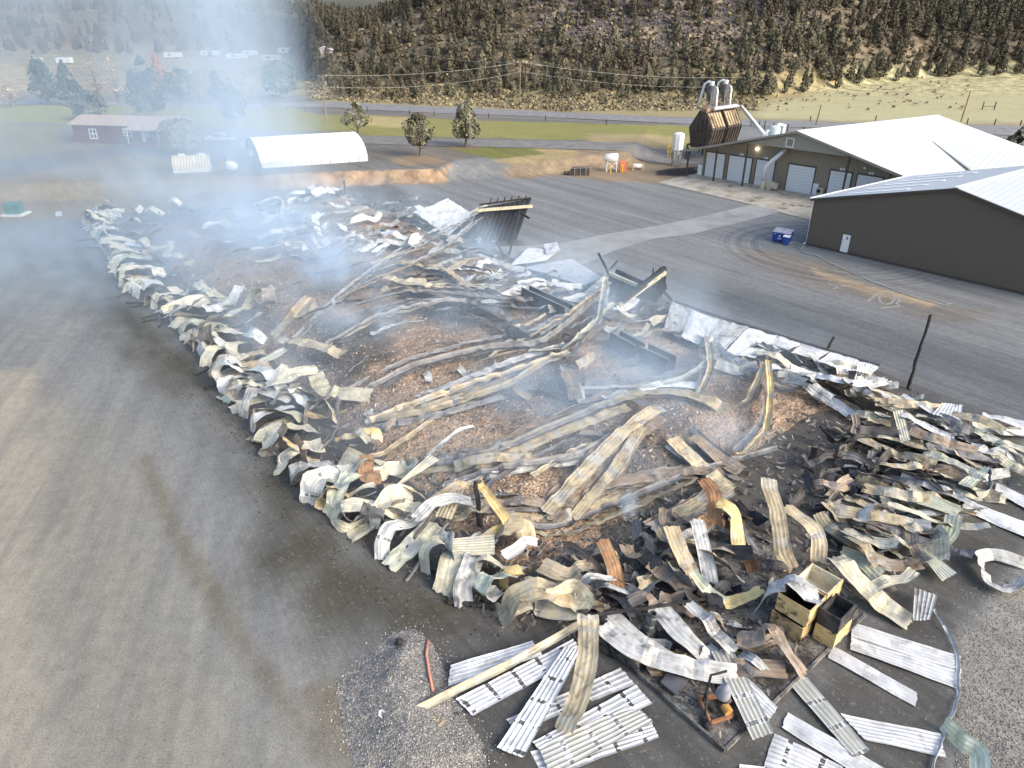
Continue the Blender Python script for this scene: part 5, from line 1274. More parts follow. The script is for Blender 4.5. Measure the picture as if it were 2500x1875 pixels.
# ---- 2. traced curled sheets (w, tone, twist, path)
TR = [
 (.95, 'tan', (0, 25), [(1436, 1500, 1.5), (1436, 1600, 1.3), (1415, 1700, .8), (1375, 1785, .35)], 'tall scorched tan strip hanging down between the fanned sheets'),
 (.95, 'grey', (0, 20), [(1470, 1528, 1.0), (1545, 1585, .9), (1640, 1618, .8), (1730, 1638, .7), (1800, 1648, .6)], 'long grey sheet sagging along the near edge of the slab'),
 (.8, 'grey', (0, -15), [(1490, 1500, .9), (1560, 1560, .8), (1640, 1610, .6)], 'grey sheet lying just above the long sagging grey one'),
 (.9, 'brown', (10, 0), [(1800, 1556, .8), (1845, 1560, 1.0), (1878, 1535, 1.35), (1915, 1580, 1.1), (1962, 1645, .4)], 'humped brown grey sheet in front of the yellow bins'),
 (.35, 'cream', (40, 30), [(983, 1750, .35), (1100, 1690, .5), (1250, 1618, .7), (1412, 1526, .8)], 'long cream rust streaked trim over the fanned sheets'),
 (.35, 'white', (30, 30), [(990, 1750, .30), (1012, 1805, .28), (1042, 1895, .25)], 'bent white trim running down to the bottom edge on gravel'),
 (.28, 'white', (30, 30), [(929, 1739, .4), (960, 1766, .35), (985, 1790, .3)], 'short grey white flashing below the small yellow scrap'),
 (.15, 'white', (20, 60), [(2278, 1482, .2), (2319, 1552, .15), (2338, 1600, .15), (2340, 1660, .12), (2331, 1735, .12), (2312, 1766, .12), (2303, 1800, .12), (2270, 1890, .12)], 'thin crooked white trim running down the right side of the yard'),
 (.7, 'green', (70, 40), [(2306, 1765, .3), (2350, 1812, .4), (2390, 1835, .4), (2394, 1890, .3)], 'bent greenish sheet on the coarse gravel at bottom right'),
 (.66, 'white', (75, 75), [(2510, 1378, .3), (2432, 1352, .5), (2388, 1362, .5), (2408, 1408, .4), (2450, 1440, .35), (2515, 1405, .3)], 'pale sheet bent into an open ring at the right edge'),
 (.5, 'white', (0, 30), [(2200, 965, 1.2), (2260, 1000, .9), (2330, 1040, .6), (2420, 1055, .5), (2520, 1060, .4)], 'long bent white ridge strip along the yard side of the spill'),
 (.45, 'white', (10, 30), [(2200, 1015, 1.5), (2260, 1040, 1.1), (2320, 1068, .8)], 'bent white strip below the long ridge strip'),
 (.8, 'white', (0, 20), [(2400, 1010, .6), (2450, 1025, .6), (2520, 1045, .5)], 'crumpled white sheet at the right edge by the yard'),
 (.75, 'green', (0, 0), [(2335, 1203, .6), (2370, 1175, .9), (2405, 1145, .9), (2420, 1170, .8), (2410, 1205, .5), (2345, 1215, .3)], 'greenish sheet bent into a flat hook at the edge of the spill'),
 (.8, 'grey', (0, 20), [(2370, 1085, .8), (2420, 1105, .9), (2460, 1100, .8), (2480, 1140, .4)], 'grey green sheet bent down at the far right of the spill'),
 # heap at the near end
 (.75, 'rust', (0, 20), [(1470, 1318, 1.9), (1495, 1375, 1.4), (1510, 1440, .6)], 'rust orange strip standing in the heap above the black log'),
 (.95, 'tan', (0, -15), [(1638, 1285, 2.1), (1660, 1343, 1.6), (1692, 1410, .6)], 'yellow grey sheet hanging at the near end, left of two long ones'),
 (.75, 'grey', (0, 15), [(1700, 1268, 2.2), (1719, 1343, 1.5), (1738, 1430, .5)], 'long grey tan sheet hanging right of the yellow grey one'),
 (.8, 'yellow', (0, 10), [(1752, 1228, 2.3), (1790, 1250, 2.1), (1800, 1310, 1.2), (1806, 1358, .7)], 'yellow sheet with dangling rusty tip at the near end'),
 (.8, 'rust', (0, 20), [(1718, 1170, 2.2), (1742, 1205, 2.1), (1745, 1285, 1.2)], 'rust brown curled sheet at the top of the near end heap'),
 (.85, 'tan', (0, 10), [(1872, 1172, 2.4), (1898, 1250, 2.0), (1912, 1345, 1.1), (1932, 1390, .5)], 'tall tan strip standing alone behind the yellow bins'),
 (.8, 'tan', (0, 20), [(1918, 1236, 1.8), (1990, 1292, 1.7), (2000, 1325, 1.4), (1998, 1372, .8)], 'tan sheet bent over at right angle behind the open bin'),
 (1.0, 'cream', (0, 40), [(1242, 1490, .25), (1290, 1470, .4), (1340, 1488, .35), (1400, 1492, .5), (1436, 1462, 1.0), (1400, 1428, 1.5), (1335, 1452, 1.2)], 'large cream sheet looped back on itself at the near corner'),
 (1.1, 'brown', (0, 10), [(1588, 1372, 1.0), (1643, 1410, .8), (1690, 1448, .5)], 'purple grey scorched sheet sloping in the near end heap'),
 (.55, 'green', (0, 30), [(1688, 1395, 1.6), (1722, 1440, 1.3), (1768, 1472, 1.0)], 'slim greenish strip leading down to the bright yellow sheet'),
 (.75, 'yellow', (0, -20), [(1766, 1472, 1.0), (1810, 1462, 1.1), (1862, 1445, 1.3)], 'bright yellow sheet left of the yellow bins'),
 (1.35, 'grey', (-10, 0), [(1848, 1485, .8), (1880, 1440, 2.0), (1932, 1415, 2.55), (1965, 1438, 2.5), (2010, 1470, 2.3)], 'smooth grey sheet draped over the front yellow bin'),
 (.6, 'grey', (0, 20), [(1675, 1473, 1.2), (1731, 1527, 1.1), (1790, 1592, .7)], 'slim grey strip leading down to the leaning pale sheet'),
 (1.0, 'grey', (10, -20), [(1606, 1480, 1.0), (1668, 1552, .9), (1725, 1608, .6)], 'broad grey streaked sheet in the middle of the slab'),
 (.9, 'brown', (0, 0), [(1775, 1628, .6), (1840, 1630, .6), (1918, 1635, .5)], 'white and brown sheet lying level right of the leaning pale sheet'),
 (.9, 'tan', (20, -10), [(1320, 1378, 1.0), (1380, 1402, 1.0), (1440, 1378, 1.2)], 'yellow tan sheet bowed below the hay at the near end'),
 (.85, 'brown', (0, 15), [(1535, 1470, .9), (1575, 1455, 1.2), (1595, 1490, .8)], 'brown white sheet bent over the black log'),
 (1.1, 'cream', (0, 0), [(2040, 1360, 1.2), (2080, 1400, 1.1), (2150, 1470, .5), (2222, 1520, .15)], 'long pale sheet sliding from behind the bins to the yard'),
 (1.0, 'tan', (0, 20), [(2150, 1380, .9), (2110, 1330, 1.3), (2070, 1310, 1.1)], 'tan sheet fanned above the ash patch right of the bins'),
 (.85, 'cream', (60, 30), [(2280, 1290, .8), (2300, 1320, 1.0), (2295, 1365, .5)], 'cream strip folded upright beside the yellow green banded sheet'),
 (.9, 'green', (0, 10), [(2330, 1262, .9), (2318, 1300, .7), (2290, 1330, .3)], 'pale green sheet end drooping onto the gravel'),
 # left edge heroes
 (1.4, 'cream', (0, 30), [(625, 735, .7), (655, 738, 1.8), (650, 705, 3.0), (620, 715, 2.6), (600, 755, 1.0)], 'wide cream sheet arched high above the middle of the road side edge'),
 (1.2, 'tan', (0, 0), [(665, 820, 1.0), (710, 780, 1.6), (775, 745, 2.0)], 'broad tan sheet sloping up over the hay beside the arched one'),
 (.8, 'tan', (10, 20), [(690, 800, 1.0), (720, 760, 1.9), (752, 725, 2.2)], 'tan strip rising just behind the broad tan sheet'),
 (1.1, 'tan', (0, 10), [(630, 850, .8), (690, 830, 1.5), (760, 840, 1.3), (838, 865, 1.0)], 'tan sheet curling over dark hay behind the road side edge'),
 (1.2, 'cream', (0, 30), [(765, 905, 1.9), (790, 950, 1.6), (830, 960, 1.5), (905, 965, 1.1)], 'cream sheet with a peaked fold at the edge of the dark hay'),
 (1.0, 'white', (0, 0), [(600, 915, .3), (615, 900, 1.6), (650, 905, 1.9), (690, 950, 1.2)], 'white hooped sheet bulging at the road side edge by three sticks'),
 (1.0, 'white', (0, 0), [(600, 970, .2), (625, 950, 1.2), (665, 960, 1.2), (710, 975, .8)], 'white hooped sheet below the other bulging hoop'),
 (1.3, 'cream', (0, 10), [(620, 1050, .2), (625, 1010, .9), (660, 1000, 1.2), (720, 1010, 1.0), (735, 1030, .5)], 'boxy cream sheet at the outermost bulge of the road side edge'),
 (.8, 'cream', (0, 0), [(745, 1040, .4), (755, 985, 1.3), (800, 985, 1.6), (818, 1030, .8)], 'cream sheet bent into a square frame left of the grey post'),
 (.8, 'yellow', (0, 15), [(820, 1075, 1.2), (880, 1060, 1.4), (918, 1050, 1.5), (920, 1075, 1.2)], 'yellow tan sheet with bright folded end right of the grey post'),
 (.9, 'rust', (0, 0), [(895, 1110, 1.7), (895, 1160, 1.2), (930, 1165, .9)], 'orange tan triangular sheet on the middle of the road side edge'),
 (.9, 'cream', (0, 0), [(920, 1205, 1.0), (850, 1225, 1.1), (815, 1265, .7), (850, 1290, .3), (930, 1240, .5)], 'cream sheet bent into a long flat loop over the road'),
 (1.0, 'cream', (0, 0), [(1030, 1245, 1.2), (960, 1225, 1.5), (920, 1245, 1.4), (918, 1290, .6)], 'pale yellow sheet draped right of the long flat loop'),
 (.55, 'yellow', (0, 20), [(1170, 1180, 2.6), (1195, 1215, 2.2), (1235, 1270, 1.6), (1260, 1300, .9)], 'yellow strip falling from the top of the short black post'),
 (1.1, 'tan', (0, 40), [(1210, 1310, .7), (1230, 1285, 1.5), (1280, 1290, 1.5), (1290, 1330, .7)], 'tan sheet rolled into a hood right of the short black post'),
 (.9, 'cream', (0, 10), [(1040, 1400, .2), (1040, 1345, 1.2), (1070, 1320, 1.5), (1100, 1340, 1.1)], 'cream sheet hooped at the corner above the burnt sill'),
 (1.0, 'cream', (0, 0), [(1160, 1440, .3), (1150, 1380, 1.2), (1190, 1365, 1.3), (1235, 1385, .9)], 'cream grey sheet drooping over the burnt sill, second from the corner'),
 (.8, 'yellow', (0, 10), [(1235, 1440, .3), (1230, 1400, 1.1), (1275, 1390, 1.1)], 'small yellowish sheet drooping at the near corner'),
 (.8, 'cream', (0, 0), [(1260, 1440, .5), (1285, 1420, .9), (1320, 1432, .8)], 'crumpled cream scrap next to the looped near corner sheet'),
 # long strips over the hay
 (.55, 'dark', (20, 40), [(860, 973, .5), (1010, 893, .8), (1190, 848, .9), (1330, 830, 1.0), (1460, 725, 1.6)], 'long dark curved strip crossing the hay from the peaked cream sheet'),
 (.6, 'tan', (20, 0), [(905, 1028, .4), (1085, 960, .6), (1255, 905, .8), (1390, 860, .8)], 'long tan strip crossing the hay below the dark curved one'),
 (.6, 'tan', (10, 30), [(900, 1030, .3), (1060, 1000, .5), (1240, 940, .6), (1320, 890, .9)], 'tan brown strip starting beside the grey post'),
 (.6, 'dark', (10, 30), [(995, 1140, .4), (1190, 1107, .4), (1356, 1040, .5), (1526, 972, .6), (1590, 995, .6)], 'dark strip bending across the middle of the hay'),
 (.55, 'dark', (0, 20), [(1085, 1187, .3), (1243, 1141, .4), (1412, 1113, .5), (1500, 1062, .5)], 'dark grey strip curving over the front hay'),
 (.5, 'dark', (0, 0), [(1232, 1277, .4), (1356, 1288, .35), (1526, 1220, .5), (1695, 1153, .6), (1900, 1096, .8)], 'longest dark purlin sweeping across the front of the hay'),
 (.95, 'tan', (0, 10), [(1335, 1252, .4), (1447, 1130, .7), (1526, 1051, .9), (1605, 995, 1.0)], 'wide tan sheet reaching diagonally over the front hay'),
 (.7, 'tan', (0, 15), [(1400, 1266, .4), (1503, 1142, .7), (1582, 1017, 1.0)], 'narrower tan sheet beside the wide diagonal one'),
 (.8, 'brown', (10, 0), [(1464, 1183, .4), (1639, 1158, .5), (1763, 1147, .7)], 'brown tan sheet lying level near the thin white smoke plume'),
 (1.0, 'tan', (0, 20), [(1640, 1070, .7), (1729, 1153, .6), (1786, 1198, .6)], 'broad tan sheet pointing down right in the hay'),
 (1.0, 'brown', (0, 10), [(1690, 1065, .7), (1760, 1120, .7), (1810, 1150, .7)], 'brown sheet beside the broad tan one'),
 (.9, 'tan', (0, 10), [(1590, 1290, .4), (1695, 1232, .7), (1786, 1175, .9)], 'yellow grey ribbed sheet reaching into the near end heap'),
 (1.0, 'tan', (0, 15), [(1478, 985, .6), (1582, 955, .8), (1680, 960, .7), (1770, 995, .6)], 'pale tan twin folded sheet in the upper middle of the hay'),
 (.8, 'white', (0, 10), [(1560, 950, .7), (1620, 938, .7), (1705, 938, .7)], 'whitish sheet just above the twin folded sheet'),
 (.4, 'grey', (0, 30), [(1413, 950, .5), (1582, 943, .6), (1673, 921, 1.0), (1729, 880, 1.8), (1740, 825, 2.6)], 'narrow grey strip arching up beside the fallen wall'),
 (.42, 'yellow', (0, 30), [(1875, 880, 2.9), (1882, 960, 2.2), (1870, 1050, 1.1), (1808, 1118, .6)], 'narrow yellow strip arching down onto the hay at the right'),
 (.4, 'tan', (0, 20), [(1868, 885, 2.6), (1835, 960, 1.6), (1815, 985, 1.0)], 'narrow tan strip leaning beside the yellow arched strip'),
 (.45, 'tan', (0, 20), [(1730, 835, 2.6), (1735, 900, 1.9), (1710, 960, .9)], 'narrow tan strip arched beside the grey one'),
 (1.0, 'tan', (0, 0), [(925, 672, 1.2), (1000, 690, 1.3), (1085, 698, 1.0)], 'bright tan sheet folded over the middle of the far hay'),
 (.8, 'tan', (0, 10), [(925, 660, 1.3), (980, 640, 1.8), (1080, 655, 1.3), (1150, 700, .9)], 'tan ridged sheet just behind the bright tan one'),
 (.6, 'dark', (0, 20), [(870, 745, .9), (1005, 710, 1.6), (1150, 722, 1.2), (1300, 735, .8), (1458, 722, .9)], 'dark long sheet humped over the middle of the far hay'),
 (.55, 'dark', (0, 20), [(800, 840, .5), (930, 770, 1.2), (1070, 735, 1.4), (1140, 735, 1.1)], 'dark strip running down left from the humped sheet'),
 (.9, 'char', (0, 20), [(1100, 740, 1.5), (1200, 775, 1.1), (1290, 830, .8)], 'blackened sheet curving down right from the humped sheet'),
 (.45, 'grey', (20, 40), [(1180, 515, 3.6), (1100, 555, 2.6), (960, 630, 1.6), (830, 730, 1.2), (700, 860, .9)], 'very long grey rail sagging from the dark leaning wall'),
 (.45, 'tan', (20, 40), [(1180, 530, 3.2), (1073, 616, 2.0), (960, 665, 1.3), (850, 720, 1.0)], 'long tan rail below the grey one'),
 (.5, 'cream', (0, 40), [(1480, 675, 3.2), (1470, 745, 2.0), (1462, 780, 1.4), (1405, 850, .9)], 'cream strip arching down from the dark broken corner'),
 (.5, 'tan', (0, 20), [(1490, 690, 2.6), (1400, 760, 1.6), (1310, 815, .9), (1200, 870, .7)], 'tan strip sloping left from the dark broken corner'),
 (.6, 'cream', (0, 20), [(1500, 740, 1.6), (1440, 800, 1.2), (1380, 850, .9), (1290, 860, .7)], 'cream strip fanning out below the dark broken corner'),
 (.7, 'brown', (0, 0), [(1060, 1220, .4), (1120, 1232, .5), (1280, 1225, .5), (1400, 1232, .4)], 'dark brown sheet lying level beside the short black post'),
 (.8, 'tan', (30, 0), [(1110, 1140, .5), (1180, 1120, .8), (1300, 1118, .6)], 'orange edged sheet on the front hay'),
 (1.0, 'brown', (0, 10), [(1380, 905, 1.6), (1395, 930, 1.2), (1405, 975, .6)], 'brown sheet standing bent in the middle of the hay'),
 (.5, 'white', (60, 30), [(762, 570, 2.2), (775, 590, 1.6), (785, 602, .9)], 'pointed white sheet standing in the far smoke'),
 (.9, 'white', (80, 80), [(692, 488, 2.6), (692, 510, 1.4), (686, 535, .2)], 'tall white sheet standing upright at the far end'),
]
NARROW = 'metal_strip'
for w, tone, tw, path, lab in TR:
    nar = w < .62
    ribbon([P(*q) for q in path], w, tone, tw, NARROW if nar else 'metal_sheet', lab, 'metal strip' if nar else 'metal sheet', crump=.05 if not nar else .025, cup=.1 if nar else 0.0, smooth=.55)

g_ = random.Random(8); _i0 = next(i for i, q in enumerate(TR) if q[4].startswith('long dark curved'))
for w, tone, tw, path, lab in TR[_i0:_i0 + 33]:
    if len(path) < 3: continue
    for kk in range(2):
        dx, dy = g_.uniform(-14, 14), g_.uniform(6, 20) * (1 if kk else -1); c_ = [(q[0] + dx + g_.uniform(-9, 9), q[1] + dy + g_.uniform(-5, 5), max(.08, q[2] * g_.uniform(.45, .8) - .05)) for q in path]
        if g_.random() < .5: c_ = c_[:-1] if len(c_) > 3 else c_
        l2 = ('torn strip above the ' if not kk else 'torn strip below the ') + lab.replace('long ', '').replace('very ', '')
        ribbon([P(*q) for q in c_], g_.uniform(.35, .85), g_.choice(('dark', 'grey', 'tan', 'dark', 'brown', 'brown')), (g_.uniform(-30, 40), g_.uniform(-30, 40)), 'torn_strip', ' '.join(l2.split()[:16]), 'torn strip', crump=.07, smooth=.3, taper=g_.uniform(.5, 1))

# ---- 3. the row of curled wall sheets along the road side edge
EDGE = [(1225, 1510), (1110, 1455), (1000, 1395), (900, 1330), (815, 1270), (720, 1195), (655, 1110), (600, 1030), (545, 950), (478, 850), (395, 765), (300, 705), (272, 640), (236, 585), (205, 548), (260, 520)]
ep, eL = resample([at(*q) for q in EDGE], 1.12)
INW = V((.788, .615, 0)); ALONG = V((-.615, .788, 0)); ne = 0
rg = random.Random(42)
STY = [
 [(4.6, .5), (3.0, 1.1), (1.4, 1.5), (.3, 1.3), (-.2, .7), (.2, .12), (1.0, .08)],
 [(4.0, .5), (2.2, 1.5), (.8, 2.0), (-.1, 1.4), (.4, .6), (1.4, .9)],
 [(4.6, .5), (2.6, 1.0), (1.0, 1.2), (.1, .7), (-.3, .06)],
 [(2.4, .3), (1.4, 1.2), (.9, 2.1), (1.2, 2.9)],
 [(3.4, .7), (1.3, .7), (-.7, .12)],
 [(4.2, .6), (2.2, 1.6), (.7, 1.7), (.2, .9), (-.1, .05)],
 [(3.2, .5), (1.8, 1.7), (1.0, 1.0), (.3, 1.5), (-.2, .2)],
]
for i, p in enumerate(ep):
    if i % 9 == 5 or ne >= 84: continue
    ne += 1; st = rg.choice(STY); yaw = R(rg.uniform(-38, 38)); sc_ = rg.uniform(.62, 1.02); f = i / len(ep)
    d = Matrix.Rotation(yaw, 3, 'Z') @ INW; sl = rg.uniform(-.25, .25)
    path = []
    for a, z in st:
        q = p + d * (a * sc_) + ALONG * rg.uniform(-.28, .28); q.z = z * sc_ * rg.uniform(.8, 1.2); path.append(q)
    tone = rg.choices(('cream', 'grey', 'white', 'tan', 'green', 'yellow', 'pale'), (9, 1.2, 1.2 if f < .3 else 2, 1.8, 1.6, .9 if f < .5 else .2, 2))[0]
    ribbon(path, rg.uniform(1.0, 1.5), tone, (rg.uniform(-18, 18), rg.uniform(-25, 25)), label=f'{TN[tone]} buckled sheet, {ordn(ne)} from the near corner along the road side edge', name='wall_sheet', cat='wall sheet', group='buckled sheets along the road side edge', crump=rg.uniform(.05, .11), smooth=rg.uniform(.0, .5), taper=rg.uniform(.75, 1.1))

# ---- 4. random fill, by region of the wreck
def fill(polypx, n, dirs, lens, widths, tones, hts, phrase, group, name='metal_sheet', cat='metal sheet', tilt=40, bend=.5, crump=.07, key=None, kind='sheet', seed=1):
    rg = random.Random(seed); xs = [p[0] for p in polypx]; ys = [p[1] for p in polypx]; C = []; tries = 0
    while len(C) < n and tries < n * 60:
        tries += 1; px, py = rg.uniform(min(xs), max(xs)), rg.uniform(min(ys), max(ys))
        if not inside(px, py, polypx): continue
        m = min((math.hypot((px - a) , (py - b) * 1.4) for a, b in C), default=999)
        if m < .55 * math.sqrt((max(xs)-min(xs)) * (max(ys)-min(ys)) / n) and tries < n * 30: continue
        C.append((px, py))
    C.sort(key=lambda q: key(q) if key else q[0])
    for i, (px, py) in enumerate(C):
        ang = R(rg.choice(dirs) + rg.uniform(-14, 14)); a = at(px - 30 * math.cos(ang), py - 30 * math.sin(ang) * .7, .5); b = at(px + 30 * math.cos(ang), py + 30 * math.sin(ang) * .7, .5)
        d = (b - a); d.z = 0; d.normalize(); c = at(px, py, .5); L = rg.uniform(*lens); h0 = rg.uniform(*hts); path = []; k = rg.choice((3, 4, 4, 5)); side = V((-d.y, d.x, 0)); cv = rg.uniform(-.12, .12) * L
        up = rg.uniform(-bend, bend); endk = rg.random()
        for j in range(k):
            t = j / (k - 1) * 2 - 1; q = c + d * (t * L / 2) + side * (cv * t * t + rg.uniform(-.1, .1)); z = h0 + up * (1 - t * t) + rg.uniform(-.18, .18) * bend * 1.6
            if j == k - 1 and endk < .3: z += rg.uniform(.3, 1.0) * bend; q -= d * .3
            q.z = max(.06, z) + hs(q.x, q.y); path.append(q)
        tone = rg.choice(tones); tt = rg.uniform(-tilt, tilt)
        ribbon(path, rg.uniform(*widths), tone, (tt, tt + rg.uniform(-30, 30)), name, f'{TN[tone]} {kind}, {ordn(i + 1)} {phrase}', cat, group, crump * rg.uniform(.8, 1.6), smooth=rg.uniform(.0, .45), taper=rg.uniform(.6, 1.1))
W_, Cc, G_, T_, B_, K_, Dk, Gr, Rr, Y_ = 'white', 'cream', 'grey', 'tan', 'brown', 'char', 'dark', 'green', 'rust', 'yellow'
dist = lambda a, b: (lambda q: math.hypot(q[0] - a, (q[1] - b) * 1.5))
fill([(640, 500), (760, 462), (900, 462), (1000, 490), (1090, 560), (1230, 600), (1180, 650), (1000, 625), (800, 610), (660, 560)], 64, (0, -20, 20, -50, 160, 60), (1.8, 4.6), (.7, 1.3), (W_, W_, W_, G_, Cc, Cc, Dk), (.4, 1.5), 'from the dark leaning wall among the far end wreckage', 'scattered sheets at the far end', 'roof_sheet', 'roof sheet', tilt=45, bend=.5, key=dist(1250, 540), seed=3)
fill([(240, 520), (420, 500), (640, 560), (800, 620), (640, 680), (430, 640), (300, 580)], 26, (0, -15, 20, 150), (1.8, 4.5), (.6, 1.0), (Cc, W_, Cc, G_, T_), (.4, 1.3), 'from the arched cream sheet in the smoky far left part', 'smoky sheets at the far left', tilt=50, bend=.7, key=dist(650, 700), seed=4)
fill([(1100, 640), (1300, 690), (1450, 720), (1640, 770), (1640, 860), (1500, 850), (1350, 800), (1150, 740)], 46, (-30, -24, 20, -35), (2.0, 5.5), (.5, 1.0), (W_, W_, Cc, G_, G_, Dk, T_), (.3, 1.1), 'from the dark broken corner in the middle wreckage', 'strips below the broken corner', 'roof_sheet', 'roof sheet', tilt=45, bend=.5, key=dist(1560, 700), seed=5)
fill([(1700, 880), (1850, 870), (2020, 900), (2150, 930), (2200, 990), (2080, 1010), (1950, 975), (1800, 935)], 36, (18, 24, 30, -25), (1.8, 4.5), (.5, .95), (W_, Cc, G_, G_, Dk, T_), (.5, 1.5), 'from the tall black pole below the fallen wall', 'strips below the fallen wall', tilt=50, bend=.55, key=dist(2218, 947), seed=6)
fill([(2080, 1010), (2220, 985), (2400, 1030), (2500, 1060), (2500, 1150), (2400, 1170), (2330, 1250), (2250, 1340), (2140, 1330), (2120, 1230), (2200, 1120), (2120, 1060)], 58, (22, 26, 30, 18, 34), (2.4, 5.5), (.6, 1.0), (T_, T_, G_, Cc, Gr, B_, Dk, Cc), (.25, 1.0), 'out from the tall black pole in the right hand spill', 'long sheets of the right hand spill', tilt=40, bend=.45, key=dist(2218, 960), seed=7)
fill([(2090, 1240), (2180, 1290), (2260, 1350), (2230, 1440), (2140, 1420), (2060, 1340), (2010, 1270)], 16, (25, 40, -30, 60), (1.6, 3.2), (.6, 1.0), (T_, Cc, Gr, G_, B_), (.2, .9), 'from the open yellow bin in the pile right of it', 'sheets right of the bins', tilt=50, bend=.5, key=dist(2010, 1400), seed=8)
fill([(1320, 1390), (1480, 1350), (1580, 1290), (1700, 1240), (1850, 1260), (1900, 1400), (1800, 1480), (1600, 1490), (1400, 1470)], 58, (10, 35, 60, -30, 80, 45), (1.2, 3.2), (.5, .95), (B_, B_, T_, Rr, Dk, Dk, K_, T_, G_, 'navy'), (.15, 1.1), 'from the looped cream sheet in the near end heap', 'scorched sheets of the near end heap', 'heap_sheet', 'heap sheet', tilt=60, bend=.7, key=dist(1400, 1460), seed=9)
fill([(1940, 1110), (2040, 1060), (2130, 1050), (2170, 1120), (2120, 1200), (2040, 1240), (1930, 1230)], 32, (20, -40, 60, 85, 120), (1.0, 2.6), (.3, .7), (K_, K_, K_, Dk, B_), (.3, 1.3), 'from the tall tan strip in the black core', 'black strips of the burnt core', 'charred_strip', 'charred strip', tilt=70, bend=.9, key=dist(1900, 1250), kind='charred strip', seed=10)
fill([(900, 1250), (1080, 1290), (1250, 1350), (1330, 1400), (1260, 1350), (1090, 1230), (960, 1140), (850, 1060), (780, 990), (760, 1010), (850, 1130)], 18, (-30, 20, 150, 60), (1.6, 3.4), (.6, 1.05), (T_, Cc, Cc, Y_, G_), (.5, 1.4), 'from the near corner along the inner edge', 'sheets inside the road side edge', 'wall_sheet', 'wall sheet', tilt=55, bend=.7, key=dist(1330, 1450), seed=12)
fill([(700, 640), (1000, 640), (1250, 800), (1450, 900), (1600, 1000), (1500, 1200), (1200, 1250), (1000, 1150), (850, 900), (640, 760)], 20, (-25, -30, -18), (4.0, 9.0), (.3, .5), (Dk, T_, Dk, G_), (.15, .5), 'from the short black post among the strips across the hay', 'thin strips across the hay', 'metal_strip', 'metal strip', tilt=40, bend=.35, crump=.03, key=dist(1170, 1300), kind='thin strip', seed=13)

fill([(760, 1000), (690, 900), (600, 790), (470, 660), (380, 590), (300, 570), (380, 690), (520, 830), (640, 960)], 34, (-25, 10, 35, 150), (2.4, 4.8), (.95, 1.4), (Cc, Cc, W_, T_, Cc, Cc), (.7, 1.7), 'from the peaked cream sheet along the far inner edge', 'sheets inside the far road side edge', 'wall_sheet', 'wall sheet', tilt=38, bend=.6, key=dist(790, 940), seed=22)
fill([(560, 500), (700, 560), (900, 640), (1000, 625), (800, 600), (700, 480)], 22, (-10, 20, -30), (2.0, 6.0), (.4, .9), (W_, G_, Cc, Dk, W_), (.3, 1.0), 'from the tall upright white sheet across the far floor', 'strips across the far floor', 'roof_sheet', 'roof sheet', tilt=45, bend=.5, key=dist(690, 510), seed=23)
fill([(640, 560), (900, 590), (1230, 640), (1450, 700), (1250, 790), (1000, 730), (800, 660), (640, 640)], 46, (-12, -22, -30, 15), (2.5, 8.0), (.4, .95), (W_, G_, G_, Dk, T_, Cc, Dk), (.2, .9), 'from the cream arching strip across the far hay', 'strips across the far hay', 'bent_strip', 'bent strip', tilt=40, bend=.45, key=dist(1480, 690), kind='strip', seed=24)
fill([(820, 1000), (1250, 830), (1640, 860), (1700, 1000), (1560, 1180), (1250, 1200), (960, 1100)], 16, (-28, -20, 20, 70), (1.2, 3.6), (.5, .95), (T_, B_, Dk, T_, G_), (.1, .4), 'from the wide diagonal tan sheet on the middle hay', 'sheets on the middle hay', 'roof_sheet', 'roof sheet', tilt=45, bend=.5, key=dist(1450, 1130), seed=25)
fill([(1500, 1560), (1560, 1500), (1750, 1480), (1870, 1500), (1900, 1580), (1820, 1660), (1700, 1640), (1600, 1640)], 16, (30, 42, 20, -20), (1.2, 3.0), (.4, .8), (G_, B_, Dk, G_, K_), (.25, .6), 'from the leaning pale sheet over the burnt slab', 'sheets over the burnt slab', tilt=40, bend=.4, key=dist(1790, 1600), seed=26)
fill([(2080, 1010), (2300, 1010), (2480, 1090), (2380, 1170), (2230, 1330), (2090, 1320), (2060, 1180)], 40, (20, 28, 36, 14), (1.6, 4.0), (.5, .9), (T_, G_, Dk, B_, Cc, Dk), (.1, .5), 'from the yellow green banded sheet, half buried', 'buried sheets of the right hand spill', 'spill_sheet', 'spill sheet', tilt=30, bend=.35, crump=.09, key=dist(2280, 1360), seed=27)
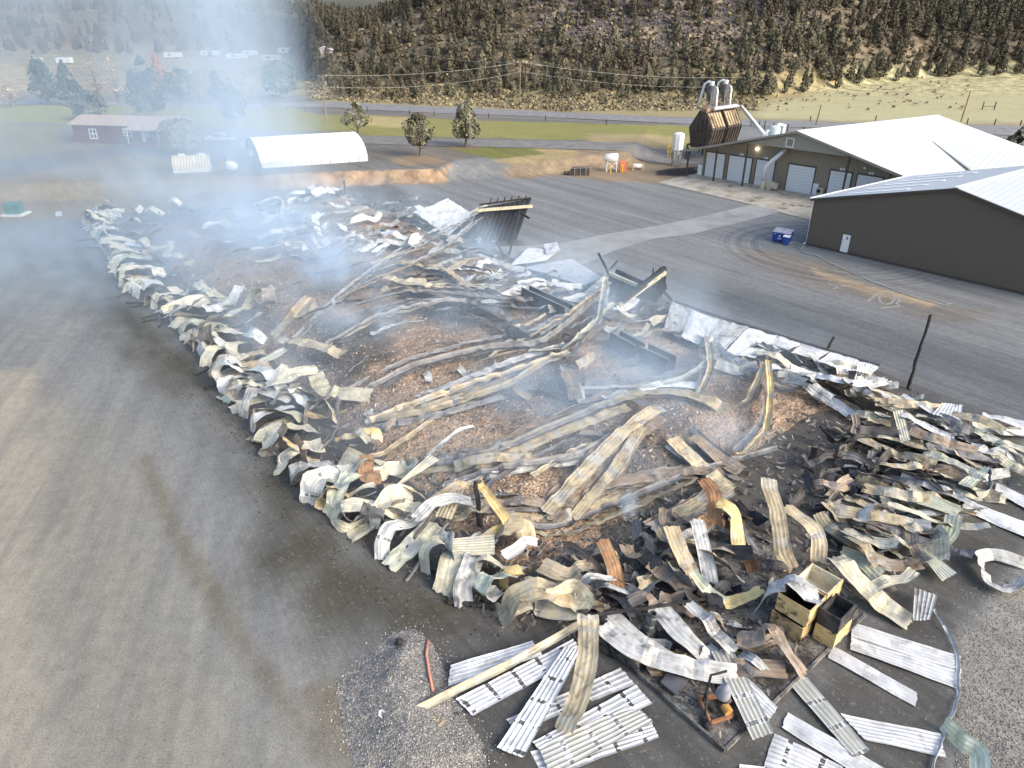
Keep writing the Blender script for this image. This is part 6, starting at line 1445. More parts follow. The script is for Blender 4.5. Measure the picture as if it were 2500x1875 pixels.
# ---- 5. standing wall pieces
def panel(pts, tone, label, name='wall_panel', step=.3, back=None, parts=None):
    (A, B, C, D) = pts
    return quad(A[:2], B[:2], C[:2], D[:2], tone=tone, label=label, name=name, cat='wall panel', hh=(A[2], B[2], C[2], D[2]), back=back, crump=.05)
pA = panel([(1094, 485, 3.2), (1152, 521, 3.0), (1094, 579, .7), (1013, 519, 1.6)], 'white', 'white ribbed roof panel tilted up left of the dark leaning wall')
def frame_panel(corners, tone, label, bars, base):
    t = thing('leaning_wall', label, 'wall', tuple(base)); A, B, C, D = [at(*c) for c in corners]
    n = 44; mb = MB(); vs = []; nn = (B - A).cross(D - A).normalized()
    for i in range(n * 2 + 1):
        f = i / (n * 2)
        for j in range(13):
            g = j / 12; p = A.lerp(B, f).lerp(D.lerp(C, f), g) + nn * (.045 * math.cos(i * math.pi / 4) + .12 * noise.noise(V((f * 4, g * 3, A.x)))); vs.append(p)
    fs = [(i*13+j, i*13+j+1, (i+1)*13+j+1, (i+1)*13+j) for i in range(n * 2) for j in range(12)]
    uvs = [((p - A).dot((D - A).normalized()), (p - A).dot((B - A).normalized())) for p in vs]
    mb.add(vs, fs, 0, uvs); mb.add([p + nn * .03 for p in vs], [f[::-1] for f in fs], 0, uvs); mb.build('cladding', SM[tone], t)
    for nm, a, b, w, m in bars: mb = MB(); mb.bar(at(*a), at(*b), w, w * 1.2); mb.build(nm, m, t)
    return t
M_char = worn('charred_timber', (.018, .017, .016), (.045, .042, .04), 6, .9, c3=(.09, .085, .08), t3=(.6, .75), bs=.6)
M_creamb = worn('cream_steel_beam', (.42, .38, .27), (.52, .48, .36), 2, .55, c3=(.1, .08, .06))
frame_panel([(1168, 508, 3.9), (1298, 484, 4.6), (1258, 594, .05), (1136, 592, .05)], 'navy', 'tall dark leaning wall with cream top rail and props', [
  ('rail', (1160, 514, 3.9), (1300, 503, 4.0), .28, M_creamb), ('prop', (1182, 520, 3.6), (1231, 630, .1), .2, M_char), ('prop', (1271, 508, 3.8), (1243, 622, .1), .18, M_char), ('prop', (1243, 500, 4.0), (1292, 533, 3.0), .18, M_char), ('top_rail', (1170, 500, 4.2), (1296, 483, 4.7), .16, M_char)] + [('stud', (1195 + 17 * i, 499 - 2.2 * i, 4.3), (1200 + 17 * i, 484 - 1.5 * i, 4.9), .1, M_char) for i in range(6)], at(1200, 593))
frame_panel([(1488, 664, 3.0), (1572, 700, 2.7), (1560, 738, .6), (1480, 720, .6)], 'navy', 'dark broken wall corner, left wing with pale beam', [('rail', (1488, 668, 3.05), (1556, 697, 2.8), .26, M_creamb), ('top_rail', (1505, 662, 3.2), (1570, 692, 3.0), .3, M_char)], at(1520, 735))
frame_panel([(1545, 716, 2.4), (1625, 660, 3.9), (1629, 704, 1.8), (1600, 742, .3)], 'navy', 'dark broken wall corner, right wing rising to a point', [('rail', (1512, 745, 1.6), (1624, 664, 3.9), .34, M_creamb), ('top_rail', (1520, 735, 2.0), (1624, 655, 4.2), .4, M_char), ('prop', (1605, 695, 2.4), (1640, 733, .2), .2, M_char), ('stud', (1594, 668, 4.2), (1595, 655, 4.8), .1, M_char), ('stud', (1611, 664, 4.2), (1611, 653, 4.7), .1, M_char)], at(1580, 742))
top = [(1640, 738, .5), (1690, 757, .6), (1760, 780, .7), (1830, 798, .8), (1900, 820, .9), (1960, 838, 1.0), (2030, 860, 1.1), (2100, 880, 1.2), (2150, 893, 1.3)]
low = [(1622, 795, 1.0), (1662, 825, 1.1), (1712, 850, 1.3), (1775, 858, 1.5), (1850, 868, 1.6), (1935, 862, 1.7), (1995, 885, 1.6), (2068, 900, 1.6), (2130, 905, 1.5)]
nm = ('beside the dark broken corner', 'with the lifted white lip', 'with the long dark tear', 'in its middle', 'above the yellow arched strip', 'left of the short leaning pole', 'behind the short leaning pole', 'nearest the tall black pole')
for i in range(8):
    a, b, c, d = top[i], top[i+1], low[i+1], low[i]; j = rnd.uniform(-6, 6)
    quad(a[:2], b[:2], (c[0] + j, c[1] + rnd.uniform(-8, 8)), (d[0] + j, d[1] + rnd.uniform(-6, 6)), tone=('grey', 'white', 'grey', 'white', 'white', 'white', 'white', 'white')[i], label=f'ribbed panel of the long fallen side wall, {nm[i]}', name='wall_panel', cat='wall panel', hh=(a[2], b[2], c[2] + rnd.uniform(-.2, .3), d[2] + rnd.uniform(-.2, .3)), crump=.06, group='panels of the fallen side wall')
mb = MB(); mb.tube([at(1650, 735, .6), at(1770, 777, .8), at(1900, 816, 1.0), at(2030, 856, 1.2), at(2150, 892, 1.4)], .14, 6); tag(mb.build('eave_trim', SM['white']), 'long white eave trim along the top of the fallen side wall', 'trim')
for A, B, C, D, hh, tone, lab in (((1975, 860), (1988, 858), (2024, 915), (2010, 920), (2.0, 2.0, .8, .8), 'grey', 'curled grey strip peeling down left below the fallen wall'), ((2040, 892), (2072, 892), (2070, 934), (2046, 935), (1.9, 1.9, .7, .7), 'white', 'grey white sheet hanging at the right end of the fallen wall'), ((2095, 888), (2128, 888), (2112, 946), (2080, 950), (2.0, 2.0, .7, .7), 'strap', 'white soot edged sheet hanging near the tall black pole')):
    quad(A, B, C, D, tone=tone, label=lab, hh=hh, crump=.06)
for i, (a, b, h, lab) in enumerate((((1273, 733), (1377, 783), 1.3, 'dark steel trough on the hay, leftmost of three'), ((1487, 845), (1546, 880), 1.3, 'dark steel trough on the hay, middle of three'), ((1560, 880), (1626, 912), 1.2, 'dark steel trough on the hay, nearest of three'))):
    A, B = P(*a, .1), P(*b, .1); t = thing('steel_trough', lab, 'trough', tuple(A), 'dark troughs in the hay'); d = (B - A); d.z = 0; s = V((-d.y, d.x, 0)).normalized(); Z = V((0, 0, 1))
    mb = MB(); mb.prism([A, A + s * .9, A + s * .9 + Z * .06, A + Z * .06], B - A); mb.build('floor_plate', SM['char'], t)
    for q in (0, .9): mb = MB(); mb.prism([A + s * q, B + s * q, B + s * q + Z * h, A + s * q + Z * h], s * .05); mb.build('side_plate', SM['char'], t)
    mb = MB()
    for q in (0, .9): mb.bar(A + s * (q + .02) + Z * h, B + s * (q + .02) + Z * h, .12, .06)
    mb.build('rim', SM['grey'], t)

# ---- 6. posts, logs and sticks
def log(a, b, r, label, name='charred_beam', cat='charred beam', mat=None, group=None, taper=.8):
    A, B = V(a), V(b); n = 9; pts = []; rs = []; g = random.Random(int(A.x * 100))
    for i in range(n):
        f = i / (n - 1); pts.append(A.lerp(B, f) + V((g.uniform(-1, 1), g.uniform(-1, 1), g.uniform(-1, 1))) * r * .3 * (0 < i < n - 1)); rs.append(r * lerp(1, taper, f) * g.uniform(.85, 1.15))
    mb = MB(); mb.tube([p - A for p in pts], rs, 7); return tag(mb.build(name, mat or M_char, origin=None), label, cat, group) if False else _place(mb, name, mat or M_char, A, label, cat, group)
def _place(mb, name, mat, A, label, cat, group):
    o = mb.build(name, mat); o.location = A; return tag(o, label, cat, group)
q = at(2216, 950); log(q, atY(2272, 768, q.y + .3), .13, 'tall thin black pole standing alone at the corner of the wreck', 'charred_pole', 'charred pole')
q = P(2004, 886, 0); log(q, atY(2036, 822, q.y + .2), .14, 'short black pole leaning out of the fallen wall', 'charred_pole', 'charred pole')
q = P(1174, 1303, -.6); log(q, atY(1161, 1176, q.y - .1), .16, 'short black post standing on the near road side edge', 'charred_pole', 'charred pole')
q = P(822, 1050, -.4); log(q, atY(824, 968, q.y), .17, 'grey burnt post standing at the middle of the road side edge', 'charred_pole', 'charred pole', worn('ashen_timber', (.10, .10, .11), (.18, .18, .19), 4, .9))
q = at(843, 474); log(q, atY(840, 440, q.y), .13, 'thin black post at the far end of the wreck under the bank', 'charred_pole', 'charred pole')
q = P(1510, 715, 0); log(q, atY(1461, 618, q.y + 1), .15, 'long black prop crossing above the dark broken corner', 'charred_pole', 'charred pole')
q = P(1478, 668, .5); log(q, atY(1507, 637, q.y + .5), .13, 'short black prop crossing the long one at the broken corner', 'charred_pole', 'charred pole')
log(at(1422, 1506, 1.15), at(1722, 1462, 1.25), .10, 'long thin black log lying across the near end heap', 'charred_log', 'charred log')
log(at(973, 1362, .15), at(1062, 1251, 1.5), .12, 'charred brown timber lying on the drooping cream sheets', 'charred_beam', 'charred beam', worn('scorched_timber', (.07, .055, .045), (.14, .11, .09), 4, .9))
log(at(1027, 1378, .12), at(1207, 1489, .12), .13, 'long burnt sill along the ground at the near corner')
log(at(601, 896, .9), at(765, 968, 1.2), .13, 'long black beam lying on the white hooped sheets')
log(at(990, 1420, .05), at(1092, 1278, .9), .09, 'ashen grey timber pointing from the corner to the road', mat=worn('ash_timber', (.12, .12, .115), (.2, .2, .19), 3, .9))
log(at(1095, 1468, .12), at(1215, 1480, .2), .16, 'fat charred log lying beyond the burnt sill', 'charred_log', 'charred log')
STICKS = [((719, 1185), (775, 1164)), ((752, 1226), (825, 1180)), ((478, 917), (540, 885)), ((498, 950), (575, 924)), ((536, 970), (592, 937)), ((310, 740), (410, 736)), ((316, 750), (405, 740)), ((348, 777), (432, 757)), ((348, 786), (430, 766)), ((388, 798), (425, 765)), ((209, 603), (272, 606)), ((190, 588), (250, 580)), ((285, 726), (330, 705)), ((268, 628), (316, 664))]
for i, (a, b) in enumerate(STICKS):
    log(at(*a, .1), at(*b, .45), .085 if i != 13 else .05, f'black stick poking out over the road, {ordn(i + 1)} from the orange tan triangular sheet' if i < 2 else f'black stick poking out over the road, {ordn(i - 1)} beyond the white hooped sheets', 'charred_stick', 'charred stick', group='black sticks along the road side edge')

# ---- 7. slab, bins, machine
M_slab = NT('burnt_slab'); k = M_slab; p_ = k.pos(); a = k.noise(p_, 1.1, 6, .7); b = k.noise(p_, 7, 5, .7)
M_slab = k.surf(k.mix(k.ramp(b, .35, .6), k.mix(k.ramp(a, .4, .6), (.035, .033, .032), (.12, .115, .11)), k.mix(k.ramp(a, .35, .62), (.06, .055, .05), (.24, .225, .20))), .9, 0, b, .5, .05, .1)
c = [at(1467, 1562, .16), at(1770, 1831, .16), at(2112, 1500, .16), at(1850, 1300, .16)]
mb = MB(); mb.prism([p - V((0, 0, .22)) for p in c], V((0, 0, .22))); o = mb.build('concrete_slab', M_slab); o['kind'] = 'structure'
mb = MB(); mb.bar(c[0] + V((0, 0, -.03)), c[1] + V((0, 0, -.03)), .11, .2); mb.bar(c[1] + V((.05, .05, -.03)), c[2] + V((0, 0, -.03)), .11, .2)
tag(mb.build('slab_edging', worn('sooty_concrete', (.13, .125, .115), (.26, .245, .22), 1.5, .9, c3=(.05, .048, .045), t3=(.45, .6))), 'pale worn concrete edging round the burnt slab', 'edging')
M_bin = worn('scorched_yellow_board', (.54, .395, .18), (.68, .52, .28), 2.2, .75, c3=(.09, .07, .05), t3=(.56, .68), spec=.15)
M_binin = worn('bare_board', (.58, .52, .38), (.70, .64, .49), 2, .8, c3=(.16, .13, .09), t3=(.6, .75))
M_binc = worn('charred_board', (.03, .03, .03), (.07, .068, .066), 2, .8, c3=(.3, .29, .27), t3=(.62, .78))
M_binlow = worn('half_burnt_board', (.40, .29, .14), (.54, .41, .22), 1.6, .8, c3=(.06, .05, .042), t3=(.47, .60), spec=.1)
def woodbin(o, ex, ey, w, d, h, label, outer, inner, base=True):
    t = thing('field_bin', label, 'bin', tuple(o), 'burnt wooden bins'); Z = V((0, 0, 1)); th = .05
    def q(a, b, z): return o + ex * a + ey * b + Z * z
    for (a0, b0, a1, b1, m) in ((0, 0, w, 0, 0), (0, d, w, d, 0), (0, 0, 0, d, 1), (w, 0, w, d, 1)):
        mb = MB(); inn = (ey * th if b0 == 0 else -ey * th) if m == 0 else (ex * th if a0 == 0 else -ex * th)
        A, B = q(a0, b0, .14), q(a1, b1, .14)
        if m == 1: A = A + ey * (th + .003); B = B - ey * (th + .003)
        mb.prism([A, B, B + Z * (h - .14), A + Z * (h - .14)], inn * .5, 0); mb.prism([A + inn * .52, B + inn * .52, B + inn * .52 + Z * (h - .14), A + inn * .52 + Z * (h - .14)], inn * .48, 1)
        mb.build('side_board', [outer, inner], t)
    mb = MB(); mb.prism([q(th, th, .15), q(w - th, th, .15), q(w - th, d - th, .15), q(th, d - th, .15)], Z * .04); mb.build('floor_board', inner, t)
    for b in (.02, d / 2 - .05, d - .12): mb = MB(); mb.prism([q(0, b, 0), q(w, b, 0), q(w, b, .13), q(0, b, .13)], ey * .1); mb.build('runner', outer, t)
    for a, b in ((-.02, -.02), (w - .06, -.02), (-.02, d - .06), (w - .06, d - .06)): mb = MB(); mb.prism([q(a, b, .14), q(a + .08, b, .14), q(a + .08, b + .08, .14), q(a, b + .08, .14)], Z * (h - .13)); mb.build('corner_post', outer, t)
a0, a1 = at(1902, 1446, 2.25), at(1978, 1492, 2.25); ex = (a1 - a0); ex.z = 0; W = ex.length; ex.normalize(); ey = V((-ex.y, ex.x, 0))
o = V((a0.x, a0.y, .17)); D = 1.42
woodbin(o - ex * .08 - ey * .06, ex, ey, W, D, .96, 'lower burnt bin of the front stack, blackened on its left side', M_binlow, M_binc)
woodbin(o + V((0, 0, 1.04)), ex, ey, W, D, 1.02, 'upper yellow bin of the front stack, half covered by the grey sheet', M_bin, M_binc)
o2 = o + ey * (D + .12) + ex * .02
woodbin(o2, ex, ey, W, D, 1.02, 'lower bin of the rear stack, behind the front yellow bins', M_bin, M_binc)
woodbin(o2 + V((0, 0, 1.04)), ex, ey, W, D, 1.06, 'open empty yellow bin on top of the rear stack', M_bin, M_binin)
o3 = o + ex * (W + .14) + ey * .75
woodbin(o3, ex, ey, .95, D, .95, 'lower yellow bin of the right stack under the black bin', M_bin, M_binc)
woodbin(o3 + V((0, 0, .97)), ex, ey, .95, D, .9, 'charred black bin on top of the right stack', M_binc, M_binc)
# the burnt machine on the slab
mo = at(1745, 1735, .17); t = thing('burnt_machine', 'burnt rusty machine with orange frame and grey hood on the slab', 'machine', tuple(mo))
M_rusto = worn('rusty_orange_steel', (.24, .11, .055), (.32, .16, .085), 3, .8, c3=(.08, .045, .03))
mb = MB()
for a, b in (((1706, 1704), (1735, 1765)), ((1735, 1765), (1788, 1748)), ((1788, 1748), (1760, 1700)), ((1760, 1700), (1706, 1704))): mb.bar(at(*a, .35), at(*b, .35), .09, .2)
mb.build('base_frame', M_rusto, t)
mb = MB(); mb.tube([at(1768, 1722, .75), at(1780, 1740, .70)], .19, 14); mb.build('motor', worn('orange_motor', (.40, .22, .06), (.50, .29, .09), 3, .6), t, False)
mb = MB(); mb.tube([at(1775, 1712, 1.0), at(1768, 1690, 1.35)], .2, 12); mb.tube([at(1742, 1728, .5), at(1746, 1740, .45)], .14, 12); mb.tube([at(1754, 1722, .5), at(1760, 1738, .45)], .15, 12); mb.build('drum', M_rust, t)
hb_ = at(1768, 1688, 1.5); mb = MB(); mb.lathe([(.08, .62), (.28, .0), (.31, -.28), (.29, -.32)], 14, hb_, M=Matrix.Rotation(R(14), 3, 'X')); mb.build('hood', worn('grey_hood', (.20, .215, .24), (.30, .32, .35), 2, .45), t, True)
mb = MB(); mb.tube([at(1722, 1748, .4), at(1725, 1690, 1.4), at(1736, 1648, 1.9), at(1750, 1645, 1.95), at(1774, 1638, 2.0)], .055, 7); mb.tube([at(1716, 1712, .4), at(1724, 1690, 1.3)], .05, 7); mb.build('pipe', M_char, t)
mb = MB(); mb.lathe([(.16, 0), (.16, .2), (.1, .24)], 12, at(1729, 1777, .17)); mb.build('flange', M_rust, t)
# flanged standpipe
so = at(1576, 1556, .17); t = thing('standpipe', 'dark open standpipe with two hexagon collars on a square base', 'standpipe', tuple(so)); tp = at(1595, 1497, 1.75); ax = (tp - so).normalized()
M_dk = worn('dark_iron', (.055, .06, .065), (.11, .115, .12), 3, .5, .3)
Mx = ax.to_track_quat('Z', 'Y').to_matrix()
mb = MB(); mb.lathe([(.34, -.1), (.34, .55), (.30, .56)], 4, so, M=Mx); mb.build('base', M_dk, t)
mb = MB(); Lp = (tp - so).length; mb.lathe([(.17, .5), (.17, Lp), (.13, Lp), (.13, Lp - .35)], 18, so, M=Mx); mb.build('pipe', M_dk, t)
for z in (.62, 1.15): mb = MB(); mb.lathe([(.26, z), (.27, z + .05), (.27, z + .24), (.2, z + .28)], 6, so, M=Mx); mb.build('collar', M_dk, t)
# yellow rolls, plate, tubes, ladder like scraps on the slab
M_ytube = worn('scorched_yellow_tube', (.48, .38, .14), (.58, .48, .22), 4, .7, c3=(.16, .11, .05))
for i, (a, b, r, lab) in enumerate((((1626, 1589), (1648, 1597), .085, 'yellow scorched tube on the slab, upper of the bunch'), ((1630, 1601), (1650, 1603), .085, 'yellow scorched tube on the slab, lower of the bunch'), ((1652, 1588), (1655, 1603), .09, 'yellow scorched tube lying crosswise in the bunch'), ((1657, 1590), (1674, 1602), .075, 'yellow scorched tube at the right of the bunch'), ((1584, 1614), (1610, 1645), .095, 'banded brown yellow tube lying below the sagging grey sheet'))):
    A, B = at(*a, .27), at(*b, .27); mb = MB(); mb.tube([V((0, 0, 0)), B - A], r, 12, caps=False); mb.tube([V((0, 0, 0)), B - A], r * .8, 12, caps=False); mb.v = mb.v; o = mb.build('cardboard_tube' if i < 4 else 'banded_tube', M_ytube); o.location = A; tag(o, lab, 'tube', 'yellow tubes on the slab')
mb = MB(); A, B = at(1530, 1588, .4), at(1560, 1618, .4); mb.tube([V((0, 0, 0)), (B - A) * .3, (B - A) * .7, B - A], [.16, .24, .26, .2], 9); o = mb.build('rolled_sack', M_ytube); o.location = A; tag(o, 'bulging yellow roll tucked beside the dark tipped tray', 'roll')
A = at(1490, 1572, .2); t = thing('tipped_tray', 'dark tipped steel tray at the far corner of the slab edge', 'tray', tuple(A))
B_, C_, D_ = at(1552, 1640, .2), at(1560, 1630, .75), at(1508, 1572, .75); mb = MB(); mb.prism([A, B_, C_, D_], V((.05, .06, 0))); mb.build('side', SM['dark'], t)
mb = MB(); mb.prism([A, B_, B_ + V((.5, .4, 0)), A + V((.5, .4, 0))], V((0, 0, .05))); mb.build('base', SM['char'], t)
A = at(1612, 1668, .32); mb = MB(); mb.prism([A - A, at(1652, 1700, .30) - A, at(1685, 1655, .26) - A, at(1640, 1628, .26) - A], V((0, 0, .1))); o = mb.build('steel_plate', worn('smoked_plate', (.075, .08, .09), (.15, .15, .155), 1.2, .5, c3=(.035, .035, .035))); o.location = A; tag(o, 'smoke stained square steel plate lying on the slab', 'plate')
# orange pipe and the gravel heap with black stone
M_pink = plain('salmon_plastic', (.62, .26, .18), .5)
# gravel heap
GC = at(905, 1720); 
def heap(x, y):
    d = V((x - GC.x, y - GC.y)); e = math.hypot(d.x / 4.6, d.y / 4.6)
    q = pdist(x, y, HP) ; return .62 * sstep(-.1, 2.4, q + .3 * fbm(x * .7, y * .7, 3)) + .06 * fbm(x * 1.5, y * 1.5, 4) * sstep(0, .5, q)
HP = poly([(960, 1545), (1010, 1535), (1055, 1570), (1100, 1660), (1140, 1760), (1190, 1830), (1180, 1960), (900, 1960), (850, 1830), (830, 1730), (820, 1660), (890, 1610)])
M_peb = NT('loose_gravel'); k = M_peb; p_ = k.pos(); v1 = k.voro(p_, 16.0, 1); v0 = k.voro(p_, 16.0, 0); s_ = k.n('ShaderNodeSeparateColor'); k.link(v1, s_.inputs[0])
cc = k.mix(s_.outputs[0], (.135, .13, .12), (.32, .305, .28)); cc = k.mix(k.ramp(s_.outputs[1], .92, .97), cc, (.46, .43, .39)); M_peb = k.surf(cc, .9, 0, k.math('SUBTRACT', 1.0, v0), .9, .06, .15)
mb = MB(); xs = [p[0] for p in HP]; ys = [p[1] for p in HP]; n = 90; vs = []
for j in range(n):
    for i in range(n):
        x = lerp(min(xs) - .4, max(xs) + .4, i / (n - 1)); y = lerp(min(ys) - .4, max(ys) + .4, j / (n - 1)); z = heap(x, y); vs.append((x, y, z if pdist(x, y, HP) > -.05 else -.06))
mb.add(vs, [(j*n+i, j*n+i+1, (j+1)*n+i+1, (j+1)*n+i) for j in range(n-1) for i in range(n-1)])
tag(mb.build('gravel_heap', M_peb, smooth=True), 'low heap of loose grey gravel at the bottom left of the wreck', 'gravel heap', kind='stuff')
mb = MB(); rg = random.Random(9); M_st = [plain('grey_pebble', (.24, .23, .21), .9, v=.3), plain('pale_pebble', (.46, .42, .37), .9, v=.2), plain('dark_pebble', (.13, .125, .115), .9)]
def pebble(q, s):
    vs = [V(q) + V(d) * s * rg.uniform(.5, 1.1) for d in ((1, 0, 0), (-1, 0, 0), (0, 1, 0), (0, -1, 0), (0, 0, .8), (0, 0, -.6))]
    mb.add(vs, [(0, 2, 4), (2, 1, 4), (1, 3, 4), (3, 0, 4), (2, 0, 5), (1, 2, 5), (3, 1, 5), (0, 3, 5)], rg.choices((0, 1, 2), (6, 2, 3))[0])
for k in range(7000):
    x, y = rg.uniform(min(xs) - 1, max(xs) + 1), rg.uniform(min(ys), max(ys) + 1)
    if pdist(x, y, HP) < -1.1 * rg.random() ** 3: continue
    pebble((x, y, heap(x, y) + .01), rg.uniform(.02, .06) * (2.2 if rg.random() < .01 else 1))
GR = poly([(2520, 1380), (2440, 1450), (2370, 1560), (2345, 1700), (2330, 1900), (2700, 1950), (2700, 1380)])
for k in range(9000):
    px, py = rg.uniform(2330, 2620), rg.uniform(1380, 1900); q = at(px, py)
    if pdist(q.x, q.y, GR) > -1.5 * rg.random() ** 3: pebble((q.x, q.y, .01), rg.uniform(.02, .05))
for k in range(900):
    px, py = rg.uniform(-50, 2450), 1000 + 900 * rg.random(); q = at(px, py)
    if hs(q.x, q.y) <= 0: pebble((q.x, q.y, .005), rg.uniform(.012, .035))
tag(mb.build('loose_stones', M_st), 'loose stones scattered on the gravel yard', 'stones', kind='stuff')
zz = lambda p: V((p.x, p.y, heap(p.x, p.y) + .07))
mb = MB(); mb.tube([zz(at(1045, 1566)), zz(at(1041, 1604)), zz(at(1048, 1650)), zz(at(1057, 1690, .3))], .062, 10); tag(mb.build('plastic_pipe', M_pink, smooth=True), 'bent salmon pink plastic pipe lying on the gravel heap', 'pipe')
q = at(976, 1577); q.z = heap(q.x, q.y) + .1; mb = MB(); mb.lathe([(.06, -.12), (.2, -.05), (.17, .1), (.06, .17)], 7, (0, 0, 0)); o = mb.build('charred_lump', M_char); o.location = q; tag(o, 'black charred lump on top of the gravel heap', 'charred lump')

# ---- 8. small scraps
mb = MB(); rg = random.Random(31); SCM = [SM['char'], SM['dark'], SM['tan'], SM['brown'], SM['grey'], SM['white']]
OUT = [(215, 560), (300, 700), (480, 850), (600, 1040), (820, 1270), (1000, 1390), (1240, 1510), (1480, 1580), (1770, 1800), (2080, 1500), (2240, 1350), (2400, 1180), (2500, 1120), (2500, 1030), (2140, 905), (1640, 740), (1300, 610), (1000, 470), (700, 470), (400, 500)]
k = 0
while k < 6500:
    px, py = rg.uniform(200, 2500), rg.uniform(465, 1800)
    if not inside(px, py, OUT): continue
    q = at(px, py, .4); z = hs(q.x, q.y)
    if z > .35 and rg.random() < .80: continue
    k += 1; q.z = z + rg.uniform(.02, .35 if z < .3 else .1); s = rg.uniform(.06, .30) * (1.5 if q.y > 60 else 1)
    d = V((rg.uniform(-1, 1), rg.uniform(-1, 1), rg.uniform(-.4, .4))).normalized(); w = d.cross(V((rg.uniform(-.8, .8), rg.uniform(-.8, .8), 1))).normalized() * rg.uniform(.10, .38)
    far_ = py < 640
    mi = rg.choices(range(6), (2.6, 3, 2.6, 3.4, 1.2, .3) if not far_ else (2, 2, 2, 1, 3, 4))[0]
    n_ = d.cross(w).normalized() * s * .25
    mb.add([q - d * s - w * s, q - d * s + w * s, q + n_ + w * s * .9, q + n_ - w * s, q + d * s + w * s * .7, q + d * s - w * s * .8], [(0, 1, 2, 3), (3, 2, 4, 5)], mi)
tag(mb.build('debris', SCM), 'small torn scraps and char littering the wreck', 'debris', kind='stuff')
mb = MB()
for k in range(520):
    e = rg.choice(ep); q = e - INW * abs(rg.gauss(0, 1.3)) ; q += ALONG * rg.uniform(-1, 1); q.z = .02; s = rg.uniform(.02, .07)
    mb.add([q + V((rg.uniform(-1, 1) * s, rg.uniform(-1, 1) * s, 0)), q + V((s, rg.uniform(-.5, .5) * s, .01)), q + V((0, s, s)), q + V((-s, .2 * s, .02))], [(0, 1, 2), (0, 2, 3), (0, 3, 1)])
tag(mb.build('char_crumbs', M_char), 'black char crumbs strewn on the road beside the wreck', 'char crumbs', kind='stuff')
# ================================================================ SMOKE
def smokemat(name, dens, fn, col=(.66, .83, 1.0), aniso=.0):
    k = NT(name); d = fn(k); p = k.n('ShaderNodeVolumePrincipled')
    p.inputs['Color'].default_value = col + (1,); p.inputs['Anisotropy'].default_value = aniso
    k.link(k.math('MULTIPLY', d, dens), p.inputs['Density']); k.link(p.outputs[0], k.out.inputs[1]); return k.m
def plume_fn(k):
    # object space of the plume box: x -1..0 (0 = sharp lee edge), y -1..1, z 0..1
    o = k.obj(); s = k.n('ShaderNodeSeparateXYZ'); k.link(o, s.inputs[0]); x, y, z = s.outputs
    w = k.noise(k.map(k.pos(), (1, 1, .6)), .055, 4, .6, .4)
    w2 = k.noise(k.map(k.pos(), (1, 1, .5), loc=(31, 7, 2)), .02, 3, .55)
    xe = k.math('ADD', x, k.math('MULTIPLY', k.math('SUBTRACT', w, .5), .30))
    xe = k.math('ADD', xe, k.math('MULTIPLY', z, .03))
    lee = k.math('SUBTRACT', 1.0, k.ramp(xe, -.13, .0)); w3 = k.noise(k.map(k.pos(), (1, 1, .35), loc=(5, 1, 8)), .16, 5, .65, .9); lee = k.math('MULTIPLY', lee, k.math('ADD', .55, k.math('MULTIPLY', k.ramp(w3, .38, .68), 1.0)))
    thin = k.math('ADD', .26, k.math('MULTIPLY', k.ramp(xe, -.42, -.03), .80))
    endx = k.ramp(x, -1.0, -.8); ey = k.math('MULTIPLY', k.ramp(y, -1, -.55), k.math('SUBTRACT', 1.0, k.ramp(y, .6, 1)))
    ez = k.math('SUBTRACT', 1.0, k.ramp(z, .82, 1.0))
    low = k.math('ADD', 1.0, k.math('MULTIPLY', k.math('SUBTRACT', 1.0, k.ramp(z, .0, .16)), .6))
    n = k.math('ADD', .20, k.math('MULTIPLY', k.ramp(w, .40, .66), 1.1)); n = k.math('MULTIPLY', n, k.math('ADD', .5, k.math('MULTIPLY', k.ramp(w2, .35, .65), .8)))
    d = k.math('MULTIPLY', lee, thin)
    for q in (endx, ey, ez, low, n): d = k.math('MULTIPLY', d, q)
    return d
def box_dom(name, origin, yaw, sx, sy, sz, mat, label):
    mb = MB(); mb.box((-.5, 0, .5), (1, 2, 1)); o = mb.build(name, mat); o.location = origin; o.rotation_euler.z = yaw; o.scale = (sx, sy, sz)
    return tag(o, label, 'smoke', kind='stuff')
def pile_fn(k):
    o = k.obj(); s = k.n('ShaderNodeSeparateXYZ'); k.link(o, s.inputs[0]); x, y, z = s.outputs
    p = k.map(k.map(k.pos(), (1, 1, 1), (0, 0, R(-20))), (.7, 1.25, .55))
    w = k.noise(p, .16, 5, .6, .8); w2 = k.noise(k.map(p, loc=(9, 4, 1)), .045, 3, .5)
    fx = k.math('MULTIPLY', k.ramp(x, -.5, -.28), k.math('SUBTRACT', 1.0, k.ramp(x, .22, .5)))
    fy = k.math('MULTIPLY', k.ramp(y, -.5, -.36), k.math('SUBTRACT', 1.0, k.ramp(y, .36, .5)))
    fz = k.math('SUBTRACT', 1.0, k.ramp(z, -.42, .5))
    d = k.math('ADD', .10, k.math('MULTIPLY', k.ramp(w, .45, .70), 1.6)); d = k.math('MULTIPLY', d, k.math('ADD', .25, k.ramp(w2, .40, .62)))
    for q in (fx, fy, fz): d = k.math('MULTIPLY', d, q)
    return d
mb = MB(); mb.box((0, 0, 0), (1, 1, 1)); o = mb.build('smoke', smokemat('smoke_over_pile', .11, pile_fn)); x_, y_ = UVw(64, 32)
o.location = (x_, y_, 3.9); o.rotation_euler.z = math.atan2(.615, .788); o.scale = (46, 88, 7.2); tag(o, 'low drifting blue smoke wisps over the whole wreck', 'smoke', kind='stuff')
ang = math.atan2(31.0, 120.0)        # the lee edge runs along this bearing
box_dom('smoke', (-25.0, 112.0, .3), ang, 92, 52, 46, smokemat('smoke_plume', .034, plume_fn), 'broad blue white smoke plume drifting left over the house and greenhouse')
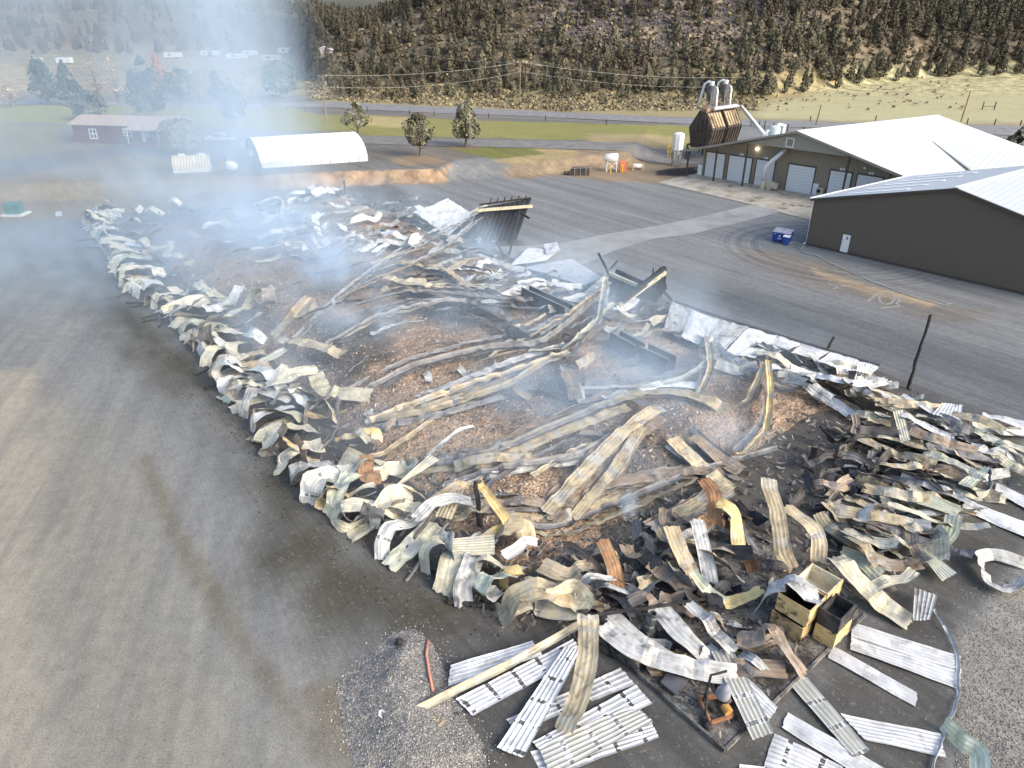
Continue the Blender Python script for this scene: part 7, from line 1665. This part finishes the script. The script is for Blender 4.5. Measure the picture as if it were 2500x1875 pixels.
def puff_fn(k):
    o = k.obj(); L = k.n('ShaderNodeVectorMath', operation='LENGTH'); k.link(o, L.inputs[0])
    w = k.noise(k.map(k.pos(), (1, 1, .55)), .28, 5, .62, .5)
    r = k.math('ADD', L.outputs['Value'], k.math('MULTIPLY', k.math('SUBTRACT', w, .5), .9))
    return k.math('MULTIPLY', k.math('SUBTRACT', 1.0, k.ramp(r, .12, .85)), k.ramp(w, .36, .66))
MP = {}
def puff(px, py, h, rad, dens, label):
    key = dens
    if key not in MP: MP[key] = smokemat(f'smoke_puff_{len(MP)}', dens, puff_fn)
    bm_ = bpy.data.meshes.new('smoke'); import bmesh
    b = bmesh.new(); bmesh.ops.create_icosphere(b, subdivisions=2, radius=1.0); b.to_mesh(bm_); b.free(); bm_.materials.append(MP[key])
    o = bpy.data.objects.new('smoke', bm_); COL.objects.link(o); o.location = at(px, py, h); o.scale = rad; o.rotation_euler.z = R(-25)
    return tag(o, label, 'smoke', kind='stuff')
puff(790, 650, 3.0, (15, 9, 7), .22, 'thick smoke rising over the far middle of the wreck')
puff(880, 790, 2.2, (7, 6, 4.5), .22, 'smoke curling over the dark hay')
puff(640, 560, 3.0, (20, 12, 6), .16, 'smoke lying over the smoky far left part of the wreck')
puff(1330, 970, 2.0, (10, 7, 3.6), .22, 'blue smoke hanging over the middle of the hay')
puff(1560, 880, 1.8, (10, 8, 3.5), .16, 'thin smoke over the troughs')
puff(1730, 1040, 1.6, (7, 4.5, 2.8), .22, 'smoke at the right end of the hay')
puff(1460, 1130, 1.5, (9, 5, 2.6), .16, 'thin smoke over the diagonal tan sheets')
puff(1535, 1235, 1.2, (1.0, .9, 1.4), .9, 'small dense white smoke jet from the front hay')
puff(1480, 745, 2.5, (10, 8, 4.5), .16, 'thin smoke at the dark broken corner')
puff(230, 640, 2.2, (38, 20, 7), .05, 'faint smoke veil over the road by the wreck')
puff(360, 455, 2.0, (40, 9, 4.5), .07, 'smoke bank before the half round shed')

# ================================================================ LIGHT, SKY, CAMERA
w = bpy.data.worlds.new('World'); sc.world = w; w.use_nodes = True; nt = w.node_tree; nt.nodes.clear()
sky = nt.nodes.new('ShaderNodeTexSky'); sky.sky_type = 'NISHITA'; sky.sun_disc = False
EL_, AZ_ = R(31), R(124)             # veiled sun high at the right, behind the camera
sky.sun_elevation = EL_; sky.sun_rotation = AZ_; sky.dust_density = 3.5; sky.air_density = 1.0; sky.ozone_density = 1.0
bg = nt.nodes.new('ShaderNodeBackground'); bg.inputs[1].default_value = SKYS = .15; out = nt.nodes.new('ShaderNodeOutputWorld')
nt.links.new(sky.outputs[0], bg.inputs[0]); nt.links.new(bg.outputs[0], out.inputs[0])
sl = bpy.data.lights.new('sun', 'SUN'); sl.energy = 1.1; sl.angle = R(25); sl.color = (1.0, .965, .91)
so_ = bpy.data.objects.new('sun', sl); COL.objects.link(so_)
sd_ = V((math.sin(AZ_) * math.cos(EL_), math.cos(AZ_) * math.cos(EL_), math.sin(EL_)))
so_.rotation_euler = sd_.to_track_quat('Z', 'Y').to_euler()
cam = bpy.data.cameras.new('camera'); co = bpy.data.objects.new('camera', cam); COL.objects.link(co)
co.location = (0, 0, H); co.rotation_euler = (R(90) - TH, 0, 0); cam.sensor_width = 36; cam.lens = F / 2500 * 36; cam.clip_end = 4000; cam.clip_start = .5
sc.camera = co
vs_ = sc.view_settings; vs_.view_transform = 'Standard'; vs_.look = 'None'; vs_.exposure = 1.15; vs_.gamma = 1; vs_.use_curve_mapping = False
cy = sc.cycles; cy.max_bounces = 6; cy.diffuse_bounces = 3; cy.glossy_bounces = 2; cy.transmission_bounces = 2; cy.volume_bounces = 2; cy.volume_step_rate = 1.0; cy.volume_max_steps = 96; cy.transparent_max_bounces = 16
cy.use_denoising = True; cy.use_adaptive_sampling = True; cy.adaptive_threshold = .015
for o in bpy.data.objects:
    if '_o' in o: del o['_o']
